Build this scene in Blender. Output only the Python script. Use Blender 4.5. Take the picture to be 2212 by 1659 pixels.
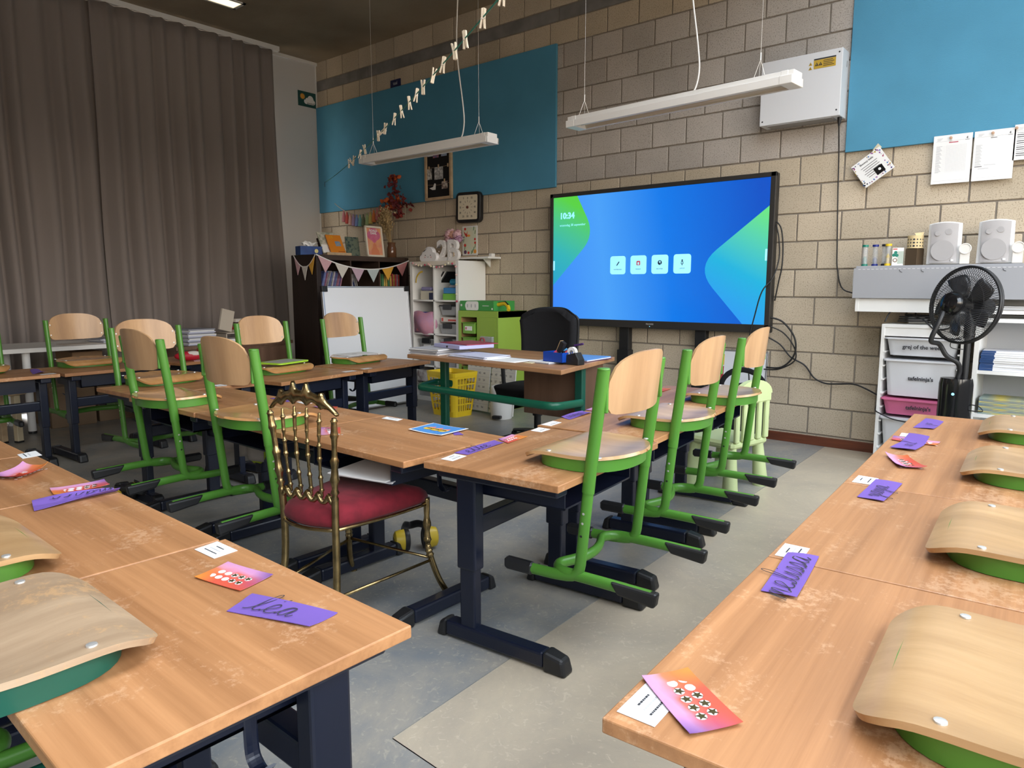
import bpy, bmesh, math, random
from mathutils import Vector, Matrix, Euler
R = math.radians; PI = math.pi
random.seed(7)
SC = bpy.context.scene
COL = SC.collection
for o in list(bpy.data.objects): bpy.data.objects.remove(o)

# ------------------------------------------------------------------ camera
cam_d = bpy.data.cameras.new('camera'); cam = bpy.data.objects.new('camera', cam_d); COL.objects.link(cam)
cam.location = (7.544, -5.356, 1.149)
cam.rotation_euler = (R(90 - 7.76), 0, R(39.87))
cam_d.sensor_fit = 'HORIZONTAL'; cam_d.sensor_width = 36.0; cam_d.lens = 36.0 * 1533.0 / 2212.0
cam_d.clip_start = 0.02; cam_d.clip_end = 200
SC.camera = cam
# ------------------------------------------------------------------ world, light, exposure
W = bpy.data.worlds.new('sky'); SC.world = W; W.use_nodes = True
nt = W.node_tree; nt.nodes.clear()
wo = nt.nodes.new('ShaderNodeOutputWorld'); bg = nt.nodes.new('ShaderNodeBackground')
tc = nt.nodes.new('ShaderNodeTexCoord'); sx = nt.nodes.new('ShaderNodeSeparateXYZ'); cr = nt.nodes.new('ShaderNodeValToRGB')
nt.links.new(tc.outputs['Generated'], sx.inputs[0])
mr = nt.nodes.new('ShaderNodeMapRange'); mr.inputs[1].default_value = -1; mr.inputs[2].default_value = 1
nt.links.new(sx.outputs['Z'], mr.inputs[0]); nt.links.new(mr.outputs[0], cr.inputs[0])
e = cr.color_ramp.elements
e[0].position = 0.0; e[0].color = (0.20, 0.16, 0.11, 1)
e[1].position = 1.0; e[1].color = (0.80, 0.86, 0.96, 1)
for pos, c in ((0.5, (0.26, 0.21, 0.15, 1)), (0.512, (0.30, 0.25, 0.19, 1)), (0.535, (1.25, 1.10, 0.92, 1)), (0.68, (0.80, 0.90, 1.0, 1))):
    x = e.new(pos); x.color = c
nt.links.new(cr.outputs[0], bg.inputs[0]); bg.inputs[1].default_value = 10.0
nt.links.new(bg.outputs[0], wo.inputs[0])
SC.view_settings.view_transform = 'Standard'; SC.view_settings.look = 'None'
SC.view_settings.exposure = 0.0; SC.view_settings.gamma = 1.0; SC.view_settings.use_curve_mapping = False
RW, BW, CEIL = 8.55, -8.6, 3.805           # right wall x, back wall y, ceiling height
WIN = [(-2.7, -0.6), (-5.0, -2.9), (-7.3, -5.2)]  # windows of the right wall (y ranges)
WZ0, WZ1 = 0.85, 3.05
BWIN = [(1.2, 3.0), (3.5, 5.3), (5.8, 7.6)]
for (a, b) in WIN:                        # light portals of the window openings
    L = bpy.data.lights.new('window_portal', 'AREA'); L.shape = 'RECTANGLE'; L.size = b - a; L.size_y = WZ1 - WZ0
    L.cycles.is_portal = True
    o = bpy.data.objects.new('window_portal', L); COL.objects.link(o)
    o.location = (RW + .05, (a + b) / 2, (WZ0 + WZ1) / 2); o.rotation_euler = (R(90), 0, R(90))

RL = (6.35, 7.9, -6.6, -.7); RLH = .5      # rooflight (x0, x1, y0, y1) and depth of its well
L = bpy.data.lights.new('rooflight_portal', 'AREA'); L.shape = 'RECTANGLE'; L.size = RL[1] - RL[0]; L.size_y = RL[3] - RL[2]; L.cycles.is_portal = True
o = bpy.data.objects.new('rooflight_portal', L); COL.objects.link(o); o.location = ((RL[0] + RL[1]) / 2, (RL[2] + RL[3]) / 2, CEIL + RLH + .02)
# ------------------------------------------------------------------ helpers
def link(o, parent=None):
    COL.objects.link(o)
    if parent is not None: o.parent = parent
    return o
def tag(o, label=None, cat=None, group=None, kind=None):
    if label: o['label'] = label
    if cat: o['category'] = cat
    if group: o['group'] = group
    if kind: o['kind'] = kind
    return o
def empty(name, loc=(0, 0, 0), rz=0.0, label=None, cat=None, group=None):
    o = bpy.data.objects.new(name, None); o.empty_display_size = .05; link(o)
    o.location = loc; o.rotation_euler = (0, 0, rz)
    return tag(o, label, cat, group)
def copy_tree(o, parent=None):
    c = o.copy(); COL.objects.link(c)
    if parent is not None: c.parent = parent
    for ch in list(o.children): copy_tree(ch, c)
    return c
class MB:
    def __init__(s): s.v = []; s.f = []; s.m = []; s.cur = 0
    def add(s, vs, fs):
        b = len(s.v); s.v += [tuple(x) for x in vs]; s.f += [tuple(b + i for i in q) for q in fs]; s.m += [s.cur] * len(fs); return s
    def box(s, x0, x1, y0, y1, z0, z1, M=None):
        vs = [(x, y, z) for z in (z0, z1) for y in (y0, y1) for x in (x0, x1)]
        if M is not None: vs = [M @ Vector(p) for p in vs]
        return s.add(vs, [(0, 2, 3, 1), (4, 5, 7, 6), (0, 1, 5, 4), (2, 6, 7, 3), (0, 4, 6, 2), (1, 3, 7, 5)])
    def cbox(s, x0, x1, y0, y1, z0, z1, c=.01, M=None):
        # box with chamfered edges (all 12)
        vs = []; fs = []
        X = ((x0, x0 + c), (x1, x1 - c)); Y = ((y0, y0 + c), (y1, y1 - c)); Z = ((z0, z0 + c), (z1, z1 - c))
        idx = {}
        for i in (0, 1):
            for j in (0, 1):
                for k in (0, 1):
                    for ax in range(3):
                        p = [X[i][1], Y[j][1], Z[k][1]]
                        p[ax] = (X[i][0], Y[j][0], Z[k][0])[ax]
                        idx[i, j, k, ax] = len(vs); vs.append(M @ Vector(p) if M is not None else tuple(p))
        I = lambda i, j, k, a: idx[i, j, k, a]
        for a in range(3):
            for sd in (0, 1):
                def q(u, w):
                    t = [0, 0, 0]; t[a] = sd; t[(a + 1) % 3] = u; t[(a + 2) % 3] = w; return I(*t, a)
                loop = [q(0, 0), q(1, 0), q(1, 1), q(0, 1)]
                fs.append(tuple(loop if sd else loop[::-1]))
        for a in range(3):
            b, d = (a + 1) % 3, (a + 2) % 3
            for u in (0, 1):
                for w in (0, 1):
                    def q(t0, ax):
                        t = [0, 0, 0]; t[a] = t0; t[b] = u; t[d] = w; return I(*t, ax)
                    loop = [q(0, b), q(1, b), q(1, d), q(0, d)]
                    fs.append(tuple(loop if (u == w) else loop[::-1]))
        for i in (0, 1):
            for j in (0, 1):
                for k in (0, 1):
                    loop = [I(i, j, k, 0), I(i, j, k, 1), I(i, j, k, 2)]
                    fs.append(tuple(loop if (i + j + k) % 2 else loop[::-1]))
        return s.add(vs, fs)
    def prism(s, poly, z0, z1, M=None):
        n = len(poly); vs = [(x, y, z0) for x, y in poly] + [(x, y, z1) for x, y in poly]
        if M is not None: vs = [M @ Vector(p) for p in vs]
        return s.add(vs, [tuple(range(n))[::-1], tuple(range(n, 2 * n))] + [(i, (i + 1) % n, n + (i + 1) % n, n + i) for i in range(n)])
    def lathe(s, prof, n=24, M=None, cap=True):
        vs = []; fs = []; k = len(prof)
        for r, z in prof:
            for i in range(n):
                a = 2 * PI * i / n; vs.append((r * math.cos(a), r * math.sin(a), z))
        for j in range(k - 1):
            for i in range(n): fs.append((j * n + i, j * n + (i + 1) % n, (j + 1) * n + (i + 1) % n, (j + 1) * n + i))
        if cap: fs += [tuple(range(n))[::-1], tuple(range((k - 1) * n, k * n))]
        if M is not None: vs = [M @ Vector(p) for p in vs]
        return s.add(vs, fs)
    def cyl(s, p0, p1, r, n=16, r1=None):
        return s.tube([p0, p1], [r, r if r1 is None else r1], n)
    def tube(s, path, r, n=10, closed=False, flat=None, up=None):
        # path of points, r scalar or list, flat=(a,b): elliptical factors (a along 'up' side axis)
        P = [Vector(q) for q in path]; k = len(P)
        rr = r if isinstance(r, (list, tuple)) else [r] * k
        vs = []; fs = []; N = None
        for i in range(k):
            if closed: t = (P[(i + 1) % k] - P[i - 1])
            else: t = P[min(i + 1, k - 1)] - P[max(i - 1, 0)]
            t.normalize()
            if N is None:
                u0 = Vector(up) if up else (Vector((0, 0, 1)) if abs(t.z) < .9 else Vector((1, 0, 0)))
                N = (u0 - t * u0.dot(t)).normalized()
            else:
                if up:
                    u0 = Vector(up); q = u0 - t * u0.dot(t)
                    if q.length > .05: N = q.normalized()
                    else: N = (N - t * N.dot(t)).normalized()
                else: N = (N - t * N.dot(t)).normalized()
            B = t.cross(N)
            fa, fb = flat if flat else (1, 1)
            for j in range(n):
                a = 2 * PI * j / n
                vs.append(P[i] + N * (rr[i] * fa * math.cos(a)) + B * (rr[i] * fb * math.sin(a)))
        m = k if closed else k - 1
        for i in range(m):
            for j in range(n):
                a = i * n; b = ((i + 1) % k) * n
                fs.append((a + j, a + (j + 1) % n, b + (j + 1) % n, b + j))
        if not closed: fs += [tuple(range(n))[::-1], tuple(range((k - 1) * n, k * n))]
        return s.add(vs, fs)
    def sphere(s, c, r, n=12, m=8, sc=(1, 1, 1)):
        prof = []
        vs = [(0, 0, -1)]; fs = []
        for j in range(1, m):
            a = PI * j / m
            for i in range(n): b = 2 * PI * i / n; vs.append((math.sin(a) * math.cos(b), math.sin(a) * math.sin(b), -math.cos(a)))
        vs.append((0, 0, 1)); L = len(vs) - 1
        for i in range(n): fs.append((0, 1 + (i + 1) % n, 1 + i)); fs.append((L, L - n + i, L - n + (i + 1) % n))
        for j in range(m - 2):
            for i in range(n): a = 1 + j * n; fs.append((a + i, a + (i + 1) % n, a + n + (i + 1) % n, a + n + i))
        return s.add([(c[0] + r * x * sc[0], c[1] + r * y * sc[1], c[2] + r * z * sc[2]) for x, y, z in vs], fs)
    def sheet(s, grid, th, close=True):
        # grid[i][j] of points -> thick sheet (offset along -normal)
        a = len(grid); b = len(grid[0]); G = [[Vector(q) for q in row] for row in grid]
        top = []; bot = []
        for i in range(a):
            for j in range(b):
                du = G[min(i + 1, a - 1)][j] - G[max(i - 1, 0)][j]; dv = G[i][min(j + 1, b - 1)] - G[i][max(j - 1, 0)]
                nrm = du.cross(dv)
                nrm = nrm.normalized() if nrm.length > 1e-12 else Vector((0, 0, 1))
                top.append(G[i][j]); bot.append(G[i][j] - nrm * th)
        n = a * b; fs = []
        for i in range(a - 1):
            for j in range(b - 1):
                q = (i * b + j, (i + 1) * b + j, (i + 1) * b + j + 1, i * b + j + 1)
                fs.append(q); fs.append(tuple(n + x for x in q[::-1]))
        rim = [(i, 0) for i in range(a)] + [(a - 1, j) for j in range(1, b)] + [(i, b - 1) for i in range(a - 2, -1, -1)] + [(0, j) for j in range(b - 2, 0, -1)]
        for k in range(len(rim)):
            p, q = rim[k], rim[(k + 1) % len(rim)]
            i0, i1 = p[0] * b + p[1], q[0] * b + q[1]
            fs.append((i0, n + i0, n + i1, i1))
        return s.add(top + bot, fs)
    def build(s, name, mat, parent=None, smooth=False, bevel=0, loc=None, rot=None, seg=2):
        me = bpy.data.meshes.new(name); me.from_pydata(s.v, [], s.f); me.validate(clean_customdata=False)
        mats = mat if isinstance(mat, (list, tuple)) else [mat]
        for q in mats: me.materials.append(q)
        if len(mats) > 1 and len(me.polygons) == len(s.m): me.polygons.foreach_set('material_index', s.m)
        if smooth:
            me.polygons.foreach_set('use_smooth', [True] * len(me.polygons))
            if smooth != 'all':
                try: me.set_sharp_from_angle(angle=R(38))
                except Exception: pass
        me.update()
        o = bpy.data.objects.new(name, me); link(o, parent)
        if loc: o.location = loc
        if rot: o.rotation_euler = rot
        if bevel:
            b = o.modifiers.new('bevel', 'BEVEL'); b.width = bevel; b.segments = seg; b.limit_method = 'ANGLE'; b.angle_limit = R(40)
        return o
def smooth_path(pts, n=6, closed=False):
    P = [Vector(q) for q in pts]; out = []; k = len(P)
    rng = range(k if closed else k - 1)
    for i in rng:
        if closed: p0, p1, p2, p3 = P[i - 1], P[i], P[(i + 1) % k], P[(i + 2) % k]
        else: p0, p1, p2, p3 = P[max(i - 1, 0)], P[i], P[i + 1], P[min(i + 2, k - 1)]
        for j in range(n):
            t = j / n; t2 = t * t; t3 = t2 * t
            out.append(.5 * ((2 * p1) + (p2 - p0) * t + (2 * p0 - 5 * p1 + 4 * p2 - p3) * t2 + (3 * p1 - p0 - 3 * p2 + p3) * t3))
    if not closed: out.append(P[-1])
    return out
def fillet(pts, rad, n=6):
    # polyline with rounded corners
    P = [Vector(q) for q in pts]; out = [P[0]]
    for i in range(1, len(P) - 1):
        a = (P[i - 1] - P[i]); b = (P[i + 1] - P[i]); la, lb = a.length, b.length; a.normalize(); b.normalize()
        r = rad[i - 1] if isinstance(rad, (list, tuple)) else rad
        d = min(r, la * .49, lb * .49); s, e = P[i] + a * d, P[i] + b * d
        for j in range(n + 1):
            t = j / n; out.append((1 - t) ** 2 * s + 2 * t * (1 - t) * P[i] + t * t * e)
    out.append(P[-1]); return out
def rrect(w, h, r, n=5, cx=0, cy=0):
    out = []
    for (sx_, sy_, a0) in ((1, 1, 0), (-1, 1, 90), (-1, -1, 180), (1, -1, 270)):
        for i in range(n + 1):
            a = R(a0 + 90 * i / n); out.append((cx + sx_ * (w / 2 - r) + r * math.cos(a), cy + sy_ * (h / 2 - r) + r * math.sin(a)))
    return out
def XZ(y=0, flip=False):
    # maps prism (x, y, z) -> world (x, depth, z): local z becomes -Y (towards the room)
    return Matrix(((1, 0, 0, 0), (0, 0, -1, y), (0, 1, 0, 0), (0, 0, 0, 1)))
FONT_CACHE = {}
def text_mesh(txt, size, ext=0.0004, align='CENTER', shear=0.0, bold=0.0):
    cu = bpy.data.curves.new('t', 'FONT'); cu.body = txt; cu.size = size; cu.extrude = ext; cu.align_x = align; cu.align_y = 'CENTER'; cu.shear = shear
    cu.resolution_u = 3
    if bold: cu.offset = bold
    o = bpy.data.objects.new('t', cu)
    me = bpy.data.meshes.new_from_object(o)
    bpy.data.objects.remove(o); bpy.data.curves.remove(cu)
    return me
def text(name, txt, size, mat, parent, loc=(0, 0, 0), rot=(0, 0, 0), **kw):
    me = text_mesh(txt, size, **kw); me.materials.clear(); me.materials.append(mat)
    o = bpy.data.objects.new(name, me); link(o, parent); o.location = loc; o.rotation_euler = rot
    return o
WALLROT = (R(90), 0, 0)      # a flat xy drawing put upright facing -Y
# ------------------------------------------------------------------ materials
MATS = {}
def mat(name, col=(.5, .5, .5), rough=.6, metal=0, spec=.5, bump=0, bscale=60, var=0, vscale=6, stretch=None, emit=0, alpha=1, trans=0, col2=None, coat=0, rnd=0, lo=.35, hi=.65, detail=3):
    if name in MATS: return MATS[name]
    m = bpy.data.materials.new(name); m.use_nodes = True; N = m.node_tree.nodes; Lk = m.node_tree.links
    b = N['Principled BSDF']; b.inputs['Roughness'].default_value = rough; b.inputs['Metallic'].default_value = metal
    b.inputs['Specular IOR Level'].default_value = spec
    b.inputs['Base Color'].default_value = (*col, 1)
    if coat: b.inputs['Coat Weight'].default_value = coat; b.inputs['Coat Roughness'].default_value = .12
    if trans: b.inputs['Transmission Weight'].default_value = trans
    if alpha < 1: b.inputs['Alpha'].default_value = alpha
    if emit: b.inputs['Emission Color'].default_value = (*col, 1); b.inputs['Emission Strength'].default_value = emit
    if var or col2 or bump or rnd:
        t = N.new('ShaderNodeTexCoord'); mp = N.new('ShaderNodeMapping'); Lk.new(t.outputs['Object'], mp.inputs[0])
        if stretch: mp.inputs['Scale'].default_value = stretch
        if rnd:
            oi = N.new('ShaderNodeObjectInfo'); mu = N.new('ShaderNodeVectorMath'); mu.operation = 'SCALE'; mu.inputs[0].default_value = (7.3, 3.1, 5.7)
            Lk.new(oi.outputs['Random'], mu.inputs['Scale']); Lk.new(mu.outputs[0], mp.inputs['Location'])
    if var or col2:
        n = N.new('ShaderNodeTexNoise'); n.inputs['Scale'].default_value = vscale; n.inputs['Detail'].default_value = detail
        Lk.new(mp.outputs[0], n.inputs['Vector'])
        r = N.new('ShaderNodeValToRGB'); Lk.new(n.outputs['Fac'], r.inputs[0])
        c2 = col2 if col2 else tuple(max(0, c * (1 - var)) for c in col)
        c1 = col if col2 else tuple(min(1, c * (1 + var)) for c in col)
        r.color_ramp.elements[0].position = lo; r.color_ramp.elements[1].position = hi
        r.color_ramp.elements[0].color = (*c2, 1); r.color_ramp.elements[1].color = (*c1, 1)
        out = r.outputs[0]
        if rnd:
            hs = N.new('ShaderNodeHueSaturation'); ma = N.new('ShaderNodeMapRange'); ma.inputs[3].default_value = 1 - rnd; ma.inputs[4].default_value = 1 + rnd
            Lk.new(oi.outputs['Random'], ma.inputs[0]); Lk.new(ma.outputs[0], hs.inputs['Value']); Lk.new(out, hs.inputs['Color']); out = hs.outputs[0]
        Lk.new(out, b.inputs['Base Color'])
    if bump:
        n2 = N.new('ShaderNodeTexNoise'); n2.inputs['Scale'].default_value = bscale; n2.inputs['Detail'].default_value = 2
        Lk.new(mp.outputs[0], n2.inputs['Vector'])
        bp = N.new('ShaderNodeBump'); bp.inputs['Strength'].default_value = bump; bp.inputs['Distance'].default_value = .004
        Lk.new(n2.outputs['Fac'], bp.inputs['Height']); Lk.new(bp.outputs[0], b.inputs['Normal'])
    MATS[name] = m
    return m
def wood(name, base, dark, rough=.45, grain=(1.2, 30, 30), worn=0, wcol=(.75, .52, .36), coat=0, rnd=.08):
    # grain runs along object x
    m = bpy.data.materials.new(name); m.use_nodes = True; N = m.node_tree.nodes; Lk = m.node_tree.links; b = N['Principled BSDF']
    b.inputs['Roughness'].default_value = rough
    if coat: b.inputs['Coat Weight'].default_value = coat; b.inputs['Coat Roughness'].default_value = .15
    t = N.new('ShaderNodeTexCoord'); mp = N.new('ShaderNodeMapping'); Lk.new(t.outputs['Object'], mp.inputs[0]); mp.inputs['Scale'].default_value = grain
    oi = N.new('ShaderNodeObjectInfo'); mu = N.new('ShaderNodeVectorMath'); mu.operation = 'SCALE'; mu.inputs[0].default_value = (9.1, 4.7, 6.3)
    Lk.new(oi.outputs['Random'], mu.inputs['Scale']); Lk.new(mu.outputs[0], mp.inputs['Location'])
    n1 = N.new('ShaderNodeTexNoise'); n1.inputs['Scale'].default_value = 1.0; n1.inputs['Detail'].default_value = 5; n1.inputs['Roughness'].default_value = .65
    Lk.new(mp.outputs[0], n1.inputs['Vector'])
    r = N.new('ShaderNodeValToRGB'); r.color_ramp.elements[0].position = .3; r.color_ramp.elements[1].position = .7
    r.color_ramp.elements[0].color = (*dark, 1); r.color_ramp.elements[1].color = (*base, 1); Lk.new(n1.outputs['Fac'], r.inputs[0])
    out = r.outputs[0]
    # broad bands
    mp2 = N.new('ShaderNodeMapping'); Lk.new(t.outputs['Object'], mp2.inputs[0]); mp2.inputs['Scale'].default_value = (grain[0] * .3, grain[1] * .22, grain[2] * .22); Lk.new(mu.outputs[0], mp2.inputs['Location'])
    n3 = N.new('ShaderNodeTexNoise'); n3.inputs['Scale'].default_value = 1.0; n3.inputs['Detail'].default_value = 1; Lk.new(mp2.outputs[0], n3.inputs['Vector'])
    mb = N.new('ShaderNodeMix'); mb.data_type = 'RGBA'; mb.blend_type = 'MULTIPLY'; mb.inputs[0].default_value = .45
    Lk.new(out, mb.inputs[6])
    rb = N.new('ShaderNodeValToRGB'); rb.color_ramp.elements[0].position = .38; rb.color_ramp.elements[1].position = .6; rb.color_ramp.elements[0].color = (.55, .5, .46, 1); rb.color_ramp.elements[1].color = (1, 1, 1, 1)
    Lk.new(n3.outputs['Fac'], rb.inputs[0]); Lk.new(rb.outputs[0], mb.inputs[7]); out = mb.outputs[2]
    if worn:
        n2 = N.new('ShaderNodeTexNoise'); n2.inputs['Scale'].default_value = 55; n2.inputs['Detail'].default_value = 6; n2.inputs['Roughness'].default_value = .75; Lk.new(t.outputs['Object'], n2.inputs['Vector'])
        n4 = N.new('ShaderNodeTexNoise'); n4.inputs['Scale'].default_value = 5; n4.inputs['Detail'].default_value = 2; Lk.new(t.outputs['Object'], n4.inputs['Vector'])
        mm = N.new('ShaderNodeMath'); mm.operation = 'MULTIPLY'; Lk.new(n2.outputs['Fac'], mm.inputs[0]); Lk.new(n4.outputs['Fac'], mm.inputs[1])
        rw = N.new('ShaderNodeValToRGB'); rw.color_ramp.elements[0].position = .29; rw.color_ramp.elements[1].position = .36
        rw.color_ramp.elements[0].color = (0, 0, 0, 1); rw.color_ramp.elements[1].color = (worn, worn, worn, 1); Lk.new(mm.outputs[0], rw.inputs[0])
        mx = N.new('ShaderNodeMix'); mx.data_type = 'RGBA'; Lk.new(rw.outputs[0], mx.inputs[0]); Lk.new(out, mx.inputs[6]); mx.inputs[7].default_value = (*wcol, 1); out = mx.outputs[2]
    hs = N.new('ShaderNodeHueSaturation'); ma = N.new('ShaderNodeMapRange'); ma.inputs[3].default_value = 1 - rnd; ma.inputs[4].default_value = 1 + rnd
    Lk.new(oi.outputs['Random'], ma.inputs[0]); Lk.new(ma.outputs[0], hs.inputs['Value']); Lk.new(out, hs.inputs['Color'])
    Lk.new(hs.outputs[0], b.inputs['Base Color'])
    MATS[name] = m
    return m
def srgb(r, g, b):
    f = lambda c: (c / 255 / 12.92) if c / 255 <= .04045 else ((c / 255 + .055) / 1.055) ** 2.4
    return (f(r), f(g), f(b))
M_desk = wood('beech_laminate', (.50, .245, .105), (.39, .18, .072), .42, (2.0, 80, 80), worn=.45, wcol=(.66, .42, .25))
M_ply = wood('ply_seat', (.60, .38, .185), (.47, .28, .125), .3, (26, 2.2, 26), coat=.15)
M_plyo = wood('ply_orange', (.68, .37, .15), (.58, .29, .10), .2, (26, 2.2, 26), coat=.5)
M_plyb = wood('ply_back', (.56, .345, .18), (.47, .28, .14), .38, (30, 30, 2.0), coat=.1)
M_plyw = wood('ply_worn', (.42, .30, .19), (.30, .20, .12), .55, (26, 2.2, 26), worn=.5, wcol=(.55, .32, .14))
M_green = mat('green_frame', (.075, .235, .028), .36)
M_teal = mat('teal_frame', (.006, .085, .055), .4)
M_dgreen = mat('dark_green_frame', (.006, .10, .055), .35)
M_navy = mat('navy_metal', (.006, .009, .022), .32)
M_blk = mat('black_plastic', (.012, .012, .013), .45)
M_blks = mat('black_gloss', (.008, .008, .009), .12)
M_fab = mat('black_fabric', (.006, .006, .008), .95, bump=.4, bscale=400)
M_white = mat('white_paint', (.78, .77, .75), .5)
M_whitel = mat('white_laminate', (.80, .79, .76), .4)
M_steel = mat('steel', (.72, .71, .68), .42, metal=.7)
M_brass = mat('brass', (.36, .265, .125), .27, metal=1, var=.25, vscale=30)
M_paper = mat('paper', (.83, .83, .82), .8)
M_ink = mat('ink', (.03, .03, .035), .8)
M_purple = mat('purple_paper', (.155, .085, .37), .85)
M_blue = mat('blue_board', (.075, .28, .43), .85, bump=.25, bscale=260, var=.04, vscale=3)
# ================================================================== THE ROOM
def struct(o): o['kind'] = 'structure'; return o
# --- lino floor
def lino(name, c1, c2, c3):
    m = bpy.data.materials.new(name); m.use_nodes = True; N = m.node_tree.nodes; Lk = m.node_tree.links; b = N['Principled BSDF']
    b.inputs['Roughness'].default_value = .38; b.inputs['Specular IOR Level'].default_value = .45
    t = N.new('ShaderNodeTexCoord')
    n1 = N.new('ShaderNodeTexNoise'); n1.inputs['Scale'].default_value = 1.6; n1.inputs['Detail'].default_value = 9; n1.inputs['Roughness'].default_value = .72; n1.inputs['Distortion'].default_value = .6
    n2 = N.new('ShaderNodeTexNoise'); n2.inputs['Scale'].default_value = 38; n2.inputs['Detail'].default_value = 5; n2.inputs['Distortion'].default_value = 1.5
    Lk.new(t.outputs['Object'], n1.inputs['Vector']); Lk.new(t.outputs['Object'], n2.inputs['Vector'])
    r = N.new('ShaderNodeValToRGB'); r.color_ramp.elements[0].position = .36; r.color_ramp.elements[1].position = .62
    r.color_ramp.elements[0].color = (*c1, 1); r.color_ramp.elements[1].color = (*c2, 1); Lk.new(n1.outputs['Fac'], r.inputs[0])
    r2 = N.new('ShaderNodeValToRGB'); r2.color_ramp.elements[0].position = .58; r2.color_ramp.elements[1].position = .70; r2.color_ramp.elements[0].color = (0, 0, 0, 1); r2.color_ramp.elements[1].color = (.6, .6, .6, 1)
    Lk.new(n2.outputs['Fac'], r2.inputs[0])
    mx = N.new('ShaderNodeMix'); mx.data_type = 'RGBA'; Lk.new(r2.outputs[0], mx.inputs[0]); Lk.new(r.outputs[0], mx.inputs[6]); mx.inputs[7].default_value = (*c3, 1)
    Lk.new(mx.outputs[2], b.inputs['Base Color'])
    bp = N.new('ShaderNodeBump'); bp.inputs['Strength'].default_value = .12; bp.inputs['Distance'].default_value = .003; Lk.new(n2.outputs['Fac'], bp.inputs['Height']); Lk.new(bp.outputs[0], b.inputs['Normal'])
    return m
M_lino_g = lino('lino_grey_blue', (.20, .215, .225), (.37, .335, .275), (.46, .41, .33))
M_lino_b = lino('lino_beige', (.40, .345, .27), (.52, .44, .325), (.60, .52, .40))
fl = struct(MB().box(-.3, RW + .3, BW - .3, .3, -.2, -.002).build('floor', M_lino_g))
MB().prism([(-.05, BW), (RW, BW), (RW, -4.36), (6.225, -4.258), (6.045, .0), (-.05, 0)], -.002, 0).build('lino_sheet', M_lino_g, fl)
MB().prism([(6.2285, -4.2615), (RW, -4.363), (RW, 0), (6.0485, 0)], -.002, 0).build('lino_sheet', M_lino_b, fl)
# --- ceiling
M_conc = mat('concrete_ceiling', (.36, .29, .20), .9, col2=(.25, .195, .13), vscale=1.1, bump=.4, bscale=30, detail=8)
mb = MB(); c1 = CEIL + RLH
mb.box(-.3, RL[0], BW - .3, .3, CEIL, c1); mb.box(RL[1], RW + .3, BW - .3, .3, CEIL, c1); mb.box(RL[0], RL[1], BW - .3, RL[2], CEIL, c1); mb.box(RL[0], RL[1], RL[3], .3, CEIL, c1)
struct(mb.build('ceiling', M_conc))
# --- front wall of concrete blocks
def block_mat(name, c1, c2, pit):
    m = bpy.data.materials.new(name); m.use_nodes = True; N = m.node_tree.nodes; Lk = m.node_tree.links; b = N['Principled BSDF']
    b.inputs['Roughness'].default_value = .95; b.inputs['Specular IOR Level'].default_value = .2
    g = N.new('ShaderNodeNewGeometry')
    v = N.new('ShaderNodeTexNoise'); v.inputs['Scale'].default_value = 125; v.inputs['Detail'].default_value = 4; v.inputs['Roughness'].default_value = .7; Lk.new(g.outputs['Position'], v.inputs['Vector'])
    n1 = N.new('ShaderNodeTexNoise'); n1.inputs['Scale'].default_value = 2.2; n1.inputs['Detail'].default_value = 3; Lk.new(g.outputs['Position'], n1.inputs['Vector'])
    r1 = N.new('ShaderNodeValToRGB'); r1.color_ramp.elements[0].position = .35; r1.color_ramp.elements[1].position = .65; r1.color_ramp.elements[0].color = (*c2, 1); r1.color_ramp.elements[1].color = (*c1, 1); Lk.new(n1.outputs['Fac'], r1.inputs[0])
    r2 = N.new('ShaderNodeValToRGB'); r2.color_ramp.elements[0].position = .36; r2.color_ramp.elements[1].position = .47; r2.color_ramp.elements[0].color = (*pit, 1); r2.color_ramp.elements[1].color = (1, 1, 1, 1); Lk.new(v.outputs['Fac'], r2.inputs[0])
    mx = N.new('ShaderNodeMix'); mx.data_type = 'RGBA'; mx.blend_type = 'MULTIPLY'; mx.inputs[0].default_value = 1; Lk.new(r1.outputs[0], mx.inputs[6]); Lk.new(r2.outputs[0], mx.inputs[7])
    oi = N.new('ShaderNodeObjectInfo'); hs = N.new('ShaderNodeHueSaturation'); ma = N.new('ShaderNodeMapRange'); ma.inputs[3].default_value = .9; ma.inputs[4].default_value = 1.08
    Lk.new(oi.outputs['Random'], ma.inputs[0]); Lk.new(ma.outputs[0], hs.inputs['Value']); Lk.new(mx.outputs[2], hs.inputs['Color']); Lk.new(hs.outputs[0], b.inputs['Base Color'])
    bp = N.new('ShaderNodeBump'); bp.inputs['Strength'].default_value = .5; bp.inputs['Distance'].default_value = .003; Lk.new(v.outputs['Fac'], bp.inputs['Height']); Lk.new(bp.outputs[0], b.inputs['Normal'])
    return m
M_blk_t = block_mat('block_tan', (.58, .49, .37), (.51, .43, .32), (.55, .52, .48))
M_blk_g = block_mat('block_grey', (.52, .47, .42), (.45, .41, .365), (.5, .48, .46))
M_mort = mat('mortar', (.27, .235, .195), .95, var=.1, vscale=20)
M_slate = mat('slate_strip', (.20, .19, .18), .8, var=.2, vscale=5)
wf = struct(MB().box(0, RW + .3, .009, .3, -.2, CEIL).build('wall_front', M_mort))
BH, BWD, J = .2, .3, .011
XC = 5.762; Z0 = .0762
blocks = []
for n in range(17):
    z0 = Z0 + BH * n; par = 0 if n % 2 else 1
    k = -40 + par
    while XC + .15 * k < RW:
        a = max(XC + .15 * k, 0.0); b = min(XC + .15 * (k + 2), RW)
        if b - a > .03: blocks.append((a, b, z0, z0 + BH, n))
        k += 2
zs = Z0 + BH * 17
strip = []; x = -.35
while x < RW:
    a, b = max(0, x), min(RW, x + 1.32); strip.append((a, b, zs, zs + .118, 17)); x += 1.32
k = -39
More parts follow.
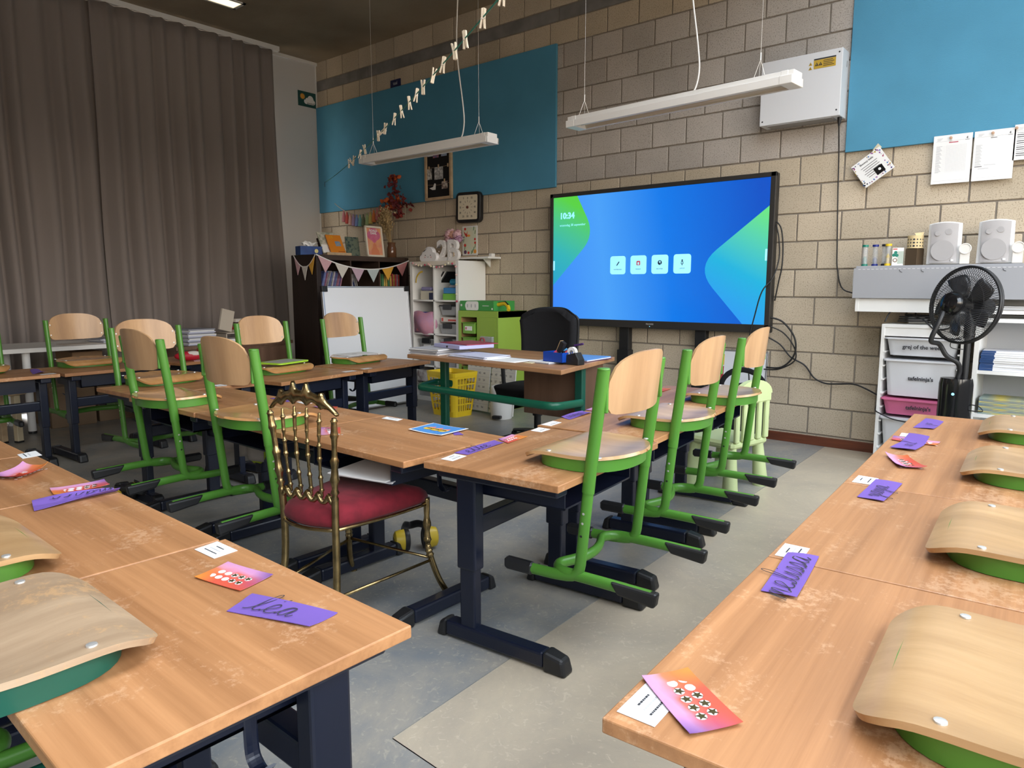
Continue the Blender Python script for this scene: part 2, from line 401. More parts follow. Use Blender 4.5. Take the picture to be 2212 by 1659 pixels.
while XC + .15 * k < RW:
    a = max(XC + .15 * k, 0.0); b = min(XC + .15 * (k + 2), RW)
    if b - a > .03: blocks.append((a, b, zs + .118, CEIL + .006, 18))
    k += 2
def hidden(b):   # wholly behind the boards, the screen, the shelves or right of the frame
    a, c, z0, z1, n = b
    for (x0, x1, u0, u1) in ((.0, 3.56, 2.09, 3.25), (6.10, 9.4, 2.10, 3.25), (3.7, 5.45, .85, 1.9), (7.3, 9.4, -1, 4), (0, 1.35, -1, 1.25), (2.0, 2.7, -1, 1.35), (6.5, 9.4, 0, .85), (4.6, 9.4, 3.3, 4), (6.1, 9.4, 3.0, 4)):
        if a >= x0 - .001 and c <= x1 + .001 and z0 >= u0 and z1 <= u1: return True
    return False
def bdist(b):
    d = math.dist(((b[0] + b[1]) / 2, 0, (b[2] + b[3]) / 2), cam.location); return d / (5.36 / d)
vis = sorted([b for b in blocks if not hidden(b)], key=bdist); BLK_VIS = len(vis)
near, rest = vis[:300], vis[300:] + [b for b in blocks if hidden(b)]
cache = {}
for (a, b, z0, z1, n) in near:
    w, h = round(b - a, 3), round(z1 - z0, 3)
    m_ = M_blk_t if (z1 < 2.10 or n >= 16) else M_blk_g
    if (w, h, m_.name) not in cache:
        o = MB().cbox(-w / 2 + J / 2, w / 2 - J / 2, 0, .05, J / 2, h - J / 2, .003).build('concrete_block', m_, wf); cache[w, h, m_.name] = o.data
    else:
        o = bpy.data.objects.new('concrete_block', cache[w, h, m_.name]); link(o, wf)
    o.location = ((a + b) / 2, random.uniform(-.001, .001), z0)
mb = MB()
for (a, b, z0, z1, n) in rest:
    mb.cur = 0 if (z1 < 2.10 or n >= 16) else 1
    mb.box(a + J / 2, b - J / 2, 0, .05, z0 + J / 2, z1 - J / 2)
o = mb.build('concrete_blocks', [M_blk_t, M_blk_g], wf); o['kind'] = 'stuff'
for (a, b, z0, z1, n) in strip:
    MB().cbox(a + .003, b - .003, .001, .05, z0 + J / 2, z1 - J / 2, .003).build('stone_strip', M_slate, wf)
MB().box(0, RW, .0, .05, -.1, Z0 - J / 2).build('plinth', M_blk_t, wf)
M_bb = wood('baseboard_wood', (.20, .055, .022), (.10, .028, .014), .45, (3, 40, 40))
struct(MB().box(0, RW, -.018, .01, 0, .066).build('baseboard_front', M_bb, bevel=.003))
# --- left wall: white pier, window behind the curtain
M_wallw = mat('white_plaster', (.62, .61, .60), .8, bump=.1, bscale=120)
WL = [(-7.4, -.78)]
mb = MB(); mb.box(-.3, 0, -.78, .3, -.2, CEIL); mb.box(-.3, 0, BW - .3, -7.4, -.2, CEIL); mb.box(-.3, 0, -7.4, -.78, 3.45, CEIL); mb.box(-.3, 0, -7.4, -.78, -.2, .02)
struct(mb.build('wall_left', M_wallw))
M_glass = bpy.data.materials.new('window_glass'); M_glass.use_nodes = True
N = M_glass.node_tree.nodes; Lk = M_glass.node_tree.links; N.remove(N['Principled BSDF'])
tr = N.new('ShaderNodeBsdfTransparent'); gl = N.new('ShaderNodeBsdfGlossy'); gl.inputs['Roughness'].default_value = .02; mxs = N.new('ShaderNodeMixShader'); mxs.inputs[0].default_value = .06
Lk.new(tr.outputs[0], mxs.inputs[1]); Lk.new(gl.outputs[0], mxs.inputs[2]); Lk.new(mxs.outputs[0], N['Material Output'].inputs[0])
def window(name, axis, pos, a, b, z0, z1, nx, nz, inward):
    # frame in wall; axis 'x' wall normal along x
    root = None; t = .05
    mb = MB()
    def bx(u0, u1, w0, w1):
        if axis == 'x': mb.box(pos - .03, pos + .03, u0, u1, w0, w1)
        else: mb.box(u0, u1, pos - .03, pos + .03, w0, w1)
    bx(a, b, z0, z0 + t); bx(a, b, z1 - t, z1); bx(a, a + t, z0, z1); bx(b - t, b, z0, z1)
    for i in range(1, nx): u = a + (b - a) * i / nx; bx(u - t / 2, u + t / 2, z0, z1)
    for i in range(1, nz): w = z0 + (z1 - z0) * i / nz; bx(a, b, w - t / 2, w + t / 2)
    o = struct(mb.build(name, M_blk))
    for i in range(nx):
        for j in range(nz):
            u0, u1 = a + (b - a) * i / nx + t / 2, a + (b - a) * (i + 1) / nx - t / 2; w0, w1 = z0 + (z1 - z0) * j / nz + t / 2, z0 + (z1 - z0) * (j + 1) / nz - t / 2
            q = MB().box(pos - .003, pos + .003, u0, u1, w0, w1) if axis == 'x' else MB().box(u0, u1, pos - .003, pos + .003, w0, w1)
            q.build('pane', M_glass, o)
    return o
window('window_1', 'x', -.15, -7.4, -.78, .02, 3.45, 5, 1, 1)
mb = MB()   # right wall with openings
ys = [BW - .3] + [v for ab in sorted(WIN) for v in ab] + [.3]
for i in range(0, len(ys), 2): mb.box(RW, RW + .3, ys[i], ys[i + 1], -.2, CEIL)
for (a, b) in WIN: mb.box(RW, RW + .3, a, b, -.2, WZ0); mb.box(RW, RW + .3, a, b, WZ1, CEIL)
struct(mb.build('wall_right', M_wallw))
for i, (a, b) in enumerate(WIN): window('window_%d' % (i + 2), 'x', RW + .15, a, b, WZ0, WZ1, 2, 1, -1)
mb = MB(); mb.box(-.3, RW + .3, BW - .3, BW, -.2, CEIL); struct(mb.build('wall_back', M_wallw))
mb = MB(); z = CEIL + RLH - .06
for i in range(5): y = RL[2] + (RL[3] - RL[2]) * i / 4; mb.box(RL[0], RL[1], y - .03, y + .03, z, z + .06)
for x in (RL[0], RL[1] - .05): mb.box(x, x + .05, RL[2], RL[3], z, z + .06)
rl = struct(mb.build('window_5', M_white))
for i in range(4): MB().box(RL[0] + .05, RL[1] - .05, RL[2] + (RL[3] - RL[2]) * i / 4 + .03, RL[2] + (RL[3] - RL[2]) * (i + 1) / 4 - .03, z + .025, z + .033).build('pane', M_glass, rl)
# cornice strips of the left wall
struct(MB().box(0, .03, -7.6, -.0, CEIL - .035, CEIL).build('trim_1', M_white))
struct(MB().box(0, .012, -.014, -.002, .07, CEIL - .035).build('trim_2', M_white))
# --- curtain
def curtain_mat():
    m = bpy.data.materials.new('curtain_cloth'); m.use_nodes = True; N = m.node_tree.nodes; b = N['Principled BSDF']; Lk = m.node_tree.links
    b.inputs['Base Color'].default_value = (.25, .215, .20, 1); b.inputs['Roughness'].default_value = .9; b.inputs['Specular IOR Level'].default_value = .1
    b.inputs['Sheen Weight'].default_value = .15
    t = N.new('ShaderNodeTexCoord'); n = N.new('ShaderNodeTexNoise'); n.inputs['Scale'].default_value = 500; Lk.new(t.outputs['Object'], n.inputs['Vector'])
    bp = N.new('ShaderNodeBump'); bp.inputs['Strength'].default_value = .15; bp.inputs['Distance'].default_value = .002; Lk.new(n.outputs['Fac'], bp.inputs['Height']); Lk.new(bp.outputs[0], b.inputs['Normal'])
    return m
M_curt = curtain_mat()
def curtain(y0, y1, label, seed, xo=.20):
    rnd = random.Random(seed); z0, z1 = .035, CEIL - .056
    folds = []; y = y0
    while y > y1 + .005:
        w = min(rnd.uniform(.13, .24), max(y - y1, .02)); folds.append((y, w, rnd.uniform(.045, .095), rnd.uniform(-.3, .3))); y -= w
    NZ = 26; rows = []
    for k in range(NZ + 1):
        t = k / NZ; z = z1 + (z0 - z1) * t; row = []
        for (yy, w, amp, skew) in folds:
            for j in range(8):
                s = j / 8
                a = amp * (0.42 + .58 * min(1, t * 1.8))
                prof = math.sin(2 * PI * s) * .75 + math.sin(4 * PI * s + skew * 4) * .16 * (1 - .4 * t) + .25 * math.sin(2 * PI * s * 3 + seed) * max(0, .16 - t) * 3
                yo = .018 * math.sin(2.3 * t * PI + yy * 5) * t
                flare = .06 * t * t * (1 if yy > y0 - .35 else 0) * (1 - (y0 - yy) / .4 if yy > y0 - .4 else 0)
                row.append((xo + a * prof + .012 * math.sin(yy * 3 + t * 4), yy - w * s + yo + flare, z + .012 * math.sin(2 * PI * s) * (1 if k == NZ else 0)))
        rows.append(row)
    c = MB().sheet(rows, .004).build('curtain', M_curt, smooth='all'); tag(c, label, 'curtain', 'grey curtains')
    return c
curtain(-.70, -2.58, 'right-hand grey curtain panel, nearest the white wall strip in the corner', 3)
curtain(-2.42, -5.2, 'left-hand grey curtain panel, hanging behind the white side table', 11, .155)
curtain(-5.22, -7.4, 'grey curtain panel out at the far end of the rail', 5)
tag(MB().box(.165, .215, -7.5, -.62, CEIL - .052, CEIL - .002).build('curtain_rail', M_white), 'thin white curtain rail under the concrete ceiling', 'curtain rail')
# ================================================================== PUPIL DESKS AND SCHOOL CHAIRS
DW, DD, DT = .688, .50, .60
def make_desk():
    r = empty('pupil_desk')
    top = MB().box(-DW / 2, DW / 2, -DD / 2, DD / 2, DT - .022, DT).build('tabletop', M_desk, r, bevel=.0025)
    for sxx in (-1, 1):
        x = sxx * (DW / 2 - .075)
        lg = MB(); lg.box(x - .024, x + .024, .085, .16, .25, DT - .03); lg.box(x - .019, x + .019, .092, .153, .03, .27)
        lg.box(x - .03, x + .03, -.22, .23, DT - .055, DT - .023)
        lo = lg.build('leg', M_navy, r, bevel=.006)
        ft = MB(); ft.box(x - .026, x + .026, -.17, .21, .008, .058); fo = ft.build('foot', M_navy, r, bevel=.008)
        for (a, b) in ((-.25, -.17), (.21, .25)):
            cp = MB(); c = .07 if a < 0 else .06
            n = a if a < 0 else b; f = b if a < 0 else a
            cp.add([(x - .029, f, 0), (x + .029, f, 0), (x - .029, n, 0), (x + .029, n, 0), (x - .029, f, .064), (x + .029, f, .064), (x - .024, n + (.012 if a < 0 else -.012), .05), (x + .024, n + (.012 if a < 0 else -.012), .05)],
                   [(0, 1, 3, 2), (4, 6, 7, 5), (0, 4, 5, 1), (2, 3, 7, 6), (0, 2, 6, 4), (1, 5, 7, 3)])
            cp.build('end_cap', M_blk, fo, bevel=.01)
    MB().box(-DW / 2 + .09, DW / 2 - .09, .10, .15, .36, .42).build('crossbar', M_navy, r, bevel=.006)
    t = MB(); x0, x1 = -DW / 2 + .12, DW / 2 - .12
    t.box(x0, x1, -.20, .17, .488, .494); t.box(x0, x1, .164, .17, .488, DT - .024); t.box(x0, x0 + .006, -.20, .17, .488, DT - .024); t.box(x1 - .006, x1, -.20, .17, .488, DT - .024)
    t.build('book_tray', M_navy, r)
    h = MB(); hp = [(0, 0, .56), (0, 0, .46), (.012, 0, .435), (.035, 0, .428), (.055, 0, .445)]
    h.tube([(DW / 2 - .12 + a, .02, c) for a, b, c in smooth_path(hp, 4)], .012, 8, flat=(.25, 1), up=(1, 0, .5)); h.build('bag_hook', M_navy, r)
    return r
DESK0 = make_desk()
DESKS = {}
def desk(key, x, y, rz, label, group, sx_=1.0):
    o = DESK0 if not DESKS else copy_tree(DESK0)
    o.location = (x, y, 0); o.rotation_euler = (0, 0, R(rz)); o.scale = (sx_, 1, 1)
    tag(o, label, 'desk', group); DESKS[key] = o; return o
GD = 'pupil desks with beech tops'
def corner_desk(key, nx, ny, rz, label, sx_=1.0):
    # by the corner at local (-DW/2, +DD/2) for rz about 90: near-left corner seen from the camera
    c, s = math.cos(R(rz)), math.sin(R(rz)); lx, ly = DW / 2, -DD / 2
    desk(key, nx + c * lx - s * ly, ny + s * lx + c * ly, rz, label, GD, sx_)
rr = 93.27; st = (7.089, -4.631)
for i, lab in enumerate(('scratched beech desk at bottom right, nearest the camera, a star card on its corner', 'beech desk, second from the bottom right corner in the right-hand row',
                         'beech desk, third from the bottom right corner in the right-hand row', 'beech desk at the far end of the right-hand row, in front of the black fan')):
    d = .692 * i; corner_desk('R%d' % (i + 1), st[0] - d * math.sin(R(3.27)), st[1] + d * math.cos(R(3.27)), rr, lab)
corner_desk('B1', 5.915, -3.845, 95, 'beech desk nearest the camera in the middle row, right of the gold chair')
corner_desk('B2', 5.825, -3.14, 96, 'beech desk in the middle row, second of three towards the big screen')
corner_desk('B3', 5.745, -2.43, 96.5, 'beech desk nearest the big screen, third of the middle row')
for i, lab in enumerate(('beech desk furthest left of the three in the cross row', 'middle beech desk of the cross row, a yellow-green pouch hanging below it', 'beech desk with the blue photo card, right behind the gold chair')):
    desk('A%d' % (i + 1), 3.805 + DW / 2 + .69 * i, -3.637, -.5, lab, GD)
desk('C2', 3.54, -3.50, -88, 'beech desk whose corner points left, under the chair left of the centre', GD)
desk('C3', 3.590, -2.775, -81, 'beech desk with the lime-edged tablet on its seat, behind the gold chair', GD)
desk('C4', 3.470, -2.045, -81, 'beech desk at the end of the left row, in front of the leaning white board', GD)
desk('D0', 2.185, -4.093, -90, 'beech desk at the left edge of the picture with a purple name strip', GD)
desk('D1', 2.185, -3.398, -87, 'beech desk in front of the white side table at the curtain', GD)
desk('D2', 2.08, -2.655, -80, 'beech desk carrying the red pencil case, near the curtain', GD)
for i, lab in enumerate(('big worn beech desk at bottom left, nearest the camera', 'beech desk second from the bottom left corner, with the folded name strip at its edge', 'beech desk third from the bottom left corner, at the left picture edge', 'beech desk furthest along the bottom left row')):
    desk('L%d' % (i + 1), 6.711 - .623 * (i + .5), -4.862, -1.0, lab, GD, .898)

def outline_w(v, W2, rf, rr_):
    # half width of the seat along v in 0(rear)..1(front)
    return W2
def seat_grid(top, nx=22, ny=26):
    W2, y0, y1 = .19, -.075, .262; rows = []
    for i in range(ny + 1):
        v = i / ny; vv = .5 - .5 * math.cos(PI * v); y = y0 + (y1 - y0) * vv
        # rear: big ellipse, front: rounded corners
        hw = W2 * (1 - .04 * (1 - vv))
        dr = (y - y0) / .17; df = (y1 - y) / .055
        if dr < 1: hw *= max(.02, (1 - (1 - dr) ** 2.6)) ** (1 / 2.0)
        if df < 1: hw -= .055 * (1 - math.sqrt(max(0, 1 - (1 - df) ** 2)))
        row = []
        for j in range(nx + 1):
            u = -1 + 2 * j / nx; x = hw * u
            dish = -.010 * (1 - u ** 4) * math.exp(-((y - .06) / .10) ** 2)
            fr = max(0, (y - .19) / .072); drop = -.026 * fr ** 2.0
            rise = .003 * math.exp(-((y - .165) / .045) ** 2) * (1 - .5 * u * u)
            row.append((x, y, .398 + dish + drop + rise + .004 * max(0, -y / .08)))
        rows.append(row)
    return rows
def make_chair(mseat, mframe, mback, name='school_chair'):
    r = empty(name)
    g = seat_grid(True)
    s = MB().sheet([row[::-1] for row in g], .010).build('seat', mseat, r, smooth=True)
    for (x, y) in ((.165, .165), (-.165, .165), (.165, -.01), (-.165, -.01)):
        MB().lathe([(.008, 0), (.0075, .0025), (.004, .0032)], 10).build('screw', M_steel, s, smooth=True, loc=(x, y, .3985))
    # band below the seat
    pts = []
    for i in range(40):
        a = 2 * PI * i / 40; cx, sy = math.cos(a), math.sin(a)
        e = 3.2 if sy > 0 else 2.2
        x = .181 * math.copysign(abs(cx) ** (2 / e), cx); y = .075 + (.158 if sy > 0 else .135) * math.copysign(abs(sy) ** (2 / e), sy)
        pts.append((x, y))
    mb = MB(); n = len(pts); vs = []
    for (x, y) in pts:
        k = .966
        vs += [(x, y, .351), (x, y, .389), (x * k, .075 + (y - .075) * k, .389), (x * k, .075 + (y - .075) * k, .351)]
    fs = []
    for i in range(n):
        a, b = 4 * i, 4 * ((i + 1) % n)
        for q in range(4): fs.append((a + q, b + q, b + (q + 1) % 4, a + (q + 1) % 4))
    mb.add(vs, fs); mb.build('seat_frame', mframe, r, smooth=True)
    bk = []
    NXb, NZb = 20, 12
    for i in range(NZb + 1):
        t = i / NZb; row = []
        for j in range(NXb + 1):
            u = -1 + 2 * j / NXb
            hw = .182
            zt = .712 - .052 * abs(u) ** 3.2; zb = .527 + .006 * u * u
            # rounded lower and upper corners
            cu = max(0, (abs(u) - .8) / .2)
            zt -= .030 * (1 - math.sqrt(max(0, 1 - cu * cu))); zb += .026 * (1 - math.sqrt(max(0, 1 - cu * cu)))
            z = zb + (zt - zb) * t
            y = -.020 - .11 * (z - .37) - .042 * (1 - u * u)
            row.append((hw * u, y, z))
        bk.append(row)
    b = MB().sheet([row for row in bk], -.009).build('backrest', mback, r, smooth=True)
    for sxx in (-1, 1):
        for z in (.565, .635):
            y = -.012 - .11 * (z - .37)
            MB().lathe([(.006, 0), (.0055, .002), (.003, .0028)], 8).build('screw', M_steel, b, smooth=True, loc=(sxx * .168, y - .006, z), rot=(R(-90), 0, 0))
    for sxx in (-1, 1):
        x = sxx * .198
        line = [(x, -.038, .668), (x, 0, .37), (x, .024, .13), (x, .034, .03), (x, .12, .022), (x, .285, .018)]
        path = fillet(line, [.05, .02, .13, .02], 5)
        up_ = [q for q in path if q[2] >= .33]; lo_ = [q for q in path if q[2] < .37]
        mb = MB(); zc = Vector((x, .008, .30))
        mb.tube([Vector((x, -.038, .668)), Vector((x, 0, .37)), Vector((x, .0072, .298))], .0195, 14, flat=(1.0, .80), up=(0, 1, 0))
        po = mb.build('post', mframe, r, smooth=True)
        mb = MB(); mb.tube([Vector((x, .006, .31))] + lo_, .0175, 14, flat=(1.0, .78), up=(0, .8, .6)); lg = mb.build('leg', mframe, r, smooth=True)
        MB().lathe([(.018, 0), (.016, .004), (.006, .005)], 12).build('post_cap', mframe, po, smooth=True, loc=(x, -.0385, .667))
        for k, z in enumerate((.235, .205, .165)):
            MB().lathe([(.0055, 0), (.005, .002), (.002, .003)], 8).build('screw', M_steel if k < 2 else M_blk, lg, smooth=True, loc=(x + sxx * .011, .0145 + (.235 - z) * .1, z), rot=(0, sxx * R(90), 0))
        mb = MB(); mb.cbox(x - .016, x + .016, .195, .305, .0, .040, .009); mb.build('foot_cap', M_blk, r, smooth=True)
        # bracket of the back rest
        mb = MB(); mb.box(x - sxx * .006 - .006, x - sxx * .006 + .006, -.05, -.028, .54, .655, Matrix.Translation((0, 0, 0))); mb.build('back_bracket', mframe, po, bevel=.004)
        mb = MB(); c = [(.018, .0), (-.02, .0), (-.02, .045), (.018, .045)]
        mb.add([(x - .018, -.100, .012), (x + .018, -.100, .012), (x - .018, -.215, .0), (x + .018, -.215, .0), (x - .018, -.075, .048), (x + .018, -.075, .048), (x - .016, -.222, .044), (x + .016, -.222, .044)],
               [(0, 1, 3, 2), (4, 6, 7, 5), (0, 4, 5, 1), (2, 3, 7, 6), (0, 2, 6, 4), (1, 5, 7, 3)]); mb.build('foot_cap', M_blk, r, bevel=.008)
    U = [(.198, -.20, .030), (.198, -.02, .034), (.196, .105, .034), (.150, .142, .034), (.07, .105, .034), (0, .092, .034)]
    full = fillet(U + [(-x, y, z) for x, y, z in U[-2::-1]], .05, 4)
    MB().tube(full, .0178, 14, flat=(1.0, .78), up=(0, 0, 1)).build('runner', mframe, r, smooth=True)
    return r
CH_G = make_chair(M_ply, M_green, M_plyb); CH_O = None; CH_T = None
used = set()
def chair(proto, d, dx, label, dy=-.272, drz=0.0, dz=0.0):
    dk = DESKS[d]; o = proto if proto.name not in used else copy_tree(proto)
    used.add(proto.name)
    c, s = math.cos(dk.rotation_euler.z), math.sin(dk.rotation_euler.z)
    o.location = (dk.location.x + c * dx - s * dy, dk.location.y + s * dx + c * dy, .2505 + dz); o.rotation_euler = (0, 0, dk.rotation_euler.z + R(drz))
    tag(o, label, 'chair', 'green framed school chairs hung on the desks'); return o
chair(CH_G, 'B1', 0, 'green framed plywood chair hung on the nearest middle desk, in front of the big screen')
chair(CH_G, 'B2', 0, 'green framed plywood chair, middle one of the three hung below the screen')
chair(CH_G, 'B3', 0, 'green framed plywood chair furthest right of the three below the screen')
CH_O = make_chair(M_plyo, M_green, M_plyb); 
chair(CH_O, 'A1', .0, 'green framed chair seen from behind, left of the gold chair and further away', -.275)
chair(CH_O, 'A2', .085, 'green framed chair seen from behind, directly left of the gold chair', -.275)
chair(CH_O, 'C2', 0.02, 'green framed chair facing the camera behind the chair at the left, glossy orange seat', -.282, 3)
chair(CH_O, 'C3', 0, 'green framed chair with a lime-edged tablet on its seat')
chair(CH_O, 'C4', 0, 'green framed chair with a white sheet on its seat, before the leaning white board')
chair(CH_O, 'D1', 0.03, 'green framed chair in front of the curtain and white side table, at left')
chair(CH_O, 'D0', 0.03, 'green framed chair cut by the left picture edge')
for i, lab in enumerate(('chair with a big glossy plywood seat at bottom right, nearest the camera', 'chair whose plywood seat lies on the second desk from bottom right', 'chair whose plywood seat lies on the third desk from bottom right', 'chair whose plywood seat lies on the desk before the black fan')):
    chair(CH_G, 'R%d' % (i + 1), -.02 if i < 2 else .03, lab)
CH_T = make_chair(M_plyw, M_teal, M_plyb)
chair(CH_T, 'L1', -.075, 'chair with a worn grey plywood seat on a teal band, at bottom left', -.315)
chair(CH_G, 'L2', .06, 'chair with a pale plywood seat cut by the left edge, above the worn grey seat', -.285)
# ================================================================== THINGS ON THE FRONT WALL
# --- blue pin boards
tag(MB().box(.014, 3.602, -.024, -.001, 2.05, 3.286).build('pin_board', M_blue, bevel=.003), 'large pale-blue pin board at left behind the hanging lamp', 'pin board', 'blue pin boards')
tag(MB().box(6.067, 8.53, -.024, -.001, 2.066, 3.286).build('pin_board', M_blue, bevel=.003), 'bright blue pin board cut by the top right corner of the picture', 'pin board', 'blue pin boards')
M_hole = mat('pin_hole', (.02, .05, .08), .9)
# --- small signs
M_dblue = mat('sign_navy', (.012, .018, .085), .5)
s = tag(MB().box(1.362, 1.52, -.012, -.002, 3.287, 3.366).build('word_sign', M_dblue), 'tiny navy sign reading taal on top of the left pin board', 'sign')
text('lettering', 'taal', .05, mat('sign_grey', (.45, .47, .5), .6), s, (1.441, -.0125, 3.328), WALLROT)
M_dteal = mat('sign_teal', (.008, .075, .07), .6)
s = tag(MB().box(.0, .006, -.262, -.018, 3.281, 3.452).build('weather_card', M_dteal), 'dark teal card with sun and white cloud reading avond on the white wall strip', 'sign')
def yz(pts, x, th, name, m, parent):   # flat drawing on the left wall (pts in (y, z))
    M = Matrix(((0, 0, 1, x), (1, 0, 0, 0), (0, 1, 0, 0), (0, 0, 0, 1)))
    return MB().prism(pts, 0, th, M).build(name, m, parent)
def blob(cs, cx, cy, n=8):
    out = []
    for (x, y, r, a0, a1) in cs:
        for i in range(n + 1): a = R(a0 + (a1 - a0) * i / n); out.append((cx + x + r * math.cos(a), cy + y + r * math.sin(a)))
    return out
CLOUD = [(.045, -.02, .03, -90, 70), (.012, .012, .04, 10, 160), (-.03, -.005, .028, 60, 200), (-.05, -.022, .028, 120, 270)]
yz([(-.202 + .036 * math.cos(a) * (1 if i % 2 else .72), 3.392 + .036 * math.sin(a) * (1 if i % 2 else .72)) for i, a in enumerate([2 * PI * k / 24 for k in range(24)])], .006, .001, 'sun', mat('sun_orange', (.75, .36, .05), .7), s)
yz(blob(CLOUD, -.105, 3.362), .007, .001, 'cloud', M_paper, s)
text('lettering', 'avond', .042, M_ink, s, (.0084, -.092, 3.325), (R(90), 0, R(90)))
# --- air unit with sticker
u = empty('wall_unit', (0, 0, 0), 0, 'white metal cabinet high on the block wall with a yellow warning sticker', 'wall cabinet')
MB().box(5.509, 6.052, -.15, -.001, 2.292, 2.725).build('casing', mat('unit_white', (.70, .71, .73), .45), u, bevel=.004)
MB().box(5.56, 6.0, -.145, -.02, 2.284, 2.2925).build('vent_plate', mat('unit_grey', (.30, .29, .28), .5), u)
M_yel = mat('sticker_yellow', (.52, .34, .03), .6)
MB().box(5.868, 6.01, -.152, -.15, 2.617, 2.672).build('warning_sticker', M_yel, u)
MB().box(5.868, 6.01, -.152, -.15, 2.674, 2.682).build('sticker_header', M_ink, u)
for i in range(4): MB().box(5.93, 6.0 - .01 * (i % 2), -.1526, -.152, 2.628 + .011 * i, 2.632 + .011 * i).build('sticker_line', M_ink, u)
for (x, z) in ((5.846, 2.654), (5.846, 2.626), (5.888, 2.645), (5.912, 2.645)):
    MB().prism([(x - .012, z - .01), (x + .012, z - .01), (x, z + .012)], 0, .0012, XZ(-.1522 if x > 5.86 else -.15)).build('warning_triangle', M_yel if x < 5.86 else M_ink, u)
    MB().prism([(x - .002, z - .006), (x + .002, z - .006), (x, z + .006)], 0, .0006, XZ(-.1535)).build('triangle_mark', M_ink if x < 5.86 else M_yel, u)
for (x, z) in ((6.03, 2.70), (6.03, 2.33), (5.53, 2.32)): MB().lathe([(.006, 0), (.005, .002), (.002, .003)], 8, Matrix.Translation((x, -.15, z)) @ Matrix.Rotation(R(90), 4, 'X')).build('screw', M_blk, u)
MB().box(6.0515, 6.053, -.05, -.045, 2.62, 2.66).build('side_slot', M_ink, u)
c = [(6.035, -.085, 2.30), (6.034, -.085, 2.25), (6.030, -.05, 2.15), (6.030, -.03, 2.05), (6.040, -.028, 1.756), (6.054, -.028, 1.44), (6.064, -.028, 1.28), (6.10, -.03, 1.15), (6.17, -.035, 1.112), (6.24, -.05, 1.11)]
cd_ = tag(MB().tube(smooth_path(c, 6), .0045, 8).build('power_cord', M_blk, smooth='all'), 'black power cord hanging from the white wall cabinet', 'cord')
MB().tube([(6.035, -.085, 2.295), (6.035, -.085, 2.27), (6.034, -.083, 2.235)], [.014, .013, .006], 10).build('plug', M_blk, cd_, smooth=True)
# --- interactive screen
tv = empty('interactive_screen', (0, 0, 0), 0, 'huge wide interactive screen with a blue home page reading 10:34', 'screen')
X0, X1, Z0_, Z1_ = 3.622, 5.642, .812, 1.972; TY = -.115
MB().box(X0, X1, TY, -.045, Z0_, Z1_).build('housing', M_blk, tv, bevel=.012)
fr = MB(); t = .022
fr.box(X0, X1, TY - .012, TY + .01, Z1_ - .034, Z1_); fr.box(X0, X1, TY - .012, TY + .01, Z0_, Z0_ + .062); fr.box(X0, X0 + .034, TY - .012, TY + .01, Z0_, Z1_); fr.box(X1 - .04, X1, TY - .012, TY + .01, Z0_, Z1_)
fr.build('bezel', mat('bezel_dark', (.03, .028, .026), .35), tv, bevel=.004)
SX0, SX1, SZ0, SZ1 = X0 + .034, X1 - .04, Z0_ + .062, Z1_ - .034; SW, SH = SX1 - SX0, SZ1 - SZ0
def screen_mat(name, stops, ang, strength=.95, sc=.5):
    # gradient along a direction in screen coordinates (object coords in 0..1)
    m = bpy.data.materials.new(name); m.use_nodes = True; N = m.node_tree.nodes; Lk = m.node_tree.links
    b = N['Principled BSDF']; b.inputs['Base Color'].default_value = (0.004, .004, .005, 1); b.inputs['Roughness'].default_value = .3
    t = N.new('ShaderNodeTexCoord'); v = N.new('ShaderNodeVectorMath'); v.operation = 'DOT_PRODUCT'; v.inputs[1].default_value = (math.cos(R(ang)) * sc, math.sin(R(ang)) * sc, 0)
    Lk.new(t.outputs['Object'], v.inputs[0]); r = N.new('ShaderNodeValToRGB'); Lk.new(v.outputs['Value'], r.inputs[0])
    els = r.color_ramp.elements
    for i, (p, c) in enumerate(stops):
        q = els[i] if i < 2 else els.new(p)
        q.position = p; q.color = (*c, 1)
    els_sorted = sorted(stops)
    Lk.new(r.outputs[0], b.inputs['Emission Color']); b.inputs['Emission Strength'].default_value = strength
    return m
def scr(name, poly, m, lay, par=tv):
    # polygon in metres from the screen's lower left corner, object coords = screen coords
    o = MB().prism(poly, 0, .0006).build(name, m, par, loc=(SX0, TY - .0008 * lay - .0002, SZ0), rot=WALLROT); return o
MB().box(SX0 - .004, SX1 + .004, TY + .0, TY + .012, SZ0 - .004, SZ1 + .004).build('panel_back', M_blks, tv)
S_bg = screen_mat('screen_blue', [(0.0, srgb(60, 140, 255)), (1.0, srgb(5, 85, 205)), (.6, srgb(10, 125, 240)), (.3, srgb(75, 165, 255))], 8)
S_gr = screen_mat('screen_green', [(0.0, srgb(20, 150, 230)), (1.0, srgb(95, 215, 60)), (.45, srgb(50, 185, 190)), (.8, srgb(90, 215, 70))], 62, sc=.82)
S_rt = screen_mat('screen_cyan', [(0.0, srgb(60, 140, 255)), (1.0, srgb(110, 235, 140)), (.45, srgb(50, 150, 255)), (.72, srgb(30, 185, 230))], 62, sc=.62)
scr('wallpaper', [(0, 0), (SW, 0), (SW, SH), (0, SH)], S_bg, 1)
scr('green_shape', [Vector(q).xy for q in fillet([(0, SH, 0), (.255 * SW / 1.95, SH, 0), (.44, SH - .34, 0), (.0, SH - .75 - .02, 0)], [.001, .17], 8)], S_gr, 2)
scr('cyan_shape', [Vector(q).xy for q in fillet([(SW, SH - .20, 0), (SW - .565, .43, 0), (SW - .17, 0, 0), (SW, 0, 0)], [.22, .001], 8)], S_rt, 2)
S_txt = mat('screen_text', srgb(150, 235, 255), .4, emit=.8)
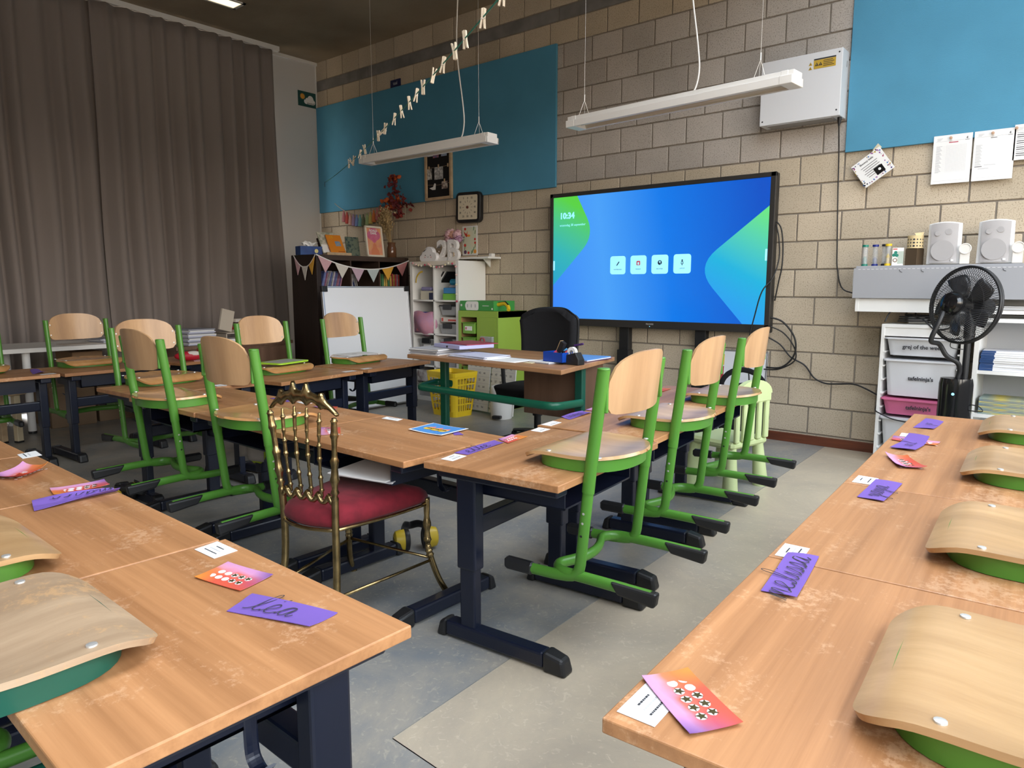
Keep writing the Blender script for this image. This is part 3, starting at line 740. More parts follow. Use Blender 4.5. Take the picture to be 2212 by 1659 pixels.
def ttl(name, txt, size, x, z, m, lay=4, **kw):
    return text(name, txt, size, m, tv, (SX0 + x, TY - .0008 * lay, SZ0 + z), WALLROT, **kw)
ttl('clock_text', '10:34', .072, .068, SH - .165, S_txt, align='LEFT', bold=.003)
ttl('date_text', 'woensdag 30 september', .028, .068, SH - .245, S_txt, align='LEFT')
S_tile = mat('screen_tile', srgb(150, 225, 250), .4, emit=.8); S_ico = mat('screen_icon', (.02, .04, .09), .4)
S_red = mat('screen_red', srgb(190, 60, 80), .4, emit=.5)
for i, nm in enumerate(('WHITEBOARD', 'PRESENT', 'BROWSER', 'LAPTOP')):
    x = SW * .5 - .295 + .197 * i; z = SH * .432
    scr('tile', rrect(.150, .152, .022, 4, x, z), S_tile, 3)
    ttl('tile_caption', nm, .0125, x, z - .036, S_ico)
    if i == 0: scr('icon', [(x - .014, z + .0), (x - .008, z - .006), (x + .016, z + .026), (x + .010, z + .032)], S_ico, 4)
    elif i == 1: scr('icon', rrect(.034, .036, .006, 3, x, z + .014), S_red, 4); scr('icon_page', rrect(.014, .02, .002, 2, x, z + .011), S_tile, 5)
    elif i == 2:
        scr('icon', [(x + .019 * math.cos(a), z + .014 + .019 * math.sin(a)) for a in [2 * PI * k / 20 for k in range(20)]], S_ico, 4)
        scr('icon_land', [(x - .008, z + .02), (x + .002, z + .028), (x + .01, z + .018), (x + .002, z + .01), (x - .004, z + .014)], S_tile, 5); scr('icon_land', [(x + .004, z + .004), (x + .01, z + .006), (x + .006, z - .001)], S_tile, 5)
    else: scr('icon', rrect(.020, .026, .008, 4, x, z + .008), S_ico, 4); scr('icon', rrect(.012, .012, .002, 2, x, z + .028), S_ico, 4); scr('icon_page', rrect(.010, .014, .004, 3, x, z + .008), S_tile, 5); scr('icon', rrect(.003, .012, .001, 2, x, z - .010), S_ico, 4)
scr('side_tab', rrect(.018, .085, .004, 3, .009, SH * .44), S_tile, 4); scr('side_tab', rrect(.018, .085, .004, 3, SW - .009, SH * .48), S_tile, 4)
text('brand_mark', 'PROWISE', .017, mat('mark_grey', (.5, .5, .5), .5), tv, (4.655, TY - .0126, Z0_ + .035), WALLROT)
MB().lathe([(.004, 0), (.003, .001)], 8, Matrix.Translation((4.655, TY - .012, Z0_ + .017)) @ Matrix.Rotation(R(90), 4, 'X')).build('power_light', S_tile, tv)
MB().tube([(3.80, TY - .02, Z0_ + .028), (3.95, TY - .02, Z0_ + .018)], .005, 8).build('stylus', M_blks, tv)
for x in (4.395, 5.09):
    MB().box(x - .045, x + .045, -.10, -.035, .60, 1.2).build('column', M_blk, tv, bevel=.004); MB().box(x - .055, x + .055, -.115, -.03, .03, .62).build('column_sleeve', M_blk, tv, bevel=.004)
MB().box(4.25, 5.25, -.15, -.03, .0, .05).build('stand_foot', M_blk, tv, bevel=.006)
def cable(name, pts, label, r=.005, m=None, n=6):
    return tag(MB().tube(smooth_path(pts, n), r, 8).build(name, m or M_blk, smooth='all'), label, 'cable')
cable('screen_cable', [(5.645, -.08, 1.62), (5.675, -.07, 1.57), (5.69, -.06, 1.45), (5.69, -.06, 1.30), (5.67, -.06, 1.18), (5.65, -.06, 1.05)], 'outer black cable loop hanging along the right edge of the screen')
cable('screen_cable', [(5.645, -.09, 1.60), (5.665, -.08, 1.50), (5.67, -.07, 1.36), (5.65, -.12, 1.22), (5.59, -.16, 1.12), (5.545, -.16, .95), (5.50, -.15, .72), (5.50, -.10, .45)], 'thin black cable dangling over the lower right corner of the screen')
cable('screen_cable', [(5.63, -.10, .93), (5.72, -.08, .90), (5.80, -.06, .80), (5.82, -.06, .70), (5.79, -.06, .62), (5.72, -.07, .56), (5.62, -.08, .555)], 'black cable bundle looped on the wall right of the screen', .0065)
cable('screen_cable', [(5.63, -.09, .865), (5.72, -.06, .82), (5.79, -.05, .74), (5.82, -.045, .66), (5.80, -.05, .60), (5.70, -.06, .545), (5.60, -.08, .54)], 'second black cable inside the loop right of the screen', .005)
cable('extension_lead', [(5.60, -.08, .79), (5.70, -.05, .73), (5.78, -.04, .64), (5.88, -.03, .585), (5.95, -.03, .50), (6.03, -.03, .465), (6.12, -.03, .468), (6.22, -.03, .475), (6.30, -.03, .45), (6.38, -.04, .415), (6.43, -.05, .405)], 'black lead crossing the block wall to the white drawer tower', .0055)
# --- leaning small white board behind the last chair
b = empty('small_white_board', (5.40, -.06, 0), 0, 'small white board on the floor leaning on the wall below the screen', 'white board')
M_wb = mat('whiteboard', (.80, .82, .86), .25); M_alu = mat('aluminium', (.55, .56, .58), .35, metal=.8)
T = Matrix.Rotation(R(-5), 4, 'X')
MB().box(-.20, .20, -.012, 0, .02, .66, T).build('board', M_wb, b)
f = MB()
for q in ((-.205, .205, .012, .026), (-.205, .205, .655, .668)): f.box(q[0], q[1], -.016, .004, q[2], q[3], T)
for q in ((-.206, -.195), (.195, .206)): f.box(q[0], q[1], -.016, .004, .012, .668, T)
f.build('frame', M_alu, b, bevel=.002)
for (z0, z1, m_) in ((.545, .63, mat('paper_yellow', (.75, .52, .08), .7)), (.42, .535, mat('paper_red', (.45, .04, .06), .7)), (.37, .41, mat('paper_green', (.05, .28, .10), .7))):
    MB().box(-.19, -.135, -.0135, -.012, z0, z1, T).build('sticker', m_, b)
# --- timer
k = empty('wall_timer', (2.545, -.008, 1.942), 0, 'square black-rimmed wall timer with cream minute dial', 'timer')
k.rotation_euler = (0, R(1.5), 0)
MB().prism(rrect(.335, .30, .05, 6), 0, .055, XZ(0)).build('case', M_blk, k, bevel=.010, seg=3)
M_cream = mat('dial_cream', (.72, .64, .48), .6)
MB().prism(rrect(.262, .238, .012, 3), .055, .057, XZ(0)).build('dial', M_cream, k)
for i in range(12):
    a = R(90 + 30 * i); cx, cz = math.cos(a), math.sin(a); rx = .098 / max(abs(cx), abs(cz) * 1.02, .74); 
    text('numeral', str(i * 5), .027, M_ink, k, (cx * rx * 1.02, -.0576, cz * rx * .93), WALLROT)
    p = MB(); p.tube([(cx * .05, -.0578, cz * .05), (cx * .07, -.0578, cz * .07)], .0012, 4); p.build('tick', M_ink, k)
MB().lathe([(.014, 0), (.013, .008), (.006, .012)], 14, Matrix.Translation((0, -.057, 0)) @ Matrix.Rotation(R(90), 4, 'X')).build('knob', mat('brown_knob', (.12, .03, .015), .4), k, smooth=True)
# --- black photo frame with pegged prints
k = empty('peg_photo_frame', (2.115, -.026, 2.05), 0, 'tall wooden frame with black felt and pegged photos on the pin board', 'picture frame')
M_oak = mat('pale_wood', (.50, .36, .22), .6, var=.12, vscale=20)
f = MB()
for q in ((-.195, .195, 0, .028), (-.195, .195, .53, .558)): f.box(q[0], q[1], -.03, 0, q[2], q[3])
for q in ((-.195, -.168), (.168, .195)): f.box(q[0], q[1], -.03, 0, .02, .54)
f.build('frame', M_oak, k, bevel=.002)
MB().box(-.17, .17, -.012, 0, .02, .54).build('felt', M_fab, k)
M_ph = [mat('photo_%d' % i, c, .5, col2=c2, vscale=40) for i, (c, c2) in enumerate((((.7, .7, .68), (.05, .05, .05)), ((.70, .70, .70), (.25, .25, .25)), ((.10, .14, .35), (.5, .15, .08)), ((.45, .50, .6), (.25, .35, .55)), ((.6, .55, .5), (.12, .06, .05))))]
for z in (.155, .33, .49): MB().tube([(-.168, -.016, z + .005), (0, -.016, z - .006), (.168, -.016, z + .005)], .0012, 5).build('string', M_oak, k)
for (x, z, w, h, i) in ((-.135, .212, .075, .11, 0), (.005, .205, .125, .125, 1), (.09, .105, .085, .075, 4), (-.035, .425, .085, .085, 2), (.085, .43, .08, .085, 3), (-.12, .445, .09, .06, 1)):
    MB().box(x - w / 2, x + w / 2, -.018, -.0165, z, z + h).build('photo', M_ph[i], k)
    MB().box(x - .006, x + .006, -.024, -.016, z + h - .012, z + h + .024).build('peg', M_oak, k)
MB().prism([(-.135, .125), (-.09, .105), (-.045, .105), (-.04, .165), (-.06, .17), (-.08, .135)], .0165, .018, XZ(0)).build('paper_shoe', M_paper, k)
MB().box(.135, .147, -.024, -.016, .318, .352).build('peg', M_oak, k)
# --- flower print
k = tag(MB().box(2.415, 2.622, -.006, -.002, 1.473, 1.763).build('flower_print', M_paper), 'print with red birds and flowers on the wall below the timer', 'poster')
FL = lambda n, pts, m_, lay=1: MB().prism(pts, 0, .0006, XZ(-.006 - .0006 * lay)).build(n, m_, k)
FL('print_ground', [(2.428, 1.486), (2.609, 1.486), (2.609, 1.75), (2.428, 1.75)], mat('print_cream', (.72, .68, .50), .8, col2=(.62, .70, .55), vscale=9))
def disc(cx, cz, r, n=12, sq=1): return [(cx + r * math.cos(2 * PI * i / n), cz + sq * r * math.sin(2 * PI * i / n)) for i in range(n)]
Pr, Po, Pg, Pp = mat('print_red', (.62, .05, .04), .8), mat('print_orange', (.80, .33, .05), .8), mat('print_green', (.10, .22, .10), .8), mat('print_plum', (.12, .06, .14), .8)
FL('print_shape', [(2.435, 1.715), (2.47, 1.685), (2.49, 1.718), (2.482, 1.68), (2.505, 1.665), (2.47, 1.655), (2.448, 1.682)], Pr, 2)
FL('print_shape', disc(2.455, 1.735, .014), Pr, 2); FL('print_shape', disc(2.505, 1.668, .02, 12, .6), Po, 3)
for (x, z, r, m_) in ((2.59, 1.63, .013, Pr), (2.592, 1.595, .013, Pr), (2.452, 1.573, .016, Pr), (2.455, 1.505, .02, Pp), (2.50, 1.497, .014, Pr), (2.59, 1.508, .02, Po), (2.438, 1.655, .008, Pp)): FL('print_shape', disc(x, z, r), m_, 2)
for (x, z) in ((2.54, 1.50), (2.552, 1.512), (2.57, 1.535), (2.445, 1.545), (2.59, 1.565), (2.43, 1.62), (2.57, 1.735), (2.59, 1.70)): FL('print_shape', [(x - .004, z - .018), (x + .004, z - .018), (x + .012, z + .016), (x + .004, z + .02)], Pg, 2)
# --- tassel garland
k = empty('tassel_garland', (0, -.05, 0), 0, 'rainbow tassel garland strung below the left pin board', 'garland')
gp = lambda t: Vector((.356 + (1.355 - .356) * t, 0, 2.14 + .012 * t - .165 * (1 - (2 * t - 1) ** 2)))
MB().tube([gp(i / 24) for i in range(25)], .004, 6).build('string', mat('twine', (.42, .36, .28), .9), k)
TC = [(.55, .22, .25), (.60, .10, .09), (.70, .42, .35), (.38, .26, .42), (.20, .28, .55), (.20, .45, .45), (.14, .17, .10), (.36, .48, .25), (.62, .52, .16), (.70, .22, .07), (.62, .22, .22), (.58, .10, .10)]
tm = MB(); tm.lathe([(.004, 0), (.009, -.006), (.010, -.016), (.008, -.022), (.016, -.04), (.022, -.085), (.025, -.132), (.018, -.135)], 12)
proto = None
for i, c in enumerate(TC):
    t = .17 + .66 * i / 11 + (.008 if i > 6 else 0); p = gp(t)
    o = tm.build('tassel', mat('tassel_%d' % i, c, .9, bump=.8, bscale=200, stretch=(1, 1, .05)), k, smooth=True); o.location = p
# --- card bundle and class lists
k = empty('paw_print_card', (6.248, -.03, 1.946), 0, 'tilted white card bundle with colourful paw prints and small black photo', 'card')
k.rotation_euler = (0, R(-35.5), 0)
for i in range(3): MB().box(-.103 + .002 * i, .103 + .002 * i, -.004 - .004 * i, -.001 - .004 * i, -.085 - .003 * i, .085).build('card', M_paper, k)
rnd = random.Random(4); PC = [mat('paw_%d' % i, c, .7) for i, c in enumerate(((.08, .04, .20), (.35, .03, .10), (.03, .15, .45), (.55, .36, .03), (.03, .02, .04), (.30, .08, .35)))]
for i in range(60):
    e_ = rnd.random(); side = i % 4
    x, z = {0: (-.094 + .188 * e_, .076), 1: (.09, -.08 + .15 * e_), 2: (-.09 + .18 * e_, -.076), 3: (-.094, -.08 + .15 * e_)}[side]
    MB().prism(disc(x + rnd.uniform(-.009, .009), z + rnd.uniform(-.006, .006), rnd.uniform(.002, .0055), 6), .0125, .0133, XZ(0)).build('paw_mark', rnd.choice(PC), k)
text('title', 'Bouncy balls', .019, M_ink, k, (-.005, -.0135, .055), WALLROT)
for i in range(6): MB().box(-.06 + .006 * (i % 3), .055 - .007 * (i % 2), -.0134, -.0126, .028 - .015 * i, .031 - .015 * i).build('text_line', M_ink, k)
MB().box(.0, .058, -.0136, -.0127, -.068, -.018).build('photo', M_blks, k); MB().prism(disc(.032, -.04, .009), .0136, .0142, XZ(0)).build('photo_spot', M_paper, k)
MB().prism([(.08, .06), (.115, .075), (.11, .11), (.06, .095)], .0, .001, XZ(0)).build('tape', mat('tape', (.62, .58, .42), .5), k)
M_rule = mat('print_grey', (.45, .45, .47), .8); M_pin = mat('wood_pin', (.52, .33, .22), .5)
for i, (x0, z1, lab, h) in enumerate(((6.601, 2.099, 'white class list sheet pinned below the blue board, left of three', .297), (6.821, 2.099, 'white class list sheet pinned below the blue board, middle of three', .297), (7.024, 2.112, 'white sheet pinned on the blue board at the right picture edge', .206))):
    k = tag(MB().box(x0, x0 + .21, -.034, -.032, z1 - h, z1).build('class_list', M_paper), lab, 'paper', 'sheets pinned to the right board')
    P = lambda n, a, b, c, d, m_=M_rule: MB().box(x0 + a, x0 + b, -.0346, -.034, z1 - c, z1 - d).build(n, m_, k)
    P('header_rule', .012, .20, .0375, .0365)
    for q in range(3): P('header_text', .02, .05 - .006 * q, .02 + .006 * q, .018 + .006 * q)
    text('emblem', '4', .022, M_ink, k, (x0 + .182, -.0348, z1 - .027), WALLROT); P('emblem_text', .172, .194, .0395, .0378, M_ink)
    if i == 0:
        P('red_bar', .085, .135, .049, .044, mat('mark_red', (.45, .02, .06), .7))
        for q in range(26): P('name_line', .018, .05 - .004 * (q * 7 % 4), .068 + .0064 * q, .0658 + .0064 * q)
        for q in range(14): P('grid_line', .075 + .008 * q, .0754 + .008 * q, .23, .062)
        for q in range(22): P('grid_row', .052, .185, .0672 + .0072 * q, .0668 + .0072 * q, mat('print_pale', (.62, .62, .64), .8))
    elif i == 1:
        P('title_bar', .085, .118, .047, .044, M_ink)
        for q in range(19): P('name_line', .012, .045 - .004 * (q * 5 % 3), .085 + .0066 * q, .0828 + .0066 * q)
        P('bold_line', .012, .05, .214, .2105, M_ink); P('script_line', .06, .12, .206, .204); P('script_line', .03, .085, .2265, .224)
    else:
        for q in range(12): P('text_line', .015, .06 + .08 * (q % 3) / 3, .05 + .012 * q, .046 + .012 * q, M_ink if q % 3 else M_rule)
    P('footer_rule', .012, .20, h - .018, h - .0174)
    MB().lathe([(.003, 0), (.004, .004), (.0085, .008), (.0085, .014), (.004, .016)], 10, Matrix.Translation((x0 + (.095 if i < 2 else .01), -.034, z1 - .02)) @ Matrix.Rotation(R(90), 4, 'X')).build('pin', M_pin, k, smooth=True)
# ================================================================== LAMPS, CLOTHES LINE
M_lamp = mat('lamp_white', (.80, .78, .74), .4); M_refl = mat('lamp_reflector', (.70, .64, .52), .22, metal=.35)
def ring_extrude(mb, sec, x0, x1):
    n = len(sec); vs = [(x0, y, z) for y, z in sec] + [(x1, y, z) for y, z in sec]
    mb.add(vs, [tuple(range(n)), tuple(range(n, 2 * n))[::-1]] + [(i, n + i, n + (i + 1) % n, (i + 1) % n) for i in range(n)])
def lamp(loc, rz, L, label, cordx, wires):
    r = empty('pendant_lamp', loc, R(rz), label, 'lamp', 'white linear pendant lamps')
    h = L / 2; mb = MB()
    # two side shells and a top, open below
    for s in (-1, 1):
        sec = [(s * .07, 0), (s * .07, .042), (s * .052, .042), (s * .052, .038), (s * .062, .036), (s * .058, 0)]
        ring_extrude(mb, sec if s < 0 else sec[::-1], -h, h)
    mb.box(-h, h, -.052, .052, .040, .070); mb.build('housing', M_lamp, r, bevel=.002)
    for s in (-1, 1):
        e_ = MB(); a, b = (h - .07, h) if s > 0 else (-h, -h + .07)
        e_.box(a, b, -.0715, .0715, -.001, .043); e_.box(a, b - (.03 if s > 0 else 0), -.054, .054, .042, .0715) if s > 0 else e_.box(a + .03, b, -.054, .054, .042, .0715)
        e_.build('end_cap', M_lamp, r, bevel=.003)
    rf = MB(); rows = []
    for i in range(9):
        a = PI * i / 8; rows.append([(x, -.056 * math.cos(a), .006 + .03 * math.sin(a)) for x in (-h + .07, 0, h - .07)])
    rf.sheet(rows, .001); rf.build('reflector', M_refl, r, smooth=True)
    tb = MB(); tb.cyl((-h + .075, 0, .02), (h - .075, 0, .02), .008, 10); tb.build('tube', mat('tube_white', (.85, .84, .8), .3), r, smooth=True)
    up = CEIL - loc[2]
    for x in wires:
        w = MB(); top = (x, 0, .17); w.cyl((x, 0, up - .002), top, .0012, 6)
        w.tube([top, (x - .02, -.03, .072)], .0012, 5); w.tube([top, (x + .02, .03, .072)], .0012, 5); w.tube([top, (x - .02, .03, .072)], .0012, 5)
        w.build('wire', M_steel, r); MB().cyl((x, 0, .165), (x, 0, .205), .004, 8).build('wire_grip', M_steel, r)
    c = smooth_path([(cordx, 0, up - .002), (cordx - .005, 0, up * .7), (cordx - .02, 0, up * .45), (cordx + .035, 0, .34), (cordx + .05, 0, .20), (cordx + .035, .0, .11), (cordx + .01, 0, .068)], 6)
    MB().tube(c, .005, 8).build('power_cord', M_lamp, r, smooth='all')
    return r
lamp((3.235, -1.30, 2.2), 0, 1.47, 'white linear pendant lamp hanging in front of the left blue pin board', .40, (-.62, .60))
lamp((5.437, -1.35, 2.2), -4.3, 1.52, 'white linear pendant lamp hanging over the big screen, right of the other', .13, (-.66, .55))
k = empty('ceiling_light', (.80, -1.74, CEIL), R(0), 'small recessed ceiling light at the top edge of the picture', 'ceiling light')
k.rotation_euler = (0, 0, R(8))
f = MB()
for q in ((-.62, .24, -.10, -.075), (-.62, .24, .075, .10)): f.box(q[0], q[1], q[2], q[3], -.012, -.001)
for q in ((-.62, -.59), (.21, .24)): f.box(q[0], q[1], -.10, .10, -.012, -.001)
k.location.x = .95; k.rotation_euler.z = R(90)
f.build('frame', M_lamp, k); MB().box(-.59, .21, -.075, .075, -.006, -.001).build('diffuser', mat('lit_panel', (1.0, .86, .58), .5, emit=1.6), k)
# green line from the corner across the room to the right wall
A_, B_ = Vector((.16, -.028, 2.41)), Vector((8.53, -4.945, 2.215))
def lp(t):
    p = A_.lerp(B_, t); p.z -= .55 * t * (1 - t); return p
ln = empty('clothes_line', tuple(A_), 0, 'thin green line strung across the room from the left pin board', 'line')
MB().tube([lp(i / 60) - A_ for i in range(61)], .003, 6).build('cord', mat('line_green', (.05, .28, .20), .6), ln, smooth='all')
MB().tube([(0, .02, 0), (0, -.01, 0), (0, -.015, -.03), (.0, -.012, -.06)], .0025, 6).build('hook', M_blk, ln)
def make_peg():
    r = empty('clothes_peg'); 
    for s in (-1, 1):
        mb = MB(); y = .0045 * s
        prof = [(-.0, -.036), (-.0, .0), (.002 * s, .012), (.008 * s, .036)]
        mb.prism([(.0005 * s, -.036), (.0085 * s, -.034), (.0075 * s, .0), (.012 * s, .037), (.006 * s, .037), (.0005 * s, .004)] if s > 0 else [(.0005 * s, .004), (.006 * s, .037), (.012 * s, .037), (.0075 * s, .0), (.0085 * s, -.034), (.0005 * s, -.036)], -.005, .005, XZ(0))
        mb.build('half', mat('peg_wood', (.68, .58, .44), .6, var=.1, vscale=60), r)
    MB().tube([(-.009, -.0055, .002), (0, -.0062, .004), (.009, -.0055, .002)], .0012, 5).build('spring', M_steel, r)
    return r
PEG0 = make_peg(); pegn = 0
def px_of(p):
    d = p - cam.location; q = cam.rotation_euler.to_matrix().transposed() @ d; return 1106 + 1533 * q.x / -q.z
cam.rotation_euler.to_matrix()
TS = [(i / 2000, px_of(lp(i / 2000))) for i in range(1, 1500)]
spots = [754, 759, 764, 778, 788, 817, 824, 832, 852, 867, 884, 899, 914, 936, 957, 982, 1005, 1044, 1086, 1108]
ords = ['far left', 'second', 'third', 'fourth', 'fifth', 'sixth', 'seventh', 'eighth', 'ninth', 'tenth', 'eleventh', 'twelfth', 'thirteenth', 'fourteenth', 'fifteenth', 'sixteenth', 'seventeenth', 'eighteenth', 'nineteenth']
rnd = random.Random(5)
for i, sx_ in enumerate(spots):
    t = min(TS, key=lambda q: abs(q[1] - sx_))[0]; p = lp(t)
    o = PEG0 if i == 0 else copy_tree(PEG0)
    o.location = p + Vector((0, 0, -.004)); tilt = rnd.uniform(-14, 14) if i not in (6, 1, 19) else (55, -35, 30)[(6, 1, 19).index(i)]
    o.rotation_euler = Euler((rnd.uniform(-.1, .1) + (PI if i % 3 else 0) * 0, R(tilt + (180 if i in (3, 8, 9, 10, 11, 14, 16, 17, 18) else 0)), R(39.9 + rnd.uniform(-30, 30))), 'XYZ')
    lab = 'wooden clothes peg on the green line, the one nearest the camera' if i == len(spots) - 1 else ('wooden clothes peg on the green line, the one furthest left' if i == 0 else 'wooden clothes peg on the green line, %s from the left end' % ords[i])
    tag(o, lab, 'clothes peg', 'wooden pegs on the green line')
# ================================================================== CORNER WITH THE BOOKCASE AND SHELVES
M_dark = wood('dark_wood', (.030, .018, .014), (.018, .010, .008), .45, (30, 30, 2))
M_dark2 = wood('dark_wood_front', (.075, .048, .036), (.05, .03, .022), .45, (3, 30, 30))
bang = 90.0; BX0, BY0 = 1.70, -1.275; BC = empty('bookcase', (BX0, BY0, 0), R(bang), 'tall dark brown bookcase standing in the corner beside the curtain', 'bookcase')
# local: x along the front (left to right seen from the room), y into the case, z up
BWd, BDp, BHt = 1.17, .42, 1.462; n3 = 3; cw = (BWd - .05 * 2 - .016 * 2) / 3
bx = MB(); bx.box(0, .05, 0, BDp, 0, BHt); bx.build('side_panel', M_dark, BC, bevel=.002)
MB().box(BWd - .05, BWd, 0, BDp, 0, BHt).build('side_panel', M_dark, BC, bevel=.002)
MB().box(.05, BWd - .05, 0, BDp, BHt - .05, BHt).build('top_panel', M_dark2, BC, bevel=.002)
MB().box(.05, BWd - .05, 0, BDp, 0.0, .05).build('bottom_panel', M_dark2, BC)
MB().box(.02, BWd - .02, BDp - .006, BDp, .02, BHt - .02).build('back_panel', M_dark, BC)
ZS = [.05, .05 + .3365, .05 + .3365 * 2 + .008, .05 + .3365 * 3 + .016]
for z in ZS[1:]: MB().box(.05, BWd - .05, .004, BDp - .008, z, z + .016).build('shelf', M_dark2, BC)
for i in (1, 2): MB().box(.05 + cw * i + .016 * (i - 1), .05 + (cw + .016) * i, .002, BDp - .008, .05, BHt - .05).build('divider', M_dark2, BC)
def bc(x, y, z): # local to world
    c, s = math.cos(R(bang)), math.sin(R(bang)); return (BX0 + c * x - s * y, BY0 + s * x + c * y, z)
BOOKC = [(.10, .13, .35), (.45, .10, .25), (.25, .20, .45), (.08, .22, .10), (.55, .52, .50), (.18, .25, .48), (.50, .08, .08), (.62, .60, .62), (.30, .10, .35), (.05, .08, .22), (.65, .45, .12), (.10, .30, .40), (.52, .25, .35), (.14, .16, .30)]
BM = [mat('book_%d' % i, c, .5, var=.3, vscale=25) for i, c in enumerate(BOOKC)]
BOOKN = ['navy', 'raspberry', 'lilac', 'green', 'grey', 'blue', 'red', 'white', 'violet', 'dark navy', 'yellow', 'teal', 'pink', 'slate blue']
ORD = ['first from its left'] + [q + ' from its left' for q in 'second third fourth fifth sixth seventh eighth ninth tenth eleventh twelfth thirteenth fourteenth fifteenth sixteenth seventeenth eighteenth nineteenth twentieth'.split()]
def book(name, w, d, h, m, loc, rot, label, group):
    b = empty(name, loc); b.rotation_euler = rot; tag(b, label, 'book', group)
    c = MB(); c.box(0, w, 0, .002, 0, h); c.box(0, .0022, 0, d, 0, h); c.box(w - .0022, w, 0, d, 0, h); c.build('cover', m, b)
    MB().box(.0022, w - .0022, .002, d - .003, .003, h - .004).build('pages', M_paper, b)
    return b
rnd = random.Random(12)
def book_row(x0, x1, z, ids, lean, lab, hmin, hmax, tmin=.008, tmax=.022):
    x = x0; i = 0
    while x < x1:
        w = rnd.uniform(tmin, tmax); h = rnd.uniform(hmin, hmax); la = lean + rnd.uniform(-2, 2)
        p = bc(x + (h * math.sin(R(-la)) if la < 0 else 0) * 0, .05 + rnd.uniform(0, .02), z + abs(w * math.sin(R(la))) + .001)
        ci = rnd.choice(ids); full = '%s %s, %s' % (BOOKN[ci], lab, ORD[i])
        book('book', w, .16, h, BM[ci], p, (0, R(la), R(bang)), full, 'books in the dark bookcase'); x += w / math.cos(R(la)) + .0025; i += 1
z3 = ZS[3] + .016
book_row(.062, .30, z3, (0, 1, 2, 5, 8, 12, 7, 13), 16, 'slim leaning book in the upper left bookcase bay', .20, .225, .007, .014)
book_row(.425, .47, z3, (3, 4, 6, 7), 0, 'thin upright book in the upper middle bookcase bay', .17, .20, .006, .012)
book_row(.49, .545, z3, (4, 7, 9), -14, 'thin book tipping left in the upper middle bookcase bay', .17, .20, .006, .010)
book_row(.80, 1.09, z3, (3, 6, 7, 5, 11, 10, 0), 0, 'upright book in the upper right bookcase bay', .17, .215, .012, .032)
z2 = ZS[2] + .016
book_row(.066, .28, z2, (0, 1, 2, 8, 12), 12, 'book leaning in the second left bookcase bay', .20, .23)
book_row(.075, .30, ZS[1] + .016, (9, 13, 0), 0, 'tall book in the low left bookcase bay', .24, .29, .015, .03)
# --- things on top of the bookcase
TOP = BHt + .001
k = empty('tissue_box', bc(.10, .26, TOP), R(bang - 10), 'dark blue tissue box with a white tissue on the bookcase', 'tissue box')
MB().box(-.115, .115, -.06, .06, 0, .085).build('box', mat('tissue_blue', (.012, .04, .19), .5, col2=(.02, .08, .28), vscale=12), k, bevel=.003)
MB().prism(disc(.05, .04, .02), 0, .001, XZ(-.0605)).build('moon', mat('moon', (.75, .68, .30), .6), k)
rows = []
for i in range(9):
    u = i / 8 * 2 - 1; rows.append([(u * .085 * (.45 + .55 * j / 6), .028 * math.sin(u * 5 + j) * (.3 + j / 8), .083 + .055 * j / 6 * (1 - .35 * abs(u)) + .01 * math.sin(u * 9 + j)) for j in range(7)])
MB().sheet(rows, .002).build('tissue', M_paper, k, smooth='all')
def leaning(name, loc, rz, w, h, th, tilt, mats, label, cat, base=False):
    k = empty(name, loc, R(rz), label, cat); T = Matrix.Rotation(R(-tilt), 4, 'X')
    return k, T
k = empty('book_stand', bc(.33, .20, TOP), R(bang - 4), 'wooden book stand on the bookcase holding two picture books', 'stand')
MB().box(-.12, .16, -.10, .04, 0, .014).build('base', M_oak, k, bevel=.002); MB().box(-.11, .14, .02, .032, .0, .20, Matrix.Rotation(R(-24), 4, 'X')).build('rest', M_dark2, k)
MB().box(-.12, .16, -.105, -.092, 0, .03).build('lip', M_oak, k)
def flatbook(name, k_loc, rz, w, h, th, tilt, m, label, roll=0):
    b = empty(name, k_loc, 0, label, 'book'); b.rotation_euler = (R(-tilt), R(roll), R(rz))
    MB().box(-w / 2, w / 2, -th, 0, 0, h).build('cover', m, b, bevel=.0015); return b
M_book_or = mat('book_orange', (.72, .24, .02), .5); M_comic = mat('book_comic', (.62, .58, .50), .6, col2=(.25, .28, .20), vscale=30)
q = bc(.29, .155, TOP + .016)
b1 = flatbook('picture_book', q, bang - 4, .19, .245, .012, 30, M_comic, 'pale comic picture book at the back of the book stand')
MB().box(-.092, .06, -.0128, -.012, .01, .10).build('title_panel', M_paper, b1); text('title', 'KIM', .05, mat('title_red', (.6, .05, .08), .6), b1, (.02, -.0132, .05), WALLROT)
q = bc(.345, .115, TOP + .016)
b2 = flatbook('picture_book', q, bang - 4, .17, .215, .012, 30, M_book_or, 'orange picture book in front on the book stand')
MB().box(-.005, .055, -.0128, -.012, .085, .14).build('cover_picture', mat('cover_blue', (.12, .26, .50), .6, col2=(.35, .35, .30), vscale=40), b2)
text('title', 'DE', .035, mat('title_gold', (.70, .42, .02), .6), b2, (-.03, -.0132, .185), WALLROT); MB().box(.0, .075, -.0132, -.0122, .016, .024).build('author_line', mat('title_brown', (.35, .08, .01), .6), b2)
MB().box(-.05, -.035, -.0132, -.0122, .06, .13).build('side_mark', mat('title_brown'), b2) if 'title_brown' in MATS and False else None
q = bc(.63, .25, TOP); b3 = flatbook('picture_book', q, bang + 2, .17, .205, .014, 8, mat('book_forest', (.02, .055, .065), .5, col2=(.16, .20, .15), vscale=28, lo=.5, hi=.66), 'dark forest picture book standing left of the pink framed print')
k = empty('framed_print', bc(.80, .10, TOP), 0, 'white framed pink and orange print on the bookcase', 'picture frame'); k.rotation_euler = (R(-7), 0, R(bang + 3))
f = MB(); Wp, Hp = .235, .32
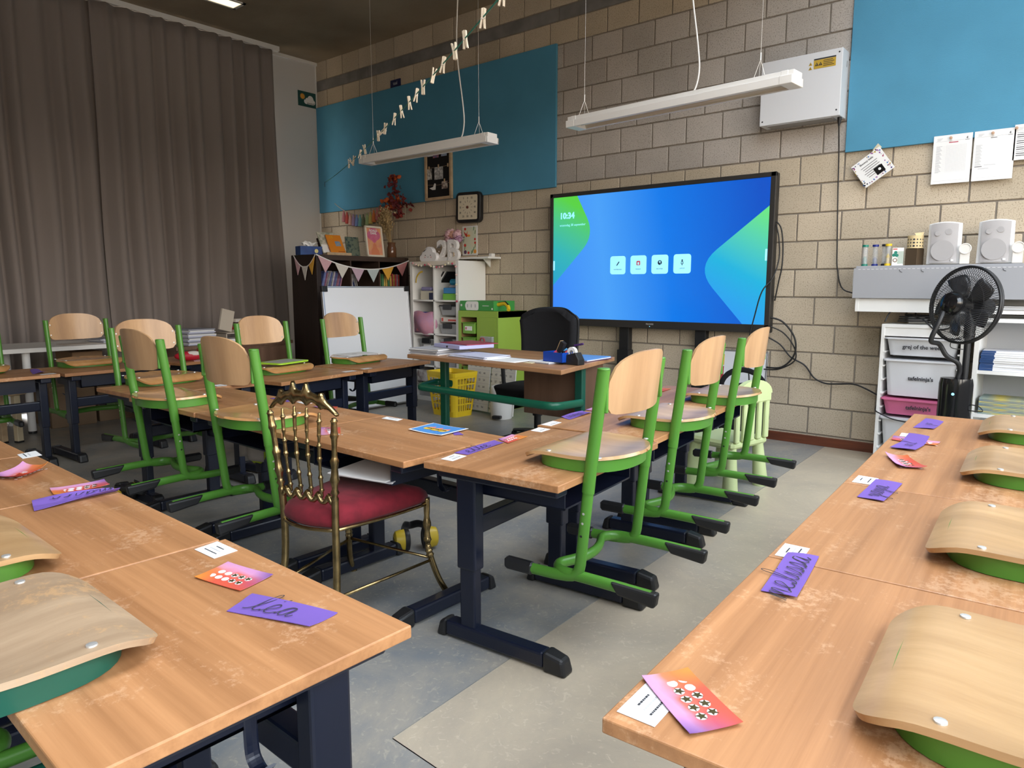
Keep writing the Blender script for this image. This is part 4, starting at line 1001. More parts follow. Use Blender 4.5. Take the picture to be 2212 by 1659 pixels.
for a in ((-Wp / 2, Wp / 2, 0, .02), (-Wp / 2, Wp / 2, Hp - .02, Hp)): f.box(a[0], a[1], -.02, 0, a[2], a[3])
for a in ((-Wp / 2, -Wp / 2 + .018), (Wp / 2 - .018, Wp / 2)): f.box(a[0], a[1], -.02, 0, 0, Hp)
f.build('frame', mat('frame_cream', (.78, .72, .60), .5), k, bevel=.002)
MB().box(-.10, .10, -.008, 0, .018, .302).build('print', mat('print_peach', (.78, .40, .18), .7, col2=(.72, .26, .20), vscale=14), k)
PP = lambda pts, m_, lay, n='print_shape': MB().prism(pts, 0, .0005, XZ(-.008 - .0006 * lay)).build(n, m_, k)
PP(blob([(.045, 0, .045, -80, 80), (0, .035, .05, 30, 150), (-.045, 0, .045, 100, 260), (0, -.05, .028, 200, 340)], 0, .225), mat('print_pink', (.60, .12, .24), .7, col2=(.66, .20, .32), vscale=20), 1)
PP([(-.06, .02), (.06, .02), (.05, .07), (.025, .10), (.02, .13), (0, .15), (-.02, .13), (-.025, .10), (-.05, .07)], mat('print_salmon', (.70, .24, .12), .7), 1)
text('title', 'ROALD', .032, M_paper, k, (0, -.0098, .272), WALLROT, bold=.001); text('title', 'DAHL', .032, M_paper, k, (0, -.0098, .245), WALLROT, bold=.001)
MB().box(-.095, -.08, .0, .1, 0, .22, Matrix.Rotation(R(0), 4, 'X')).build('strut', M_oak, k) if False else None
# small lantern behind the frame
k = empty('bead_lantern', bc(.955, .29, TOP), R(bang), 'small white lantern with a bead string behind the framed print', 'lantern')
for i in range(6): MB().box(-.05 + .018 * i, -.043 + .018 * i, -.03, -.024, .008, .10).build('slat', M_whitel, k)
MB().box(-.055, .055, -.034, .034, .098, .108).build('cap', M_whitel, k); MB().box(-.055, .055, -.034, .034, 0, .008).build('base', M_whitel, k)
BC_ = [(.5, .42, .15), (.25, .4, .42), (.6, .55, .5), (.45, .3, .4)]
for i in range(9):
    a = i / 8 * PI; MB().sphere((-.05 * math.cos(a), -.038, .125 + .05 * math.sin(a)), .009, 8, 6).build('bead', mat('bead_%d' % (i % 4), BC_[i % 4], .5), k, smooth='all')
# vase with dried flowers and red leaves
V = bc(1.075, .16, TOP); k = empty('glass_vase', V, 0, 'brown glass vase with dried grasses and red autumn leaves on the bookcase', 'vase')
MB().lathe([(.045, 0), (.05, .004), (.052, .06), (.05, .105), (.040, .135), (.046, .165), (.043, .165), (.037, .135), (.046, .105), (.048, .06), (.046, .008), (0.001, .007)], 24).build('vase', mat('brown_glass', (.22, .10, .05), .1, trans=.35), k, smooth='all')
rnd = random.Random(21)
stm = MB(); hd = MB(); M_straw = mat('dried_grass', (.46, .33, .16), .9, var=.3, vscale=30)
for i in range(60):
    a = rnd.uniform(-2.4, .9); sp = rnd.uniform(.05, .16); h = rnd.uniform(.30, .52); x = -sp * math.cos(a) * .9 - .03; y = sp * math.sin(a) * .6
    stm.tube(smooth_path([(rnd.uniform(-.02, .02), rnd.uniform(-.02, .02), .04), (x * .4, y * .4, h * .55), (x, y, h)], 3), .0012, 4)
    for q in range(10): hd.sphere((x + rnd.gauss(0, .018), y + rnd.gauss(0, .018), h + rnd.gauss(-.02, .028)), rnd.uniform(.003, .008), 5, 4, (1, 1, 1.5))
stm.build('dried_stems', M_straw, k); o = hd.build('dried_flowers', M_straw, k); o['kind'] = 'stuff'
for i, (x, z) in enumerate(((-.135, .43), (-.02, .54), (.085, .47), (-.11, .385))):
    MB().tube(smooth_path([(.0, 0, .05), (x * .3, 0, z * .6), (x, -.02, z)], 4), .0014, 5).build('ball_stem', M_straw, k); MB().sphere((x, -.02, z), .011, 10, 8).build('ball_flower', mat('ball_flower', (.62, .45, .28), .9), k, smooth='all')
br = smooth_path([(.01, 0, .05), (.02, .02, .38), (.015, .03, .60), (.04, .03, .86)], 6); MB().tube(br, [.003 - .0016 * i / len(br) for i in range(len(br))], 6).build('branch', mat('branch', (.12, .07, .04), .8), k)
br2 = smooth_path([(.02, .02, .42), (.08, .02, .52), (.17, .0, .60)], 6); MB().tube(br2, .002, 6).build('branch', mat('branch', (.12, .07, .04), .8), k)
LEAF = [mat('leaf_red', (.22, .025, .018), .6), mat('leaf_dark', (.12, .014, .02), .6), mat('leaf_orange', (.58, .11, .02), .6)]
def leaf_mesh(m_):
    rows = []
    for i in range(7):
        t = i / 6; w = .021 * math.sin(PI * min(1, t * .95 + .05)) ** .7; rows.append([(w * u, .05 * t, .007 * u * u + .006 * math.sin(3 * t + u)) for u in (-1, -.5, 0, .5, 1)])
    o = MB().sheet(rows, .0006).build('leaf', m_, k, smooth='all'); return o
protoL = [leaf_mesh(m_) for m_ in LEAF]; cnt = 0
for (cx, cz, n_, rr_, wt) in ((.03, .58, 30, .08, (0, 0, 1, 2, 2)), (.04, .82, 24, .055, (0, 1, 2)), (.02, .72, 18, .06, (0, 1, 1)), (.15, .57, 32, .075, (0, 1, 1)), (-.05, .60, 18, .05, (2, 0, 1)), (.09, .47, 16, .05, (1, 0))):
    for i in range(n_):
        w = rnd.choice(wt); o = protoL[w] if cnt in (0, 1, 2) and False else None
        o = bpy.data.objects.new('leaf', protoL[w].data); link(o, k)
        a = rnd.uniform(0, 2 * PI); q = rr_ * rnd.random() ** .5
        o.location = (cx + q * math.cos(a), .02 + rnd.gauss(0, .03), cz + q * math.sin(a) * .95); o.rotation_euler = (rnd.uniform(0, 6), rnd.uniform(0, 6), rnd.uniform(0, 6)); cnt += 1
for o in protoL: o.location = (.02, .0, .5)
# --- bunting along the bookcase
def bunting(pts, flags, sag, label):
    k = empty('bunting', pts[0], 0, label, 'bunting'); P0 = Vector(pts[0])
    A, B = Vector(pts[0]), Vector(pts[1])
    f_ = lambda t: A.lerp(B, t) + Vector((0, 0, -sag * (1 - (2 * t - 1) ** 2))) - P0
    MB().tube([f_(i / 20) for i in range(21)], .006, 6, flat=(1, .4)).build('tape', M_paper, k)
    n = len(flags)
    for i, c in enumerate(flags):
        t0, t1 = (i + .08) / n, (i + .92) / n; a, b = f_(t0), f_(t1); m_ = (a + b) / 2 + Vector((0, 0, -.135)); d = (b - a).normalized(); nrm = Vector((d.y, -d.x, 0)).normalized() * .002
        MB().add([a + nrm, b + nrm, m_ + nrm, a - nrm, b - nrm, m_ - nrm], [(0, 2, 1), (3, 4, 5), (0, 1, 4, 3), (1, 2, 5, 4), (2, 0, 3, 5)]).build('flag', mat('flag_%s' % c, {'p': (.62, .38, .42), 'w': (.66, .63, .58), 'v': (.55, .40, .50), 'b': (.48, .56, .58), 'y': (.72, .38, .05), 'r': (.62, .26, .26)}[c], .9, var=.06, vscale=300), k)
    return k
off = -.012
bunting([bc(-.01, off, BHt - .002), bc(1.165, off, BHt - .03)], 'pwvbyr', .115, 'pastel flag bunting hanging along the front of the dark bookcase')
bunting([bc(-.012, .36, BHt - .005), bc(-.012, .0, BHt - .002)], 'pwy', .115, 'short piece of flag bunting on the end panel of the dark bookcase')
# --- big white board leaning in front
k = empty('standing_white_board', (2.25, -1.55, .012), R(90), 'large plain white board standing in front of the dark bookcase', 'white board')
lean_ = math.atan2(.10, 1.15); T = Matrix.Rotation(-lean_, 4, 'X')
MB().box(.15, .20, .0, .34, .0, .03).build('stand_foot', M_blk, k); MB().box(.80, .85, .0, .34, .0, .03).build('stand_foot', M_blk, k); MB().box(.15, .20, .30, .33, .0, .5).build('stand_post', M_blk, k); MB().box(.80, .85, .30, .33, .0, .5).build('stand_post', M_blk, k)
Hb, Wb = 1.15, 1.01
MB().box(0, Wb, -.012, 0, .0, Hb, T).build('board', M_wb, k)
f = MB()
for a in ((0, Wb, 0, .014), (0, Wb, Hb - .014, Hb)): f.box(a[0], a[1], -.02, .008, a[2], a[3], T)
for a in ((-.006, .012), (Wb - .012, Wb + .006)): f.box(a[0], a[1], -.02, .008, 0, Hb, T)
f.build('frame', M_alu, k, bevel=.002)
for x in (-.009, Wb - .05):
    for z in (-.002, Hb - .05): MB().box(x, x + .06, -.023, .010, z, z + .052, T).build('corner_cap', M_blk, k, bevel=.003)
# --- white 2 x 4 cube shelf
SXL, SXR, SY, SHt = 2.045, 2.735, -.40, 1.405
k = empty('cube_shelf', (0, 0, 0), 0, 'white cube shelf full of boxes against the block wall', 'shelf')
M_cream2 = mat('shelf_edge', (.74, .68, .58), .5)
for x in (SXL, SXR - .04): MB().box(x, x + .04, SY, -.012, 0, SHt).build('side_panel', M_whitel, k, bevel=.002)
MB().box(SXL + .04, SXR - .04, SY, -.012, SHt - .04, SHt).build('top_panel', M_cream2, k, bevel=.002); MB().box(SXL + .04, SXR - .04, SY, -.012, 0, .04).build('bottom_panel', M_whitel, k)
MB().box(SXL + .02, SXR - .02, -.018, -.012, .02, SHt - .02).build('back_panel', M_whitel, k)
RZ = [.04, .365, .69, 1.025]
for z in RZ[1:]: MB().box(SXL + .04, SXR - .04, SY + .002, -.02, z - .016, z).build('shelf_board', M_whitel, k)
MX = (SXL + SXR) / 2; MB().box(MX - .008, MX + .008, SY + .002, -.02, .04, SHt - .04).build('divider', M_whitel, k)
k2 = tag(MB().box(2.30, 2.94, -.20, -.012, 1.425, 1.443).build('wall_shelf', M_whitel, bevel=.002), 'narrow white wall shelf beside the cube shelf, below the flower print', 'shelf')
MB().prism([(0, 0), (.10, .08), (0, .08)], 0, .012, Matrix.Translation((2.80, -.02, 1.345)) @ Matrix(((0, 0, 1, 0), (-1, 0, 0, 0), (0, 1, 0, 0), (0, 0, 0, 1)))).build('bracket', M_whitel, k2)
k3 = tag(MB().cbox(2.875, 2.915, -.12, -.07, 1.444, 1.475, .004).build('white_cube', M_whitel), 'tiny white box at the end of the wall shelf', 'box')
M_clear = mat('clear_plastic', (.55, .56, .57), .25, alpha=.55); M_clip = mat('box_clip', (.02, .022, .025), .5)
def bin_box(x, y, z, w, d, h, label, lidm=None, m_=None, clip=True, tagp=None):
    r = empty('storage_box', (x, y, z), 0, label, 'storage box', 'boxes in the white cube shelf')
    t = MB(); e_ = .02
    o = [(-w / 2 + e_, 0), (w / 2 - e_, 0), (w / 2 - e_, d), (-w / 2 + e_, d)]; u = [(-w / 2, -.012), (w / 2, -.012), (w / 2, d), (-w / 2, d)]
    t.add([(a, b, 0) for a, b in o] + [(a, b, h) for a, b in u], [(3, 2, 1, 0), (0, 1, 5, 4), (1, 2, 6, 5), (2, 3, 7, 6), (3, 0, 4, 7)]); t.build('tub', m_ or M_clear, r, bevel=.004)
    MB().cbox(-w / 2 - .006, w / 2 + .006, -.02, d, h, h + .014, .003).build('lid', lidm or M_clear, r)
    if clip: MB().cbox(-w / 4, w / 4, -.03, -.012, h - .03, h + .02, .004).build('clip', M_clip, r)
    if tagp: MB().box(-.05, .05, -.0135, -.0065, h * .2, h * .55).build('label', M_paper, r)
    return r
cwid = (SXR - SXL - .08 - .016) / 2; c1, c2 = SXL + .04 + cwid / 2, SXR - .04 - cwid / 2
bin_box(c2, SY + .05, RZ[2] + .185, .22, .28, .085, 'clear box with a black clip high in the right column of the cube shelf', M_clip)
bin_box(c2 + .01, SY + .04, RZ[2], .24, .28, .085, 'clear box below the white carton in the cube shelf')
tag(MB().box(c2 - .10, c2 + .13, SY + .04, -.05, RZ[2] + .118, RZ[2] + .165).build('carton', mat('carton_white', (.72, .66, .60), .7), bevel=.002), 'flat white and red carton between two boxes in the cube shelf', 'box')
o = bpy.context.scene.objects['carton']; 
MB().box(c2 + .0, c2 + .12, SY + .0392, SY + .04, RZ[2] + .128, RZ[2] + .145).build('red_stripe', mat('carton_red', (.60, .10, .08), .7), o); MB().box(c2 - .09, c2 - .065, SY + .0392, SY + .04, RZ[2] + .125, RZ[2] + .158).build('red_mark', mat('carton_red'), o)
bin_box(c1 + .01, SY + .05, RZ[1] + .15, .24, .27, .10, 'grey-clear box with a label in the left column of the cube shelf', None, None, True, True)
bin_box(c1 + .01, SY + .04, RZ[1], .25, .28, .11, 'lower grey-clear box in the left column, level with the teacher desk')
bin_box(c2 + .01, SY + .05, RZ[1] + .14, .23, .27, .12, 'clear box with black clip and label in the right cube shelf column', None, None, True, True)
bin_box(c2 + .01, SY + .04, RZ[1], .24, .28, .10, 'clear box with a red lid in the right column of the cube shelf', mat('lid_red', (.5, .03, .05), .5), None, False)
bin_box(c1 + .02, SY + .03, RZ[0], .24, .28, .14, 'clear box at the bottom of the cube shelf beside the yellow basket')
tag(MB().box(c1 - .08, c1 + .12, SY - .02, -.1, RZ[0] + .16, RZ[0] + .27).build('game_box', mat('game_white', (.62, .60, .58), .6, col2=(.2, .15, .14), vscale=18), bevel=.002), 'white game box on the clear box at the bottom of the cube shelf', 'box')
# contents of the upper compartments
z = RZ[3]
k = empty('pink_pouch', (c1, SY + .06, RZ[2]), 0, 'translucent pink zip pouch filling a compartment of the cube shelf', 'pouch')
M_pink = mat('pouch_pink', (.62, .28, .36), .5, col2=(.55, .30, .45), vscale=10); rows = []
for i in range(9):
    u = i / 8; rows.append([(-.145 + .29 * v_ / 8 + .012 * math.sin(u * 5), .0 + .05 * math.sin(PI * v_ / 8) * -1 * math.sin(PI * min(1, u * 1.1)), .005 + .20 * u + .012 * math.sin(v_)) for v_ in range(9)])
MB().sheet(rows, .05).build('bag', M_pink, k, smooth='all'); MB().box(-.15, .15, -.02, -.008, .200, .212).build('zip', mat('zip_blue', (.02, .05, .30), .4), k)
MB().box(-.10, .06, -.062, -.05, .02, .14).build('contents', mat('pouch_red', (.65, .22, .25), .6), k)
def gbox(name, x0, x1, y0, y1, z0, z1, m_, label, cat='box', ch=.004, rot=0):
    o = MB().cbox(x0, x1, y0, y1, z0, z1, ch).build(name, m_); tag(o, label, cat); return o
gbox('green_tray_box', c2 - .05, c2 + .145, SY + .02, -.08, z, z + .062, mat('lime_plastic', (.16, .48, .04), .4), 'lime green plastic box in the cube shelf')
gbox('blue_tray_box', c2 - .045, c2 + .145, SY + .025, -.08, z + .063, z + .12, mat('blue_plastic', (.03, .22, .50), .4), 'bright blue plastic box stacked on the lime green box')
gbox('glue_tin', c2 + .0, c2 + .13, SY + .06, -.12, z + .121, z + .145, mat('grey_plastic', (.35, .33, .34), .5), 'flat grey tin on the blue plastic box')
gbox('teal_case', c2 + .0, c2 + .14, SY + .05, -.10, z + .146, z + .205, mat('teal_case', (.01, .20, .32), .4), 'teal rounded case on top of the box pile in the cube shelf', 'box', .02)
gbox('domino_box', c1 + .075, c1 + .145, SY + .01, SY + .07, z, z + .07, mat('dice_navy', (.015, .02, .06), .4), 'small dark blue dotted box at the front of the cube shelf')
gbox('violet_roll', c1 - .07, c1 + .09, SY + .03, SY + .09, z + .09, z + .128, mat('violet', (.28, .26, .48), .5), 'violet soft case lying in the top left compartment', 'pencil case', .014)
gbox('card_stack', c1 - .08, c1 + .10, SY + .04, -.06, z, z + .088, mat('cream_box', (.68, .64, .52), .7), 'cream card box under the violet case')
for i in range(4):
    b_ = tag(MB().box(-.006, .006, 0, .20, 0, .24).build('folder', M_paper if i % 2 == 0 else M_blk), '%s folder leaning steeply in the top left compartment of the cube shelf' % ('first white', 'first black', 'second white', 'second black')[i], 'folder', 'folders leaning in the cube shelf')
    b_.location = (c1 + .02 + .024 * i, SY + .10, z + .006 + .0 * i); b_.rotation_euler = (0, R(40), 0)
    b_.location.z = z + .093 if i < 3 else z + .093
k = empty('yellow_arch', (c1 - .10, SY + .02, z), 0, 'yellow paper arch at the left of the cube shelf', 'decoration')
MB().tube([(-.02 + .10 * (1 - math.cos(a)), 0, .20 * math.sin(a) * .55 + .17) for a in [PI / 2 * i / 8 for i in range(9)]], .009, 6, flat=(1, .3)).build('arch', mat('arch_yellow', (.70, .48, .06), .7), k)
# --- on the cube shelf: cloud lamp, 2B letters, flower vase, pompom string
ZT = SHt + .001
k = empty('cloud_lamp', (2.235, -.30, ZT), 0, 'white cloud-shaped lamp with a smiling face', 'lamp')
CL2 = [(.075, .045, .045, -90, 75), (.01, .085, .062, 5, 165), (-.055, .065, .038, 70, 190), (-.08, .038, .038, 110, 270)]
MB().prism(blob(CL2, 0, 0), 0, .05, XZ(.025)).build('body', mat('lamp_shell', (.82, .81, .82), .4), k, bevel=.008, seg=3)
for x in (-.035, .04): MB().prism(disc(x, .062, .0055, 10), 0, .001, XZ(-.0255)).build('eye', M_ink, k); MB().prism(disc(x * 1.15, .043, .010, 10, .7), 0, .0008, XZ(-.0255)).build('cheek', mat('cheek_pink', (.70, .42, .45), .7), k)
MB().tube([(.003 + .012 * math.cos(a), -.0262, .05 + .008 * math.sin(a)) for a in [PI + PI * i / 6 for i in range(7)]], .0013, 5).build('mouth', M_ink, k)
M_letter = mat('letter_white', (.80, .78, .77), .5)
for ch, x, lab in (('2', 2.395, 'large white light-up numeral 2 on the cube shelf'), ('B', 2.545, 'large white light-up letter B on the cube shelf')):
    me = text_mesh(ch, .285, ext=.02, bold=.007); me.materials.clear(); me.materials.append(M_letter)
    o = bpy.data.objects.new('marquee_letter', me); link(o); o.rotation_euler = WALLROT
    zmin = min(v.co.y for v in me.vertices); o.location = (x, -.27, ZT - zmin); tag(o, lab, 'letter', 'light-up letters 2B')
    for q in range(6):
        MB().sphere((((q % 2) - .5) * .07, zmin + .03 + .034 * q, .021), .006, 8, 6).build('bulb', mat('bulb', (.8, .72, .70), .3), o, smooth='all')
k = empty('flower_vase', (2.42, -.15, ZT), 0, 'beige vase with pink and lilac paper flowers behind the letters', 'vase')
MB().lathe([(.035, 0), (.042, .01), (.046, .08), (.043, .125), (.034, .16), (.030, .16), (.03, .02), (.001, .018)], 20).build('vase', mat('vase_beige', (.62, .47, .29), .6), k, smooth='all')
FM = [mat('petal_peach', (.72, .42, .32), .8), mat('petal_pink', (.66, .42, .46), .8), mat('petal_lilac', (.42, .24, .36), .8)]
for i, (x, z_, r_, w) in enumerate(((-.045, .27, .062, 1), (-.06, .225, .045, 1), (.0, .265, .05, 0), (.055, .262, .055, 1), (.075, .225, .05, 2), (.03, .195, .05, 2), (-.01, .21, .045, 2), (.02, .222, .03, 0), (.06, .285, .03, 1))):
    mbf = MB()
    for q in range(40):
        a, b_ = rnd.uniform(0, 2 * PI), math.acos(rnd.uniform(-1, 1)); d = Vector((math.sin(b_) * math.cos(a), math.sin(b_) * math.sin(a), math.cos(b_)))
        e1 = d.cross(Vector((.3, .5, .8))).normalized(); p_ = d * r_; mbf.add([d * r_ * .3, p_ + e1 * r_ * .22, d * r_ * 1.12, p_ - e1 * r_ * .22], [(0, 1, 2, 3)])
    mbf.sphere((0, 0, 0), r_ * .82, 10, 8)
    o = mbf.build('flower', FM[w], k); o.location = (x, .0, z_)
k = empty('pompom_string', (2.07, SY - .012, SHt - .03), 0, 'string of small pink and cream pompoms along the cube shelf top', 'garland')
pts = [(.0, 0, .03), (.08, 0, .0), (.16, 0, -.012), (.26, 0, .0), (.30, 0, -.02), (.38, 0, -.03), (.46, 0, -.025), (.54, 0, .005), (.64, 0, -.03), (.645, 0, -.2), (.65, 0, -.36)]
MB().tube(smooth_path(pts, 5), .0015, 5).build('thread', M_paper, k)
PMc = [(.62, .34, .34), (.75, .70, .58), (.72, .52, .48), (.45, .08, .12), (.70, .62, .42)]
for i, p in enumerate(smooth_path(pts, 2)[1:]): MB().sphere(p, .011, 8, 6).build('pompom', mat('pom_%d' % (i % 5), PMc[(i * 2) % 5], .95), k, smooth='all')
# ================================================================== LIME UNIT, BASKET, TEACHER DESK, OFFICE CHAIR
M_lime = mat('lime_paint', (.30, .46, .06), .5); M_limed = mat('lime_drawer', (.20, .42, .05), .4); M_pine = mat('pine', (.42, .25, .11), .6, var=.25, vscale=12, stretch=(1, 1, .2))
k = empty('lime_drawer_unit', (2.79, -.46, 0), 0, 'lime green drawer unit between the cube shelf and the office chair', 'drawer unit')
UW, UH, UD = .50, .93, .42
for x in (0, .235, UW - .03): MB().box(x, x + .03, 0, UD, 0, UH).build('side_panel', M_lime if x else M_pine, k, bevel=.002)
MB().box(0, UW, -.002, UD, UH - .06, UH).build('top_panel', M_lime, k, bevel=.002); MB().box(0.03, UW - .03, UD - .01, UD, 0.03, UH - .06).build('back_panel', M_blk, k)
MB().box(0, UW, 0, UD, 0, .05).build('bottom_panel', M_lime, k)
MB().box(0, .035, -.004, 0, 0, UH).build('edge', M_lime, k)
for i, z in enumerate((.815, .675, .535, .395, .255, .13)):
    d = MB(); d.box(.045, .228, -.02, .36, z, z + .006); d.box(.06, .213, -.006, .0, z - .10, z + .0); d.box(.06, .066, 0, .36, z - .10, z); d.box(.207, .213, 0, .36, z - .10, z); d.box(.06, .213, 0, .36, z - .10, z - .094)
    o = d.build('drawer', M_limed, k, bevel=.003); MB().box(.09, .18, -.0085, -.0065, z - .07, z - .03).build('drawer_label', M_paper, o, rot=None); MB().box(.095, .115, -.0092, -.0086, z - .062, z - .04).build('label_mark', mat('mark_rose', (.6, .2, .25), .6), o)
MB().box(.265, UW - .03, -.002, .01, .34, .87).build('front_panel', M_lime, k); MB().box(.265, UW - .03, -.012, .002, .50, .56).build('ledge', M_lime, k)
for i, z in enumerate((.30, .16)):
    d = MB(); d.box(.28, .46, -.02, .36, z, z + .006); d.box(.29, .45, -.006, 0, z - .10, z); d.build('drawer', M_limed, k)
k = empty('tape_roll_box', (3.10, -.50, .56), 0, 'clear box of tape rolls on the lime unit ledge', 'box')
MB().cbox(0, .15, 0, .03, 0, .14, .004).build('box', M_clear, k)
for i, (z, c) in enumerate(((.10, (.45, .06, .08)), (.04, (.05, .06, .12)))):
    MB().lathe([(.022, 0), (.030, 0), (.030, .012), (.022, .012)], 16, Matrix.Translation((.035, -.001, z)) @ Matrix.Rotation(R(90), 4, 'X'), cap=False).build('tape_roll', mat('roll_%d' % i, c, .4), k)
k = empty('green_white_box', (2.79, -.44, UH + .001), 0, 'flat green and white cardboard box on the lime drawer unit', 'box')
M_cg = mat('carton_green', (.05, .30, .06), .5)
MB().box(.0, .43, 0, .30, 0, .092).build('carton', M_cg, k, bevel=.002); MB().prism([Vector(q).xy for q in fillet([(.085, .004, 0), (.24, .004, 0), (.24, .088, 0), (.085, .088, 0), (.065, .046, 0), (.085, .005, 0)], .02, 3)], 0, .0008, XZ(-.0005)).build('white_panel', M_whitel, k)
for x in (.10, .15, .20): MB().box(x - .006, x + .006, -.0022, -.0013, .03, .06).build('print_mark', M_rule, k)
MB().prism(disc(.02, .05, .011), 0, .0008, XZ(-.0005)).build('logo', M_whitel, k); MB().prism(disc(.41, .02, .009), 0, .0008, XZ(-.0005)).build('logo', M_whitel, k); MB().box(.29, .37, -.0014, -.0005, .045, .050).build('print_line', M_whitel, k)
k = tag(MB().tube(smooth_path([(3.22, -.38, .99), (3.30, -.38, 1.0), (3.36, -.40, .97), (3.38, -.42, .945)], 4), .018, 8).build('yellow_tool', mat('yellow_plastic', (.75, .52, .02), .4), smooth=True), 'yellow and black handle behind the green and white box', 'tool')
MB().tube([(3.23, -.38, 1.006), (3.31, -.38, 1.016), (3.36, -.40, .99)], .008, 6).build('grip', M_blk, k)
# hundred chart
k = empty('number_chart', (2.97, -.56, 0), R(-6), 'white number chart standing behind the yellow basket', 'chart')
Tn = Matrix.Rotation(R(-6), 4, 'X')
for q in range(2): MB().box(.0 + .33 * q, .31 + .33 * q, -.012, 0, .02, .60, Tn).build('board', mat('chart_white', (.72, .70, .64), .5), k)
for c in range(9):
    for r_ in range(9):
        n = r_ * 10 + c + 11 + (1 if c > 3 else 0)
        if n > 100: continue
        o = text('numeral', str(n), .028, M_ink, k, Tn @ Vector((.05 + .062 * c + (.035 if c > 3 else 0), -.0128, .555 - .0625 * r_)), (R(84), 0, 0), ext=.0002)
for r_ in range(10): MB().box(.02, .62, -.0126, -.0121, .585 - .0625 * r_, .587 - .0625 * r_, Tn).build('grid_line', M_rule, k)
# yellow basket
k = empty('laundry_basket', (3.03, -.80, 0), R(-4), 'yellow slatted plastic basket on the floor beside the teacher desk', 'basket')
M_ybk = mat('basket_yellow', (.80, .56, .02), .4)
def bk(t): return .155 + .045 * t, .115 + .04 * t
mb = MB(); NB = 26; Hk = .40
def ringpt(s, t):
    a, b = bk(t); r_ = .04; per = rrect(2 * a, 2 * b, r_, 3); n = len(per); f = (s % 1) * n; i = int(f); g = f - i; p, q = per[i % n], per[(i + 1) % n]
    return (p[0] + (q[0] - p[0]) * g, p[1] + (q[1] - p[1]) * g)
def band(z0, z1, th=.003, name='band'):
    m_ = MB(); n = 48; vs = []
    for i in range(n):
        for z in (z0, z1):
            p = ringpt(i / n, z / Hk); vs.append((p[0], p[1], z)); l = math.hypot(*p); vs.append((p[0] * (1 - th * 3 / l), p[1] * (1 - th * 3 / l), z))
    fs = []
    for i in range(n):
        a, b = 4 * i, 4 * ((i + 1) % n); fs += [(a, b, b + 2, a + 2), (a + 1, a + 3, b + 3, b + 1), (a + 2, b + 2, b + 3, a + 3), (a, a + 1, b + 1, b)]
    m_.add(vs, fs); return m_
for (z0, z1) in ((0, .05), (.105, .117), (.165, .177), (.225, .237), (.285, .297), (.345, .36)): band(z0, z1).build('band', M_ybk, k)
band(.36, .40, .008).build('rim', M_ybk, k, bevel=.003)
MB().prism(rrect(.30, .22, .04, 3), 0, .005).build('bottom', M_ybk, k)
sl = MB()
for i in range(96):
    p0, p1 = ringpt(i / 96, .12), ringpt(i / 96, .9); l = math.hypot(*p0); nx_, ny_ = p0[0] / l, p0[1] / l; tx, ty = -ny_ * .0042, nx_ * .0042
    sl.add([(p0[0] + tx, p0[1] + ty, .048), (p0[0] - tx, p0[1] - ty, .048), (p1[0] - tx, p1[1] - ty, .36), (p1[0] + tx, p1[1] + ty, .36), (p0[0] + tx - nx_ * .004, p0[1] + ty - ny_ * .004, .048), (p0[0] - tx - nx_ * .004, p0[1] - ty - ny_ * .004, .048), (p1[0] - tx - nx_ * .004, p1[1] - ty - ny_ * .004, .36), (p1[0] + tx - nx_ * .004, p1[1] + ty - ny_ * .004, .36)],
           [(0, 1, 2, 3), (7, 6, 5, 4), (0, 3, 7, 4), (1, 5, 6, 2)])
o = sl.build('slats', M_ybk, k); o['kind'] = 'stuff'
MB().cbox(-.10, .12, -.08, .08, .01, .33, .02).build('contents', mat('basket_fill', (.62, .44, .05), .9), k)
# pedal bin
k = empty('pedal_bin', (3.50, -.66, 0), R(20), 'small white pedal bin behind the office chair', 'bin')
MB().lathe([(.09, 0), (.095, .01), (.10, .25), (.098, .27), (.09, .285), (.05, .30), (.001, .302)], 24).build('body', M_whitel, k, smooth=True); MB().cbox(-.04, .04, -.135, -.09, .012, .04, .005).build('pedal', M_blk, k)
# teacher desk
k = empty('teacher_desk', (0, 0, 0), 0, 'larger wooden teacher desk with a dark green tube frame', 'desk')
TZ = .72; M_tw = wood('teacher_wood', (.46, .24, .115), (.38, .19, .085), .42, (2, 40, 40)); M_ped = wood('pedestal_wood', (.19, .105, .065), (.14, .075, .045), .5, (30, 30, 2))
MB().prism([(4.085, -2.275), (5.385, -2.37), (5.215, -1.57), (3.98, -1.57)], TZ - .026, TZ).build('tabletop', M_tw, k, bevel=.004)
for (x, y, m_) in ((4.17, -2.02, M_dgreen), (5.225, -1.96, M_teal)): MB().cbox(x - .028, x + .028, y - .02, y + .02, 0, TZ - .027, .006).build('leg', m_, k)
for x in (4.05, 5.10): MB().cbox(x, x + .05, -2.25, -1.62, 0, .04, .006).build('foot', M_dgreen, k)
MB().tube(fillet([(4.165, -1.95, .50), (4.04, -1.97, .505), (4.14, -2.24, .508), (5.27, -2.27, .50), (5.25, -1.98, .485)], [.05, .05, .09], 6), .022, 12, flat=(1.05, .6), up=(0, 0, 1)).build('rail', mat('dark_green_rail', (.008, .12, .065), .3), k, smooth=True)
MB().box(4.78, 5.17, -1.93, -1.63, .37, TZ - .03).build('pedestal', M_ped, k, bevel=.002)
for i in range(2): MB().box(4.79, 5.16, -1.635, -1.62, .38 + .16 * i, .53 + .16 * i).build('drawer_front', M_ped, k)
